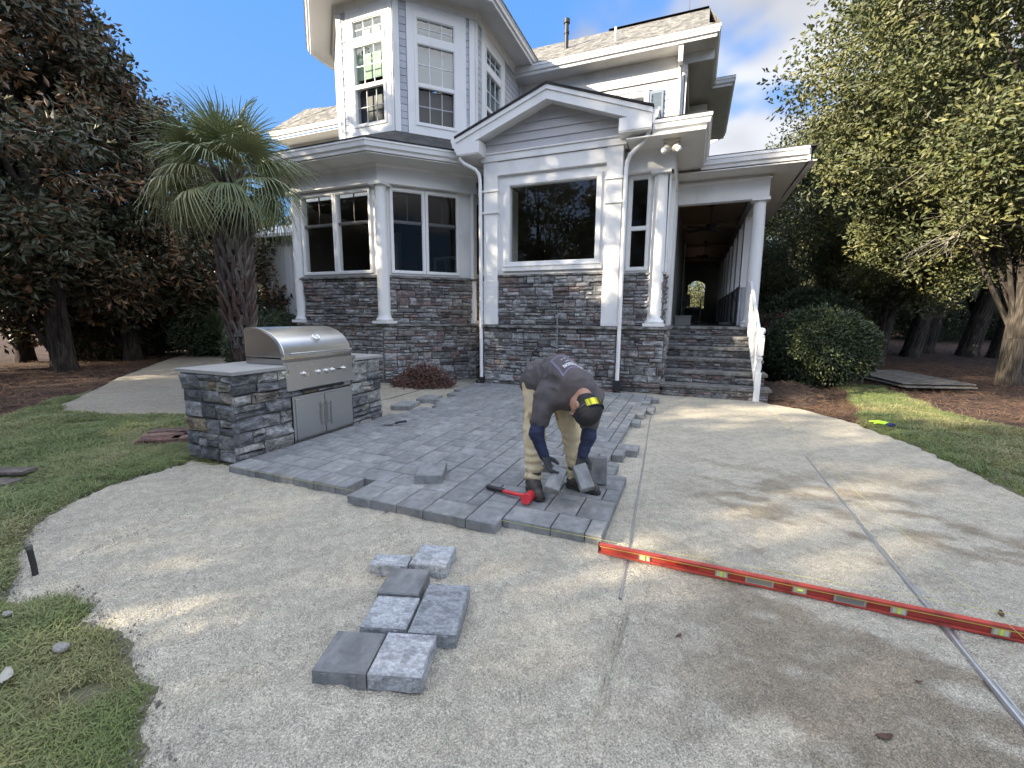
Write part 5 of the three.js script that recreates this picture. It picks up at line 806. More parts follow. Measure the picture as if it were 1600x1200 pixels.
{ // bricks on the lawn behind the island corner, boards at the left edge, plywood at the right
  const bt = [[0.24, 0.135, 0.105], [0.27, 0.165, 0.13], [0.22, 0.145, 0.12]].map(c => std({ rgb: c.map(v => v * 2.3), map: rockT, bumpMap: rockB, bumpScale: 0.006, roughness: 0.95 }));
  [['reddish brick on the grass beside the island, nearest of its pair at the left', -5.36, -2.92, 0], ['reddish brick on the grass, second back in the left row', -5.5, -3.05, 1], ['reddish brick on the grass, far end of the left row', -5.65, -3.2, 2], ['reddish brick on the grass against the island corner, near one of the right row', -5.12, -3.12, 1], ['reddish brick on the grass, far one of the right row beside the island', -5.32, -3.32, 0]].forEach(([l, x, z, k]) => { const t = thing('red_brick', l, 'brick', [x, -0.02, z], 0.72, 'bricks on the grass by the island'); part('block', paverGeo(0.40, 0.155, 0.07, rng(600 + k), 0), bt[k], t, true); });
  const wm = std({ rgb: [0.40, 0.33, 0.29], map: rockT, bumpMap: paintB, bumpScale: 0.004, roughness: 0.9 });
  [['weathered board on the grass at the left edge, upper one', -5.5, 0.03, -1.72, 0.45], ['weathered board on the grass at the left edge, lower one', -5.36, 0.0, -1.60, 0.3]].forEach(([l, x, y, z, a]) => { const t = thing('wood_board', l, 'board', [x, y, z], a); part('plank', boxuv(chamfer(0.55, 0.028, 0.13, 0.003, true)), wm, t, true); });
  const pm = std({ rgb: [0.58, 0.52, 0.44], map: rockT, bumpMap: paintB, bumpScale: 0.003, roughness: 0.9 });
  [['weathered plywood sheet lying on top of another by the pine straw', 4.5, 0.09, -12.65, 0.10], ['lower plywood sheet under the other one by the pine straw', 4.42, 0.04, -12.5, 0.16]].forEach(([l, x, y, z, a]) => { const t = thing('plywood_sheet', l, 'board', [x, y, z], a + 0.05); t.rotation.z = 0.02; part('sheet', boxuv(chamfer(1.25, 0.022, 2.5, 0.002, true)), pm, t, true); });
  const t = thing('work_glove', 'bright yellow-green and blue work glove dropped at the sand edge', 'glove', [2.42, 0.0, -7.2], 0.6); const gm = std({ rgb: [0.45, 0.75, 0.05], roughness: 0.8 });
  const fl = []; for (let k = 0; k < 4; k++) fl.push(taper([[-0.03 + k * 0.024, 0.03, 0.0], [-0.04 + k * 0.03, 0.035, -0.06], [-0.045 + k * 0.034, 0.02, -0.12]], [0.014, 0.013, 0.009], 7)); fl.push(taper([[-0.04, 0.03, 0.06], [-0.085, 0.04, 0.03], [-0.1, 0.02, -0.01]], [0.016, 0.014, 0.009], 7));
  part('palm', [new THREE.SphereGeometry(0.058, 12, 8).scale(1, 0.45, 1.1).translate(0.005, 0.028, 0.035)], gm, t, true); part('fingers', fl, gm, t, true); part('cuff', [new THREE.CylinderGeometry(0.04, 0.045, 0.07, 14).scale(1, 1, 0.5).rotateX(1.5).translate(0.01, 0.025, 0.12)], std({ rgb: [0.02, 0.03, 0.12] }), t, true);
  // fallen leaves and twigs on the sand
  const lm = std({ rgb: [0.085, 0.045, 0.028], roughness: 0.8, side: THREE.DoubleSide });
  [['curled brown leaf on the sand at the lower right', 0.69, -1.68, 0.03, 0.4], ['dark brown leaf on the sand near the right end of the level', 1.46, -2.67, 0.03, 1.2], ['pale dry leaf on the grass at the lower left', -2.33, -0.66, 0.05, -0.5], ['small dark leaf on the sand below the rail groove', 0.03, -1.92, 0.018, 0.9], ['small brown leaf on the sand right of the level middle', 0.9, -2.0, 0.014, 0.2], ['brick-red leaf on the grass at the lower left', -2.55, -0.66, 0.035, 0.6]].forEach(([l, x, z, s, a], i) => { const g = new THREE.PlaneGeometry(s * 2, s * 0.8, 6, 4), p = g.attributes.position; for (let k = 0; k < p.count; k++) { const u = p.getX(k) / s, v = p.getY(k) / s; p.setXYZ(k, u * s, (v * (1 - u * u * 0.85)) * s, s * (0.25 * u * u + 0.8 * v * v)); } g.computeVertexNormals(); g.rotateX(-Math.PI / 2); g.rotateY(a); const y = z > -0.9 && x < -2 ? 0.03 : sandY(x, z) + 0.004; tag(part('fallen_leaf', g.translate(x, y, z), i === 2 ? std({ rgb: [0.38, 0.36, 0.30], side: THREE.DoubleSide }) : i === 5 ? std({ rgb: [0.26, 0.09, 0.06], side: THREE.DoubleSide }) : lm), l, 'leaf'); });
  [['chalky white stone on the grass at the far lower left', -2.86, -0.85, 0.02], ['pale clod of sand in the lawn notch', -2.36, -0.83, 0.03]].forEach(([l, x, z, s]) => { const g = new THREE.IcosahedronGeometry(s * 0.8, 2), p = g.attributes.position; for (let k = 0; k < p.count; k++) { const q = 0.8 + 0.5 * vn3(p.getX(k) * 60, p.getY(k) * 60, p.getZ(k) * 60, 3); p.setXYZ(k, p.getX(k) * q * 1.3, p.getY(k) * q * 0.7, p.getZ(k) * q); } g.computeVertexNormals(); tag(part('pebble', g.translate(x, 0.02, z), std({ rgb: [0.42, 0.40, 0.36], roughness: 1, bumpMap: fineB, bumpScale: 0.003 })), l, 'stone'); });
}

// =====================================================================  TREES AND PLANTS
const CAM = (r, f, y = 0) => [r * 0.927 - f * 0.375, y, -r * 0.375 - f * 0.927];      // right and forward of the viewpoint -> world
const barkT = tex(256, [0.5, 1.2], (u, v) => { const n = fbm(u * 14, v * 6, 5, 700, 0), s = fbm(u * 30, v * 8, 3, 701); return 0.55 + 0.7 * (n - 0.5) + 0.4 * (s - 0.5); }), barkB = tex(256, [0.5, 1.2], (u, v) => fbm(u * 24, v * 8, 4, 702), false);
const barkGrey = std({ rgb: [0.16, 0.135, 0.112], map: barkT, bumpMap: barkB, bumpScale: 0.03, roughness: 1 }), barkDark = std({ rgb: [0.11, 0.085, 0.07], map: barkT, bumpMap: barkB, bumpScale: 0.03, roughness: 1 });
// all leaves of a crown as one mesh: every cluster placed, four corners and two triangles to a leaf
function leaves(name, cl, mat, list, parent) {
  const nl = cl.length, N = list.length, pos = new Float32Array(N * nl * 3), col = new Float32Array(N * nl * 3), idx = new Uint32Array(N * nl / 4 * 6), e = new THREE.Euler(), q = new THREE.Quaternion(), m = new THREE.Matrix4(), v = new THREE.Vector3(), sc = new THREE.Vector3(), pp = new THREE.Vector3();
  let o = 0, k = 0; const r = rng(N + nl);
  for (const c of list) {
    q.setFromEuler(e.set(c[3], c[4], c[5], 'YXZ')); m.compose(pp.set(c[0], c[1], c[2]), q, sc.setScalar(c[6]));
    for (let i = 0; i < nl; i += 4) {
      const b = o / 3, g = 0.75 + 0.5 * r();
      for (let t = 0; t < 4; t++) { v.copy(cl[i + t]).applyMatrix4(m); pos[o] = v.x; pos[o + 1] = v.y; pos[o + 2] = v.z; col[o] = c[7].r * g; col[o + 1] = c[7].g * g; col[o + 2] = c[7].b * g; o += 3; }
      idx[k++] = b; idx[k++] = b + 1; idx[k++] = b + 2; idx[k++] = b; idx[k++] = b + 2; idx[k++] = b + 3;
    }
  }
  const g = new THREE.BufferGeometry(); g.setAttribute('position', new THREE.BufferAttribute(pos, 3)); g.setAttribute('color', new THREE.BufferAttribute(col, 3)); g.setIndex(new THREE.BufferAttribute(idx, 1));
  const me = new THREE.Mesh(g, mat); me.name = name; me.castShadow = me.receiveShadow = true; parent.add(me); leafTris += idx.length / 3; return me;
}
let leafTris = 0;
function leafCluster(n, rad, len, wid, seed, fold = 0.25) {
  const r = rng(seed), L = [];
  for (let k = 0; k < n; k++) {
    const th = r() * 6.283, ph = Math.acos(2 * r() - 1), q = rad * Math.cbrt(r()), c = new THREE.Vector3(Math.sin(ph) * Math.cos(th), Math.cos(ph) * 0.8, Math.sin(ph) * Math.sin(th)).multiplyScalar(q);
    const d = c.clone().normalize().add(new THREE.Vector3(rr(-0.8, 0.8, r), rr(-0.7, 0.5, r), rr(-0.8, 0.8, r))).normalize(), s = new THREE.Vector3(rr(-1, 1, r), rr(-0.4, 0.4, r), rr(-1, 1, r)).cross(d).normalize(), up = s.clone().cross(d);
    const l = len * mix(0.7, 1.2, r()), w = wid * mix(0.8, 1.2, r()), A0 = c, T = c.clone().addScaledVector(d, l).addScaledVector(up, -l * 0.12), Mm = c.clone().addScaledVector(d, l * 0.5).addScaledVector(up, 0);
    const Lf = Mm.clone().addScaledVector(s, w / 2).addScaledVector(up, w * fold), Rt = Mm.clone().addScaledVector(s, -w / 2).addScaledVector(up, w * fold);
    L.push(A0, Rt, T, Lf);
  }
  return L;
}
const leafMat = (o = {}) => phys({ rgb: [1, 1, 1], roughness: 0.6, transmission: 0.32, thickness: 0, side: THREE.DoubleSide, vertexColors: true, ...o });
const LC = { magnolia: leafCluster(15, 0.30, 0.20, 0.085, 1), oak: leafCluster(26, 0.32, 0.125, 0.06, 2), fine: leafCluster(24, 0.34, 0.12, 0.06, 3), bush: leafCluster(15, 0.14, 0.065, 0.034, 4), far: leafCluster(18, 0.7, 0.32, 0.18, 5) };
const leafM = leafMat(), glossM = leafMat({ roughness: 0.5, transmission: 0.2 });
// o: {p, h, r, base, n, leaf, mat, pal, trunk, lean, blobs, ell}
function tree(name, label, category, o) {
  const r = rng(o.seed), t = thing(name, label, category, [o.p[0], o.p[1], o.p[2]]); t.rotation.y = 0;
  const blobs = [], cy = (o.base + o.h) / 2, ry = (o.h - o.base) / 2;
  const nb = o.blobs ?? 26;
  for (let k = 0; k < nb; k++) { const y = mix(-1, 1, (k + r()) / nb), rad = Math.sqrt(Math.max(0, 1 - y * y)) * (o.cone ? mix(1.25, 0.55, (y + 1) / 2) : 1), a = k * 2.4 + r() * 0.9, q = mix(0.45, 0.95, Math.sqrt(r())); blobs.push([Math.cos(a) * rad * q * o.r + (o.lean?.[0] ?? 0), cy + y * ry * 0.9, Math.sin(a) * rad * q * o.r + (o.lean?.[1] ?? 0), o.r * mix(0.24, 0.42, r())]); }
  const L = []; let guard = 0;
  while (L.length < o.n && guard++ < o.n * 5) {
    const b = blobs[Math.floor(r() * nb)], th = r() * 6.283, u = 2 * r() - 1, s = Math.sqrt(1 - u * u), q = b[3] * Math.pow(r(), 0.45);
    const x = b[0] + Math.cos(th) * s * q, y = b[1] + u * q * 0.8, z = b[2] + Math.sin(th) * s * q; if (y < o.base * 0.7) continue;
    if (vn3((x + o.p[0]) * 1.3, y * 1.3, (z + o.p[2]) * 1.3, o.seed % 97) < (o.gap ?? 0.33)) continue;
    const c = o.pal[Math.floor(Math.pow(r(), o.bias ?? 1) * o.pal.length)], g = mix(0.7, 1.3, r());
    L.push([x, y, z, (r() - 0.5) * 1.2, r() * 6.283, (r() - 0.5) * 1.2, mix(0.75, 1.25, r()) * (o.ls ?? 1), lin(c[0] * g, c[1] * g, c[2] * g)]);
  }
  const tr = o.trunk ?? 0.2, lx = o.lean?.[0] ?? 0, lz = o.lean?.[1] ?? 0, g = [], w = (k) => (r() - 0.5) * 0.25 * k;
  const ht = mix(o.base, o.h, o.top ?? 0.75), P = [[0, -0.15, 0], [lx * 0.04 + w(0.3), 0.25, lz * 0.04], [lx * 0.25 + w(0.7), ht * 0.3, lz * 0.25 + w(0.7)], [lx * 0.55 + w(1), ht * 0.6, lz * 0.55 + w(1)], [lx * 0.9 + w(1), ht, lz * 0.9 + w(1)]];
  g.push(taper(P, [tr * 1.38, tr * 1.1, tr * 0.92, tr * 0.65, tr * 0.15], 12));
  const nl = o.limbs ?? 9; for (let k = 0; k < nl; k++) { const b = blobs[Math.floor((k + 0.5) * nb / nl)], f = clamp((b[1] - 0.8) / ht, o.low ?? 0.18, 0.9) * 0.75, i = Math.min(3, Math.floor(f * 4)), s = P[i].map((v, q) => mix(v, P[i + 1][q], f * 4 - i)), m = [mix(s[0], b[0], 0.5) + w(1.5), mix(s[1], b[1], 0.6) + w(1), mix(s[2], b[2], 0.5) + w(1.5)]; g.push(taper([s, m, [b[0], b[1], b[2]]], [tr * (o.low ? 0.3 : 0.42), tr * 0.22, tr * 0.06], 6)); for (let q = 0; q < 3; q++) g.push(taper([m, [mix(m[0], b[0], 0.6) + w(3), mix(m[1], b[1], 0.5) + w(3), mix(m[2], b[2], 0.6) + w(3)], [b[0] + w(5), b[1] + w(5), b[2] + w(5)]], [tr * 0.16, tr * 0.09, 0.008], 5)); }
  part('trunk', g, o.bark ?? barkDark, t, true);
  leaves('crown', o.leaf, o.mat ?? leafM, L, t);
  return t;
}
const MAG = [[0.046, 0.058, 0.03], [0.056, 0.068, 0.034], [0.066, 0.07, 0.036], [0.10, 0.075, 0.042], [0.20, 0.115, 0.055]];
const OAK = [[0.075, 0.095, 0.036], [0.097, 0.118, 0.043], [0.132, 0.148, 0.052], [0.17, 0.172, 0.062]];
const mag = (label, r, f, h, rad, n, seed, o = {}) => tree('magnolia_tree', label, 'tree', { p: CAM(r, f), h, r: rad, base: 1.3, n, seed, leaf: LC.magnolia, mat: glossM, pal: MAG, cone: true, trunk: 0.2, bias: 1.25, ...o });
mag('tall dark magnolia with bronze leaves, nearest tree of the left bed', -11.2, 11.0, 9.9, 3.0, 2300, 801, { base: 1.6, trunk: 0.22, blobs: 34, lean: [-0.5, 0.2], bias: 0.9 });
mag('dark magnolia behind the first one, at the far left edge', -14.6, 13.2, 10, 3.2, 1500, 802, { base: 0.9 });
mag('bronze-leaved magnolia between the tall one and the palm', -11.7, 13.6, 8.2, 3.0, 1800, 803, { base: 1.3, bias: 0.9 });
mag('low rusty-leaved magnolia farther back behind the palm', -11.0, 17, 5.2, 2.8, 1200, 804, { base: 0.9, bias: 0.7 });
mag('dark magnolia filling the left edge low behind the lawn', -13.6, 10.8, 7.5, 2.8, 1300, 805, { base: 0.8 });
// the trees that shade the patio from the left and mirror in the big window, beyond the frame
[[-14.5, 3.6, 13, 3.7], [-15.5, 0.6, 7.8, 3.0], [-15, -3.2, 9.5, 3.4], [-14.5, -8.6, 12, 3.8], [-21, -2, 9.5, 3.4], [-21, 4.5, 10, 3.2]].forEach(([r, f, h, rad], i) => tree('shade_tree', ['broad tree beyond the left edge level with the grill island', 'broad tree beyond the left edge level with the viewer', 'broad tree beyond the left edge just behind the viewer', 'broad tree beyond the left edge well behind the viewer', 'tall tree farther out to the left behind the viewer', 'tall tree farther out to the left beside the magnolias'][i], 'tree', { p: CAM(r, f), h, r: rad, base: 1.2, n: [1250, 520, 1000, 800, 520, 520][i], seed: 820 + i, leaf: LC.far, pal: OAK, trunk: 0.25, gap: i ? 0.46 : 0.3, ls: 0.8, limbs: 6 }));
[[-11, -13, 11.5, 3.8], [-3.5, -17, 9, 3.4], [2.5, -16, 8.5, 3.2], [8, -15, 8, 3]].forEach(([r, f, h, rad], i) => tree('shade_tree', ['tree behind the viewer at the left', 'tall tree behind the viewer, left of centre', 'tall tree behind the viewer, right of centre', 'tree behind the viewer at the right'][i], 'tree', { p: CAM(r, f), h, r: rad, base: 0.8, n: 420, seed: 840 + i, leaf: LC.far, pal: OAK, trunk: 0.25, gap: 0.34, limbs: 5 }));
// right-hand side
const oak = (label, r, f, h, rad, n, seed, o = {}) => tree('oak_tree', label, 'tree', { p: CAM(r, f, terrain(...CAM(r, f).filter((_, i) => i !== 1)) - 0.05), h, r: rad, base: 2.6, n, seed, leaf: LC.oak, pal: OAK, bark: barkGrey, trunk: 0.26, ...o });
oak('big oak with a stout grey trunk at the right edge by the pine straw', 11.1, 9.75, 13.2, 4.4, 5600, 851, { base: 3.2, low: 0.42, trunk: 0.18, blobs: 46, limbs: 16 });
oak('oak leaning right, dark slender trunk, leftmost of the trunk row', 14.6, 16.2, 9.5, 3.6, 2600, 852, { base: 3.4, lean: [1.2, 0] });
oak('oak with a dark leaning trunk, second in the trunk row', 16.0, 17.2, 10, 3.4, 2000, 853, { base: 3.4, lean: [1.6, 0.3] });
oak('oak with a thick dark trunk in the middle of the trunk row', 16.9, 16.4, 10, 3.4, 1900, 854, { base: 3.4, lean: [1.5, 0], trunk: 0.28 });
oak('oak with a sunlit pale trunk beside the stout right trunk', 17.6, 16.0, 10, 3.4, 1800, 855, { base: 3.4, lean: [1.0, 0], trunk: 0.27 });
oak('sunny yellow-green oak rising behind the porch eave', 12.6, 18.4, 8.8, 3.3, 3000, 856, { base: 1.0, leaf: LC.fine });
oak('pale green tree glimpsed just right of the porch column, far back', 15.2, 25, 8.2, 3.4, 2200, 857, { base: 0.6, leaf: LC.fine });
oak('sunlit oak crown between the porch eave and the big oak', 11.6, 14.0, 8.6, 2.9, 2600, 858, { base: 2.0, lean: [0.4, 0.2], trunk: 0.18 });
oak('green tree seen through the arch at the far end of the porch', 12.5, 33, 8, 3.2, 1200, 859, { base: 0.4, leaf: LC.fine });
{ // bare pale branches reaching left from the big oak
  const r = rng(860), g = [], o = CAM(10.9, 9.7), s = [o[0], 3.6, o[2]];
  const br = (p, d, l, w, k) => { const q = p.map((v, i) => v + d[i] * l + (r() - 0.5) * l * 0.25), m = p.map((v, i) => mix(v, q[i], 0.5) + (r() - 0.5) * l * 0.12); g.push(taper([p, m, q], [w, w * 0.75, w * 0.4], 5)); if (k > 0) for (let i = 0; i < 3; i++) br(i ? q : m, d.map((v) => v + (r() - 0.5) * 1.1), l * 0.62, w * 0.5, k - 1); };
  br(s, [-0.9, -0.18, 0.38], 1.1, 0.03, 3); br([s[0] - 0.2, 3.3, s[2] + 0.2], [-0.7, -0.1, 0.5], 0.9, 0.024, 3); br([s[0] - 0.5, 4.6, s[2]], [-0.8, 0.1, 0.4], 1.2, 0.026, 3);
  tag(part('bare_branch', g, std({ rgb: [0.34, 0.31, 0.27], roughness: 1 })), 'bare pale branches sticking out low from the big oak', 'branch');
}
// clipped bush and shrubs
function bush(name, label, category, p, rx, ry, n, seed, pal, leaf = LC.bush, mat = glossM, ls = 1) {
  const r = rng(seed), t = thing(name, label, category, p), L = [];
  while (L.length < n) { const th = r() * 6.283, u = 2 * r() - 1, s = Math.sqrt(1 - u * u), d = [Math.cos(th) * s, u, Math.sin(th) * s], lump = 0.9 + 0.22 * (vn3(d[0] * 2.6 + 5, d[1] * 2.6 + 5, d[2] * 2.6 + 5, seed) - 0.5) + 0.16 * (vn3(d[0] * 7 + 5, d[1] * 7 + 5, d[2] * 7 + 5, seed) - 0.5), q = lump * (r() < 0.75 ? mix(0.9, 1.03, r()) : mix(0.5, 0.9, r())); const y = ry * (1 + d[1] * q) - 0.02; if (y < 0.06) continue; const c = pal[Math.floor(r() * pal.length)], g = mix(0.65, 1.35, r()); L.push([d[0] * q * rx, y, d[2] * q * rx, r() * 3, r() * 6, r() * 3, mix(0.8, 1.2, r()) * ls, lin(c[0] * g, c[1] * g, c[2] * g)]); }
  const g = []; for (let k = 0; k < 7; k++) { const a = k * 0.9; g.push(taper([[Math.cos(a) * 0.06, -0.05, Math.sin(a) * 0.06], [Math.cos(a) * rx * 0.35, ry * 0.8, Math.sin(a) * rx * 0.35], [Math.cos(a) * rx * 0.6, ry * 1.4, Math.sin(a) * rx * 0.6]], [0.03, 0.02, 0.006], 5)); }
  part('stem', g, barkDark, t, true); leaves('foliage', leaf, mat, L, t); return t;
}
const DK = [[0.04, 0.06, 0.024], [0.05, 0.072, 0.028], [0.068, 0.09, 0.034], [0.045, 0.062, 0.026]];
bush('round_bush', 'big round dark green clipped bush right of the stair railing', 'bush', [2.55, 0, -11.35], 0.98, 0.80, 4200, 871, DK);
bush('azalea_bush', 'dark shrub with magenta flowers behind the stair railing', 'bush', [2.05, 0, -12.9], 0.75, 0.78, 1400, 872, [[0.05, 0.045, 0.025], [0.20, 0.025, 0.05], [0.04, 0.05, 0.02], [0.03, 0.045, 0.018]]);
bush('dark_shrub', 'tall dark shrub behind the round bush beside the porch', 'shrub', [3.3, 0, -16.5], 1.4, 1.1, 1300, 873, DK, LC.oak, leafM);
bush('dark_shrub', 'dark shrub in deep shade between the bush and the trunk row', 'shrub', [5.2, 0.2, -20.5], 1.5, 1.1, 1500, 874, DK, LC.oak, leafM);
bush('hedge_shrub', 'dark green shrub against the house left of the sunroom column', 'shrub', [-9.3, 0, -7.6], 0.95, 0.72, 1800, 875, DK);
bush('hedge_shrub', 'dark green shrub behind the palm trunk near the left wing', 'shrub', [-11.2, 0, -9.2], 1.1, 0.75, 1800, 876, DK);
bush('dark_shrub', 'leafy green shrub behind the sand path under the magnolias', 'shrub', CAM(-10.2, 15.6), 1.5, 1.1, 1300, 877, DK, LC.oak, leafM);
bush('dark_shrub', 'dark undergrowth beside the magnolia trunks at the far left', 'shrub', CAM(-13.0, 16), 1.7, 1.2, 1100, 878, DK, LC.oak, leafM);
bush('dark_shrub', 'rusty undergrowth shrub between the left magnolia trunks', 'shrub', CAM(-13.2, 14.2), 1.2, 0.8, 900, 879, MAG, LC.oak, leafM);
[[20.5, 22, 'left'], [23.5, 22.5, 'middle'], [26.5, 22, 'right']].forEach(([r, f, w], i) => bush('dark_shrub', 'dark undergrowth thicket behind the oak trunk row, ' + w + ' one of three', 'shrub', CAM(r, f, 0.35), 2.2, 1.5, 900, 890 + i, DK, LC.fine, leafM));
{ // arching ornamental grass
  const r = rng(880), t = thing('ornamental_grass', 'clump of arching pale green ornamental grass by the path', 'plant', CAM(-9.3, 14.4)), L = [];
  for (let k = 0; k < 260; k++) { const a = r() * 6.28, h = mix(0.9, 1.7, r()), o = mix(0.3, 1.0, r()), w = 0.012, dx = Math.cos(a), dz = Math.sin(a), P = [[0, 0], [o * 0.25, h * 0.6], [o * 0.6, h * 0.95], [o, h * 0.75]].map(([q, y]) => [dx * q, y, dz * q]); for (let i = 0; i < 3; i++) { const s = w * (1 - i / 3), s2 = w * (1 - (i + 1) / 3); L.push(...quad([P[i][0] - dz * s, P[i][1], P[i][2] + dx * s], [P[i][0] + dz * s, P[i][1], P[i][2] - dx * s], [P[i + 1][0] + dz * s2, P[i + 1][1], P[i + 1][2] - dx * s2], [P[i + 1][0] - dz * s2, P[i + 1][1], P[i + 1][2] + dx * s2])); } }
  part('blades', tri(L), leafMat({ vertexColors: false }), t, true).material.color.setRGB(0.10, 0.13, 0.05);
}
{ // heap of dried reddish foliage by the wall, brown root mound by the steps
  const r = rng(881), L = []; for (let k = 0; k < 420; k++) { const a = r() * 6.28, q = Math.sqrt(r()), x = Math.cos(a) * q * 0.62, z = Math.sin(a) * q * 0.42, y = (1 - q * q) * 0.4 * r(); const c = [[0.12, 0.045, 0.045], [0.09, 0.05, 0.04], [0.16, 0.08, 0.06], [0.2, 0.14, 0.11]][Math.floor(r() * 4)]; L.push([x, y + 0.02, z, r() * 3, r() * 6, r() * 3, mix(0.5, 1, r()), lin(...c)]); }
  const t = thing('dried_shrub', 'heap of dried reddish-brown foliage against the sunroom stone wall', 'plant', [-4.95, 0, -7.5]); leaves('foliage', LC.bush, std({ roughness: 0.95, side: THREE.DoubleSide, vertexColors: true }), L, t);
  const g = []; for (let k = 0; k < 26; k++) { const a = r() * 6.28; g.push(taper([[0, 0.02, 0], [Math.cos(a) * 0.3, mix(0.1, 0.4, r()), Math.sin(a) * 0.2], [Math.cos(a) * 0.8, mix(0.02, 0.35, r()), Math.sin(a) * 0.5]], [0.01, 0.007, 0.003], 5)); } part('stem', g, barkDark, t, true);
  const gm = new THREE.SphereGeometry(1, 64, 32, 0, 6.283, 0, 1.57), p = gm.attributes.position; for (let k = 0; k < p.count; k++) { const x = p.getX(k), y = p.getY(k), z = p.getZ(k), q = 0.85 + 0.26 * vn3(x * 3 + 9, y * 3, z * 3 + 9, 5) + 0.07 * vn3(x * 14 + 9, y * 14, z * 14 + 9, 6); p.setXYZ(k, x * q * 0.5, y * q * 0.2 - 0.04, z * q * 0.75); } gm.computeVertexNormals();
  const mt = thing('mulch_mound', 'brown mound of mulch and roots between the railing and the bush', 'mound', [1.62, 0, -9.1]); part('soil', gm, std({ rgb: [0.10, 0.065, 0.05], roughness: 1, bumpMap: fineB, bumpScale: 0.02 }), mt, true);
  const tw = []; for (let k = 0; k < 420; k++) { const a = r() * 6.28, q = Math.sqrt(r()) * 0.6, x = Math.cos(a) * q, z = Math.sin(a) * q * 1.3, y = 0.24 * (1 - q * q * 2.4); tw.push(taper([[x, y, z], [x + rr(-0.12, 0.12, r), y + rr(0, 0.06, r), z + rr(-0.12, 0.12, r)], [x + rr(-0.25, 0.25, r), y - rr(0, 0.08, r), z + rr(-0.25, 0.25, r)]], [0.004, 0.0035, 0.0015], 4)); } part('roots', tw, std({ rgb: [0.12, 0.08, 0.055], roughness: 1 }), mt, true);
}
{ // far wood closing the view
  const r = rng(890), L = []; for (let k = 0; k < 5000; k++) { const a = mix(-1.25, 1.25, r()), f = mix(34, 46, r()), rt = f * Math.tan(a * 0.78) , h = 7.5 + 3 * vn(rt * 0.22, f * 0.1, 4), y = h * Math.pow(r(), 1.25), p = CAM(rt, f, y); if (Math.abs(rt / f - 0.41) < 0.05 && y > 3) continue; const c = OAK[Math.floor(r() * 4)], g = mix(0.6, 1.2, r()); L.push([p[0], y, p[2], r() * 3, r() * 6, r() * 3, mix(1.2, 1.9, r()), lin(c[0] * g, c[1] * g, c[2] * g)]); }
  const fw = leaves('far_wood', LC.far, leafM, L, scene); tag(fw, 'far-off wood closing the view behind the garden', null, null, 'stuff');
}
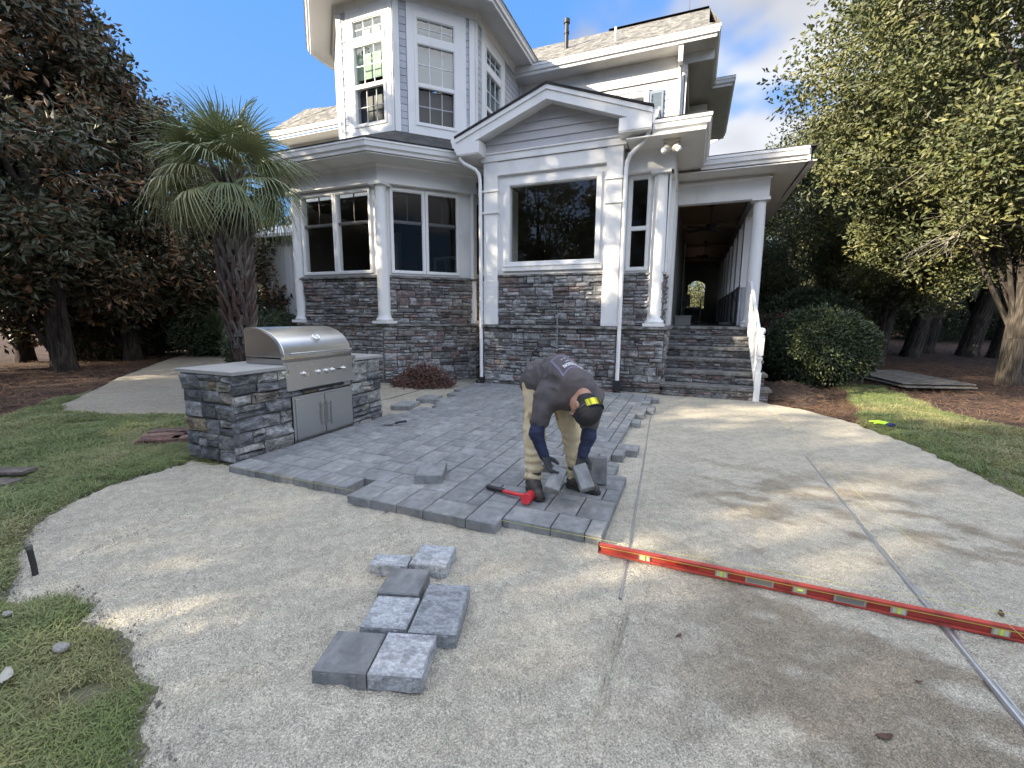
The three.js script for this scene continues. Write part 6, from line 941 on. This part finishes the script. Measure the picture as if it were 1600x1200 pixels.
{ // cabbage palm
  const p = [-6.46, 0, -4.8], t = thing('palm_tree', 'cabbage palm with crisscross leaf bases on its trunk behind the grill', 'palm', p), r = rng(900), H = 3.3;
  const pm = std({ rgb: [0.13, 0.09, 0.075], map: barkT, bumpMap: barkB, bumpScale: 0.02, roughness: 1 }), bm = [[0.17, 0.145, 0.13], [0.13, 0.105, 0.095], [0.21, 0.18, 0.155], [0.15, 0.09, 0.075]].map(c => std({ rgb: c.map(v => v * 2), map: barkT, bumpMap: barkB, bumpScale: 0.012, roughness: 0.95 }));
  part('trunk', taper([[0, -0.1, 0], [0, 0.3, 0], [0.02, 0.9, 0], [0, 1.6, 0], [0, 2.6, 0], [0, H + 0.15, 0]], [0.2, 0.13, 0.13, 0.155, 0.16, 0.11], 18), pm, t, true);
  // a split leaf base: two prongs rising in a V
  const prong = (s, l, w) => { const q = taper([[s * 0.015, 0, 0.0], [s * 0.05, l * 0.5, 0.02], [s * 0.09, l * 0.95, 0.045]], [w, w * 0.85, w * 0.5], 6); q.scale(1, 1, 1); return q; };
  const boots = [0, 1, 2].map(k => mergeGeometries([prong(-1, 0.26 + k * 0.03, 0.032), prong(1, 0.26 + k * 0.03, 0.032), (() => { const g = new THREE.BoxGeometry(0.13, 0.10, 0.03); g.translate(0, -0.02, 0.0); return g; })()].map(norm1)));
  const N = 110; for (let k = 0; k < N; k++) { const y = 0.75 + (H - 0.72) * k / N, a = k * 2.39996, f = sstep(0.7, 1.3, y), rad = 0.12 + 0.055 * f - 0.04 * sstep(2.7, 3.1, y); const m = new THREE.Mesh(boots[k % 3], bm[Math.floor(r() * 4)]); m.name = k ? 'leaf_base_' + String(k).padStart(3, '0') : 'leaf_base'; m.castShadow = m.receiveShadow = true; m.position.set(Math.sin(a) * rad, y, Math.cos(a) * rad); m.rotation.set(rr(-0.05, 0.15, r), a, rr(-0.1, 0.1, r), 'YXZ'); m.scale.setScalar(mix(0.55, 1.05, f)); t.add(m); }
  const frond = (seed, droop) => { const q = rng(seed), L = [], n = 44; const pet = taper([[0, 0, 0], [0, 0.12, 0.45], [0, 0.06, 0.85]], [0.022, 0.016, 0.011], 6); const hub = [0, 0.06, 0.85];
    for (let k = 0; k < n; k++) { const a = mix(-2.15, 2.15, k / (n - 1)) + (q() - 0.5) * 0.05, len = mix(0.62, 0.95, Math.cos(a * 0.5)) * mix(0.9, 1.08, q()), dx = Math.sin(a), dz = Math.cos(a), w = 0.018, base = [hub[0], hub[1], hub[2]]; const P = []; for (let i = 0; i <= 5; i++) { const s = i / 5, l = len * s, dr = droop * (0.25 * s * s + 1.1 * Math.pow(Math.max(0, s - 0.45), 2) * mix(0.7, 1.6, q())) + 0.10 * Math.abs(dx) * s; P.push([base[0] + dx * l, base[1] - dr * len + 0.05 * Math.sin(s * 3.14), base[2] + dz * l]); } const wd = [0.5, 0.95, 1, 0.75, 0.4, 0.04]; for (let i = 0; i < 5; i++) { const s0 = w * wd[i], s1 = w * wd[i + 1], up = (k % 2 ? 1 : -1) * 0.006; L.push(...quad([P[i][0] - dz * s0, P[i][1] + up, P[i][2] + dx * s0], [P[i][0] + dz * s0, P[i][1] - up, P[i][2] - dx * s0], [P[i + 1][0] + dz * s1, P[i + 1][1] - up, P[i + 1][2] - dx * s1], [P[i + 1][0] - dz * s1, P[i + 1][1] + up, P[i + 1][2] + dx * s1])); } }
    return mergeGeometries([norm1(tri(L)), norm1(pet)]); };
  const fg = [frond(1, 0.35), frond(2, 0.7), frond(3, 1.05), frond(4, 1.35)], fm = [[0.21, 0.25, 0.11], [0.26, 0.29, 0.135], [0.18, 0.215, 0.095], [0.32, 0.32, 0.15]].map(c => { const m = leafMat({ roughness: 0.45, transmission: 0.35, vertexColors: false }); m.color.setRGB(...c); return m; });
  const NF = 46; for (let k = 0; k < NF; k++) { const s = k / (NF - 1), a = k * 2.39996 + rr(-0.2, 0.2, r), el = mix(1.42, -0.5, Math.pow(s, 0.95)) + rr(-0.15, 0.15, r); const m = new THREE.Mesh(fg[Math.min(3, Math.floor(mix(0, 3.99, clamp(s + rr(-0.15, 0.15, r)))))], fm[Math.floor(r() * 4)]); m.name = k ? 'frond_' + String(k).padStart(3, '0') : 'frond'; m.castShadow = m.receiveShadow = true; m.position.set(Math.sin(a) * 0.1, H - 0.05 + 0.2 * (1 - s), Math.cos(a) * 0.1); m.rotation.set(-el, a, rr(-0.35, 0.35, r), 'YXZ'); m.scale.setScalar(mix(0.46, 0.63, r())); t.add(m); }
}
{ // pale neighbouring house glimpsed through the magnolias
  const t = thing('neighbour_house', 'pale house glimpsed between the magnolia trunks far back at the left', 'house', CAM(-17, 24), 0.35), w = M.cream, L = new THREE.Group();
  part('wall', [new THREE.BoxGeometry(9, 3, 6).translate(0, 1.5, 0)], w, t, true); const s = new THREE.Shape(); s.moveTo(-5, 0); s.lineTo(5, 0); s.lineTo(0, 2.4); s.closePath(); part('roof', new THREE.ExtrudeGeometry(s, { depth: 6.6, bevelEnabled: false }).translate(0, 3, -3.3), M.roof, t, true);
  for (const x of [-2.6, 0, 2.6]) { const q = part('window', [new THREE.BoxGeometry(1.0, 1.4, 0.08).translate(x, 1.6, 3.02)], M.white, t, true); part('pane', new THREE.BoxGeometry(0.84, 1.24, 0.02).translate(x, 1.6, 3.065), M.screen, q, true); }
}

// =====================================================================  THE MAN LAYING PAVERS
const V3 = (a) => new THREE.Vector3(...a);
function capsule(a, b, ra, rb) {                 // distance to a tapered limb
  const ax = a[0], ay = a[1], az = a[2], dx = b[0] - ax, dy = b[1] - ay, dz = b[2] - az, L = dx * dx + dy * dy + dz * dz || 1e-9;
  const f = (x, y, z) => { const px = x - ax, py = y - ay, pz = z - az, t = clamp((px * dx + py * dy + pz * dz) / L), qx = px - dx * t, qy = py - dy * t, qz = pz - dz * t; return Math.sqrt(qx * qx + qy * qy + qz * qz) - (ra + (rb - ra) * t); };
  const r = Math.max(ra, rb); f.lo = [0, 1, 2].map(i => Math.min(a[i], b[i]) - r); f.hi = [0, 1, 2].map(i => Math.max(a[i], b[i]) + r); return f;
}
const smin = (a, b, k) => { const h = clamp(0.5 + 0.5 * (b - a) / k); return b + (a - b) * h - k * h * (1 - h); };
function blend(list, k) { const f = (x, y, z) => { let d = 9; for (const c of list) { const q = c(x, y, z); d = d > 8 ? q : smin(d, q, k); } return d; }; f.lo = [0, 1, 2].map(i => Math.min(...list.map(c => c.lo[i]))); f.hi = [0, 1, 2].map(i => Math.max(...list.map(c => c.hi[i]))); return f; }
function ball(c, rx, ry, rz, ax = [1, 0, 0], ay = [0, 1, 0], az = [0, 0, 1]) {
  const f = (x, y, z) => { const p = [x - c[0], y - c[1], z - c[2]], a = (p[0] * ax[0] + p[1] * ax[1] + p[2] * ax[2]) / rx, b = (p[0] * ay[0] + p[1] * ay[1] + p[2] * ay[2]) / ry, e = (p[0] * az[0] + p[1] * az[1] + p[2] * az[2]) / rz, l = Math.hypot(a, b, e); return (l - 1) * Math.min(rx, ry, rz) * (l > 0.2 ? 1 : 1); };
  const r = Math.max(rx, ry, rz); f.lo = c.map(v => v - r); f.hi = c.map(v => v + r); return f;
}
function nets(f, cell, lo = f.lo, hi = f.hi) {   // smooth surface of a distance field
  const pad = cell * 2.5, n = [0, 1, 2].map(i => Math.ceil((hi[i] - lo[i] + 2 * pad) / cell) + 1), o = lo.map(v => v - pad), S = n[0] * n[1] * n[2], val = new Float32Array(S), id = new Int32Array(S).fill(-1);
  const at = (i, j, k) => (k * n[1] + j) * n[0] + i;
  for (let k = 0; k < n[2]; k++) for (let j = 0; j < n[1]; j++) for (let i = 0; i < n[0]; i++) val[at(i, j, k)] = f(o[0] + i * cell, o[1] + j * cell, o[2] + k * cell);
  const pos = [], nor = [], idx = [];
  for (let k = 0; k + 1 < n[2]; k++) for (let j = 0; j + 1 < n[1]; j++) for (let i = 0; i + 1 < n[0]; i++) {
    const v = []; let m = 0; for (let c = 0; c < 8; c++) { const q = val[at(i + (c & 1), j + ((c >> 1) & 1), k + (c >> 2))]; v.push(q); if (q < 0) m |= 1 << c; }
    if (m === 0 || m === 255) continue;
    let x = 0, y = 0, z = 0, cnt = 0;
    for (const [a, b] of [[0, 1], [2, 3], [4, 5], [6, 7], [0, 2], [1, 3], [4, 6], [5, 7], [0, 4], [1, 5], [2, 6], [3, 7]]) { if ((v[a] < 0) === (v[b] < 0)) continue; const t = v[a] / (v[a] - v[b]); x += mix(a & 1, b & 1, t); y += mix((a >> 1) & 1, (b >> 1) & 1, t); z += mix(a >> 2, b >> 2, t); cnt++; }
    const p = [o[0] + (i + x / cnt) * cell, o[1] + (j + y / cnt) * cell, o[2] + (k + z / cnt) * cell], e = cell * 0.5;
    const g = [f(p[0] + e, p[1], p[2]) - f(p[0] - e, p[1], p[2]), f(p[0], p[1] + e, p[2]) - f(p[0], p[1] - e, p[2]), f(p[0], p[1], p[2] + e) - f(p[0], p[1], p[2] - e)], l = Math.hypot(...g) || 1;
    id[at(i, j, k)] = pos.length / 3; pos.push(...p); nor.push(g[0] / l, g[1] / l, g[2] / l);
  }
  for (let k = 1; k + 1 < n[2]; k++) for (let j = 1; j + 1 < n[1]; j++) for (let i = 1; i + 1 < n[0]; i++) {
    const a = val[at(i, j, k)] < 0;
    const q = (p0, p1, p2, p3, fl) => { if (Math.min(p0, p1, p2, p3) < 0) return; if (fl) idx.push(p0, p1, p2, p0, p2, p3); else idx.push(p0, p2, p1, p0, p3, p2); };
    if (a !== (val[at(i + 1, j, k)] < 0)) q(id[at(i, j - 1, k - 1)], id[at(i, j, k - 1)], id[at(i, j, k)], id[at(i, j - 1, k)], a);
    if (a !== (val[at(i, j + 1, k)] < 0)) q(id[at(i - 1, j, k - 1)], id[at(i - 1, j, k)], id[at(i, j, k)], id[at(i, j, k - 1)], a);
    if (a !== (val[at(i, j, k + 1)] < 0)) q(id[at(i - 1, j - 1, k)], id[at(i, j - 1, k)], id[at(i, j, k)], id[at(i - 1, j, k)], a);
  }
  const g = new THREE.BufferGeometry(); g.setAttribute('position', new THREE.Float32BufferAttribute(pos, 3)); g.setAttribute('normal', new THREE.Float32BufferAttribute(nor, 3)); g.setIndex(idx); return g;
}
{
  const man = thing('person', 'man in dark grey shirt and khaki trousers bending over to set pavers with gloved hands', 'person', [-0.9, 0, -3.2], 22 * D2R);
  const pm = (n, g, m, p = man) => part(n, g, m, p, true);
  const fab = tex(256, 0.06, (u, v) => 0.5 + 0.25 * Math.sin(u * 6.283 * 24) * Math.sin(v * 6.283 * 24) + 0.25 * fbm(u * 16, v * 16, 3, 950, 16), false);
  const folds = (x, y, z, s) => (vn3(x * s, y * s * 2.2, z * s, 960) - 0.5);
  const cloth = (f, a, s, o = 0) => { const q = (x, y, z) => { const d = f(x, y, z); return d > 0.08 ? d : d + a * (2 * folds(x + o, y, z, s) + 0.8 * folds(x + o, y, z, s * 2.3)); }; q.lo = f.lo.map(v => v - a); q.hi = f.hi.map(v => v + a); return q; };
  // joints (x right, y up, z towards the viewer)
  const J = { hipR: [-0.165, 0.83, -0.2], kneeR: [-0.19, 0.47, -0.04], ankR: [-0.197, 0.155, 0.07], toeR: [-0.15, 0.108, 0.27], hipL: [0.03, 0.82, -0.2], kneeL: [0.116, 0.455, -0.06], ankL: [0.14, 0.155, 0.0], toeL: [0.32, 0.108, 0.15],
    shR: [-0.125, 0.80, 0.10], elR: [-0.184, 0.55, 0.17], wrR: [-0.122, 0.387, 0.2], shL: [0.225, 0.775, 0.12], elL: [0.196, 0.54, 0.18], wrL: [0.153, 0.40, 0.2] };
  const lerp = (a, b, t) => a.map((v, i) => mix(v, b[i], t));
  // trousers
  const tro = blend([capsule([-0.14, 0.88, -0.22], [0.02, 0.87, -0.27], 0.135, 0.13), capsule(J.hipR, J.kneeR, 0.108, 0.078), capsule(J.kneeR, lerp(J.kneeR, J.ankR, 0.93), 0.076, 0.066), capsule(J.hipL, J.kneeL, 0.108, 0.078), capsule(J.kneeL, lerp(J.kneeL, J.ankL, 0.93), 0.076, 0.064)], 0.045);
  const troF = (x, y, z) => { const d = tro(x, y, z); if (d > 0.06) return d; const low = sstep(0.62, 0.3, y), w = Math.sin(y * 95 + 5 * vn3(x * 9, y * 5, z * 9, 971) + Math.atan2(z, x) * 1.5); return d + 0.015 * low * w * vn3(x * 11, y * 11, z * 11, 972) + 0.016 * folds(x, y, z, 11); }; troF.lo = tro.lo; troF.hi = tro.hi;
  const troT = tex(512, [0.8, 0.8], (u, v) => { const n = fbm(u * 5, v * 5, 5, 973, 5), d = sstep(0.52, 0.66, n); return [0.80 - 0.22 * d, 0.74 - 0.23 * d, 0.60 - 0.22 * d]; });
  const trM = std({ rgb: [1.5, 1.5, 1.5].map(v => Math.min(1, v)), map: troT, bumpMap: fab, bumpScale: 0.0008, roughness: 0.9 });
  pm('trousers', boxuv(nets(troF, 0.011)), trM);
  // shirt with sleeves
  const shirtList = [capsule([-0.15, 0.885, -0.24], [0.0, 0.885, -0.28], 0.146, 0.14), capsule([-0.1, 0.90, -0.2], [0.0, 0.945, -0.04], 0.15, 0.152), capsule([0.0, 0.945, -0.04], [0.09, 0.895, 0.11], 0.152, 0.142), capsule([-0.07, 0.83, 0.09], [0.2, 0.81, 0.13], 0.1, 0.1), capsule([0.1, 0.88, 0.11], [0.12, 0.872, 0.175], 0.105, 0.068)];
  const sR = capsule([-0.11, 0.815, 0.09], lerp(J.shR, J.elR, 0.6), 0.082, 0.07), sL = capsule([0.21, 0.79, 0.12], lerp(J.shL, J.elL, 0.58), 0.082, 0.068);
  const sh0 = blend([...shirtList, sR, sL], 0.05), shF = (() => { const q = (x, y, z) => { const d = sh0(x, y, z); if (d > 0.08) return d; const n = vn3(x * 6 + 3, y * 9 + 2 * z * 3, z * 6, 961), m = vn3(x * 15, y * 15, z * 11, 962); return d + 0.022 * (Math.abs(n - 0.5) * 2 - 0.45) + 0.016 * (Math.abs(m - 0.5) * 2 - 0.4); }; q.lo = sh0.lo.map(v => v - 0.02); q.hi = sh0.hi.map(v => v + 0.02); return q; })();
  const A = V3([0.25, -0.03, 0.42]).normalize(), N0 = new THREE.Vector3(-0.05, 1, 0.18).normalize(), RT = A.clone().cross(N0).normalize(), C0 = V3([0.055, 1.08, 0.055]);
  const sg = nets(shF, 0.011).toNonIndexed(), sp = sg.attributes.position, sn = sg.attributes.normal, suv = new Float32Array(sp.count * 2), W = 0.46, q = new THREE.Vector3();
  for (let i = 0; i < sp.count; i += 3) { const ny = sn.getY(i) + sn.getY(i + 1) + sn.getY(i + 2); for (let k = i; k < i + 3; k++) { q.fromBufferAttribute(sp, k).sub(C0); suv[k * 2] = ny < 0.15 ? 0.01 + 0.02 * sp.getX(k) : clamp(0.5 + q.dot(RT) / W, 0.005, 0.995); suv[k * 2 + 1] = ny < 0.15 ? 0.01 + 0.02 * sp.getY(k) : clamp(0.5 + q.dot(A) / W, 0.005, 0.995); } }
  sg.setAttribute('uv', new THREE.BufferAttribute(suv, 2));
  const cv = document.createElement('canvas'); cv.width = cv.height = 768; const c = cv.getContext('2d'); c.fillStyle = 'rgb(84,79,80)'; c.fillRect(0, 0, 768, 768);
  const rq = rng(981); for (let k = 0; k < 2500; k++) { const v = 62 + Math.floor(rq() * 26); c.fillStyle = `rgba(${v},${v - 6},${v - 4},0.25)`; c.fillRect(rq() * 768, rq() * 768, 2 + rq() * 22, 2 + rq() * 8); }
  c.strokeStyle = 'rgb(150,143,190)'; c.lineWidth = 5; const fr = (d) => { c.beginPath(); c.moveTo(178 + d, 232 + d); c.lineTo(590 - d, 232 + d); c.lineTo(565 - d, 520 - d * 1.4); c.lineTo(205 + d, 520 - d * 1.4); c.closePath(); c.stroke(); }; fr(0); c.lineWidth = 3; fr(13);
  c.fillStyle = 'rgb(226,226,230)'; c.textAlign = 'center'; c.textBaseline = 'middle'; c.font = 'bold 64px sans-serif'; c.save(); c.translate(384, 310); c.scale(0.86, 1.15); c.fillText('PRECISION', 0, 0); c.restore();
  c.fillStyle = 'rgb(170,168,182)'; for (const [y, ws] of [[372, [44, 14, 60]], [402, [10]], [430, [58, 20, 46, 30]], [462, [26]]]) { let x = 384 - (ws.reduce((a, b) => a + b, 0) + 10 * (ws.length - 1)) / 2; for (const w of ws) { c.fillRect(x, y - 6, w, 10); x += w + 10; } }
  const ct = new THREE.CanvasTexture(cv); ct.colorSpace = THREE.SRGBColorSpace; ct.flipY = true;
  pm('shirt', sg, std({ map: ct, roughness: 0.92 }));
  // navy under-sleeves
  const navy = std({ rgb: [0.012, 0.02, 0.055], roughness: 0.75, bumpMap: fab, bumpScale: 0.0008 });
  for (const [s, e, w] of [[J.shR, J.elR, J.wrR], [J.shL, J.elL, J.wrL]]) pm('sleeve', boxuv(nets(cloth(blend([capsule(lerp(s, e, 0.2), e, 0.058, 0.052), capsule(e, lerp(e, w, 0.96), 0.052, 0.038)], 0.025), 0.004, 22), 0.008)), navy);
  // head, neck and arms: one body
  const U = V3([0.22, -0.70, 0.62]).normalize(), F = V3([-0.56, -0.60, -0.42]); F.addScaledVector(U, -F.dot(U)).normalize(); const S = U.clone().cross(F).normalize();
  const HC = V3([0.137, 0.783, 0.312]), at = (u, f, s) => HC.clone().addScaledVector(U, u).addScaledVector(F, f).addScaledVector(S, s).toArray();
  const ua = U.toArray(), fa = F.toArray(), sa = S.toArray(), el = (u, f, s, ru, rf, rs) => ball(at(u, f, s), ru, rf, rs, ua, fa, sa);
  const headF = blend([el(0.035, -0.01, 0, 0.1, 0.1, 0.078), el(-0.035, 0.03, 0, 0.085, 0.068, 0.062), el(-0.095, 0.05, 0, 0.03, 0.032, 0.032), el(-0.02, 0.098, 0, 0.026, 0.02, 0.014), el(-0.005, 0.088, 0, 0.03, 0.012, 0.01), el(0.018, 0.085, 0.033, 0.012, 0.012, 0.026), el(0.018, 0.085, -0.033, 0.012, 0.012, 0.026), el(-0.062, 0.083, 0, 0.007, 0.012, 0.024), el(-0.075, 0.08, 0, 0.008, 0.012, 0.022), el(0, -0.005, 0.078, 0.032, 0.018, 0.012), el(0, -0.005, -0.078, 0.032, 0.018, 0.012), capsule(at(-0.05, -0.03, 0), [0.12, 0.875, 0.15], 0.058, 0.062)], 0.014);
  const skin = std({ rgb: [0.33, 0.185, 0.125], roughness: 0.55, bumpMap: fineB, bumpScale: 0.0006 });
  const armF = blend([capsule([0.12, 0.875, 0.15], [0.1, 0.87, 0.08], 0.06, 0.08), capsule([0.1, 0.86, 0.08], J.shR, 0.06, 0.05), capsule([0.1, 0.86, 0.08], J.shL, 0.06, 0.05), capsule(J.shR, J.elR, 0.045, 0.04), capsule(J.elR, J.wrR, 0.04, 0.027), capsule(J.shL, J.elL, 0.045, 0.04), capsule(J.elL, J.wrL, 0.04, 0.027), capsule([0.1, 0.86, 0.08], [-0.1, 0.88, -0.2], 0.1, 0.1), capsule([-0.1, 0.87, -0.22], J.hipR, 0.08, 0.07), capsule([-0.05, 0.87, -0.24], J.hipL, 0.08, 0.07), capsule(J.hipR, J.kneeR, 0.07, 0.05), capsule(J.kneeR, J.ankR, 0.045, 0.035), capsule(J.hipL, J.kneeL, 0.07, 0.05), capsule(J.kneeL, J.ankL, 0.045, 0.035)], 0.02);
  const body = pm('body', [boxuv(nets(headF, 0.0045)), boxuv(nets(armF, 0.014))], skin);
  for (const s of [-1, 1]) pm('eye', new THREE.SphereGeometry(0.0115, 12, 10).translate(...at(0.004, 0.083, 0.03 * s)), std({ rgb: [0.05, 0.035, 0.03], roughness: 0.2 }), body);
  for (const s of [-1, 1]) pm('eyebrow', taper([at(0.027, 0.093, 0.014 * s), at(0.032, 0.093, 0.032 * s), at(0.026, 0.082, 0.05 * s)], [0.004, 0.005, 0.003], 6), M.black, body);
  // hair and the dark cap over it
  const capE = el(0.036, -0.012, 0, 0.110, 0.110, 0.088), capF = (x, y, z) => { const p = new THREE.Vector3(x, y, z).sub(HC), u = p.dot(U), f = p.dot(F); const cut = Math.max(-(u - 0.015 + Math.max(0, -f) * 0.35), 0) ; return Math.max(capE(x, y, z), -0.004 - (u - (f > 0 ? 0.035 : 0.03 - 0.055 * clamp(-f / 0.08)))); }; capF.lo = capE.lo; capF.hi = capE.hi;
  pm('cap', boxuv(nets(cloth(capF, 0.0012, 40), 0.005)), std({ rgb: [0.018, 0.018, 0.021], roughness: 0.85, bumpMap: fab, bumpScale: 0.0008 }), body);
  const hairE = el(0.0, -0.03, 0, 0.09, 0.078, 0.081), hairF = (x, y, z) => { const p = new THREE.Vector3(x, y, z).sub(HC); return Math.max(hairE(x, y, z), p.dot(F) - 0.005 + 0.2 * Math.max(0, -p.dot(U))); }; hairF.lo = hairE.lo; hairF.hi = hairE.hi;
  pm('hair', boxuv(nets(cloth(hairF, 0.0015, 60), 0.005)), std({ rgb: [0.012, 0.010, 0.009], roughness: 0.8 }), body);
  // sunglasses worn over the back of the cap
  const shell = (t0, t1, u0, u1, off, n = 28) => { const L = []; const P = (t, u) => { const a = Math.PI + t, k = Math.sqrt(Math.max(0.05, 1 - Math.pow((u - 0.036) / 0.112, 2))); return at(u, -0.012 + (0.112 + off) * k * Math.cos(a), (0.090 + off) * k * Math.sin(a)); }; for (let i = 0; i < n; i++) { const a = mix(t0, t1, i / n), b = mix(t0, t1, (i + 1) / n); L.push(...quad(P(a, u0), P(b, u0), P(b, u1), P(a, u1))); } return tri(L); };
  const gl = pm('sunglasses', [shell(-1.9, -0.78, 0.03, 0.037, 0.005), shell(0.78, 1.9, 0.03, 0.037, 0.005), shell(-1.0, 1.0, 0.053, 0.06, 0.0115)], M.black, body);
  const cvl = document.createElement('canvas'); cvl.width = 256; cvl.height = 64; const cl = cvl.getContext('2d'); cl.fillStyle = 'rgb(205,185,40)'; cl.fillRect(0, 0, 256, 64); const lensT = null;
  for (const [a, b] of [[-1.0, -0.07], [0.07, 1.0]]) pm('lens', shell(a, b, 0.002, 0.054, 0.011, 14), phys({ rgb: [0.42, 0.40, 0.03], metalness: 0.75, roughness: 0.12, iridescence: 1, iridescenceIOR: 1.8, iridescenceThicknessRange: [250, 250] }), gl);
  pm('nose_bridge', shell(-0.1, 0.1, 0.038, 0.054, 0.0125, 4), M.black, gl);
  // gloved hands
  const glove = std({ rgb: [0.045, 0.045, 0.048], roughness: 0.85, bumpMap: fab, bumpScale: 0.001 });
  function hand(W, dir, nrm, curl, side) {
    const d = V3(dir).normalize(), n = V3(nrm); n.addScaledVector(d, -n.dot(d)).normalize(); const s = d.clone().cross(n).multiplyScalar(side), P = (a, b, e) => V3(W).addScaledVector(d, a).addScaledVector(n, b).addScaledVector(s, e), L = [];
    L.push(capsule(P(-0.045, 0, 0).toArray(), P(0.01, 0, 0).toArray(), 0.037, 0.031));
    for (let k = 0; k < 4; k++) { const e = (k - 1.5) * 0.0205, base = P(0.088 - 0.006 * Math.abs(k - 1.2), 0.0, e * 1.05), len = [0.078, 0.086, 0.08, 0.062][k]; L.push(capsule(P(0.005, 0, e * 0.7).toArray(), base.toArray(), 0.0165, 0.0135)); let p = base, a = curl * 0.35 + k * 0.05; const sp = (k - 1.5) * 0.07; for (let j = 0; j < 3; j++) { const l = len * [0.46, 0.31, 0.25][j], t = d.clone().multiplyScalar(Math.cos(a)).addScaledVector(n, Math.sin(a)).addScaledVector(s, sp).normalize(), q = p.clone().addScaledVector(t, l); L.push(capsule(p.toArray(), q.toArray(), 0.0125 - j * 0.0012, 0.0115 - j * 0.0014)); p = q; a += curl * [0.75, 0.6, 0.5][j]; } }
    const t0 = P(0.018, 0.008, -0.03), t1 = P(0.05, 0.03, -0.055), t2 = P(0.085, 0.05, -0.052); L.push(capsule(t0.toArray(), t1.toArray(), 0.0175, 0.0145), capsule(t1.toArray(), t2.toArray(), 0.014, 0.0115));
    return nets(blend(L, 0.009), 0.0055);
  }
  pm('glove', boxuv(hand(J.wrR, [0.42, -0.85, 0.25], [0.75, 0.25, 0.35], 0.75, 1)), glove);
  pm('glove', boxuv(hand(J.wrL, [-0.12, -0.93, 0.30], [0.15, 0.25, 0.9], 0.7, 1)), glove);
  // boots
  const bootM = std({ rgb: [0.24, 0.20, 0.17], roughness: 0.7, map: rockT, bumpMap: fineB, bumpScale: 0.002 }), soleM = std({ rgb: [0.03, 0.028, 0.026], roughness: 0.9 });
  for (const [k, a, toe] of [[J.kneeR, J.ankR, J.toeR], [J.kneeL, J.ankL, J.toeL]]) {
    const d = V3(toe).sub(V3(a)); d.y = 0; d.normalize(); const P = (f, y, s) => [a[0] + d.x * f - d.z * s, y, a[2] + d.z * f + d.x * s];
    const up = blend([capsule(lerp(a, k, 0.24), a, 0.062, 0.054), capsule(P(-0.03, 0.125, 0), P(0.07, 0.122, 0), 0.047, 0.044), capsule(P(0.07, 0.125, 0.005), P(0.172, 0.112, 0.0), 0.044, 0.036), capsule(P(0.0, 0.15, 0), P(0.09, 0.125, 0), 0.045, 0.036)], 0.03), cutF = (x, y, z) => Math.max(up(x, y, z), 0.088 - y); cutF.lo = up.lo; cutF.hi = up.hi;
    const bt = pm('boot', boxuv(nets(cloth(cutF, 0.0022, 26), 0.006)), bootM);
    const soleU = blend([capsule(P(-0.035, 0.085, 0), P(0.06, 0.085, 0), 0.05, 0.046), capsule(P(0.06, 0.085, 0.004), P(0.178, 0.085, 0.0), 0.047, 0.04)], 0.02), soleF = (x, y, z) => Math.max(soleU(x, y, z), 0.071 - y, y - 0.094); soleF.lo = soleU.lo; soleF.hi = soleU.hi; pm('sole', boxuv(nets(soleF, 0.006)), soleM, bt);
  }
  // pavers he is holding and the one standing behind his boot
  man.updateWorldMatrix(true, true); const w = (p) => V3(p).applyMatrix4(man.matrixWorld);
  const held = (label, p, rot, sz, m) => { const t = thing('loose_paver', label, 'paver', w(p).toArray()); t.rotation.set(rot[0], rot[1] + 22 * D2R, rot[2], 'YXZ'); part('block', paverGeo(sz[0], sz[1], sz[2], rng(990), 0).translate(0, -sz[2] / 2, 0), m, t, true); };
  held('small half paver gripped in the hand nearer the mallet', [-0.045, 0.243, 0.275], [0.55, -0.45, -0.25], [0.105, 0.2, 0.06], PAVE[2]);
  held('small half paver gripped in the hand above the pointing boot', [0.148, 0.268, 0.295], [0.75, 0.35, 0.3], [0.1, 0.19, 0.06], PAVE[2]);
  held('dark paver standing on edge behind the pointing boot', [0.30, 0.185, -0.10], [1.45, -0.1, 0.0], [0.2, 0.22, 0.07], PAVE[3]);
}

console.log('leaf tris', leafTris);
renderer.render(scene, camera);
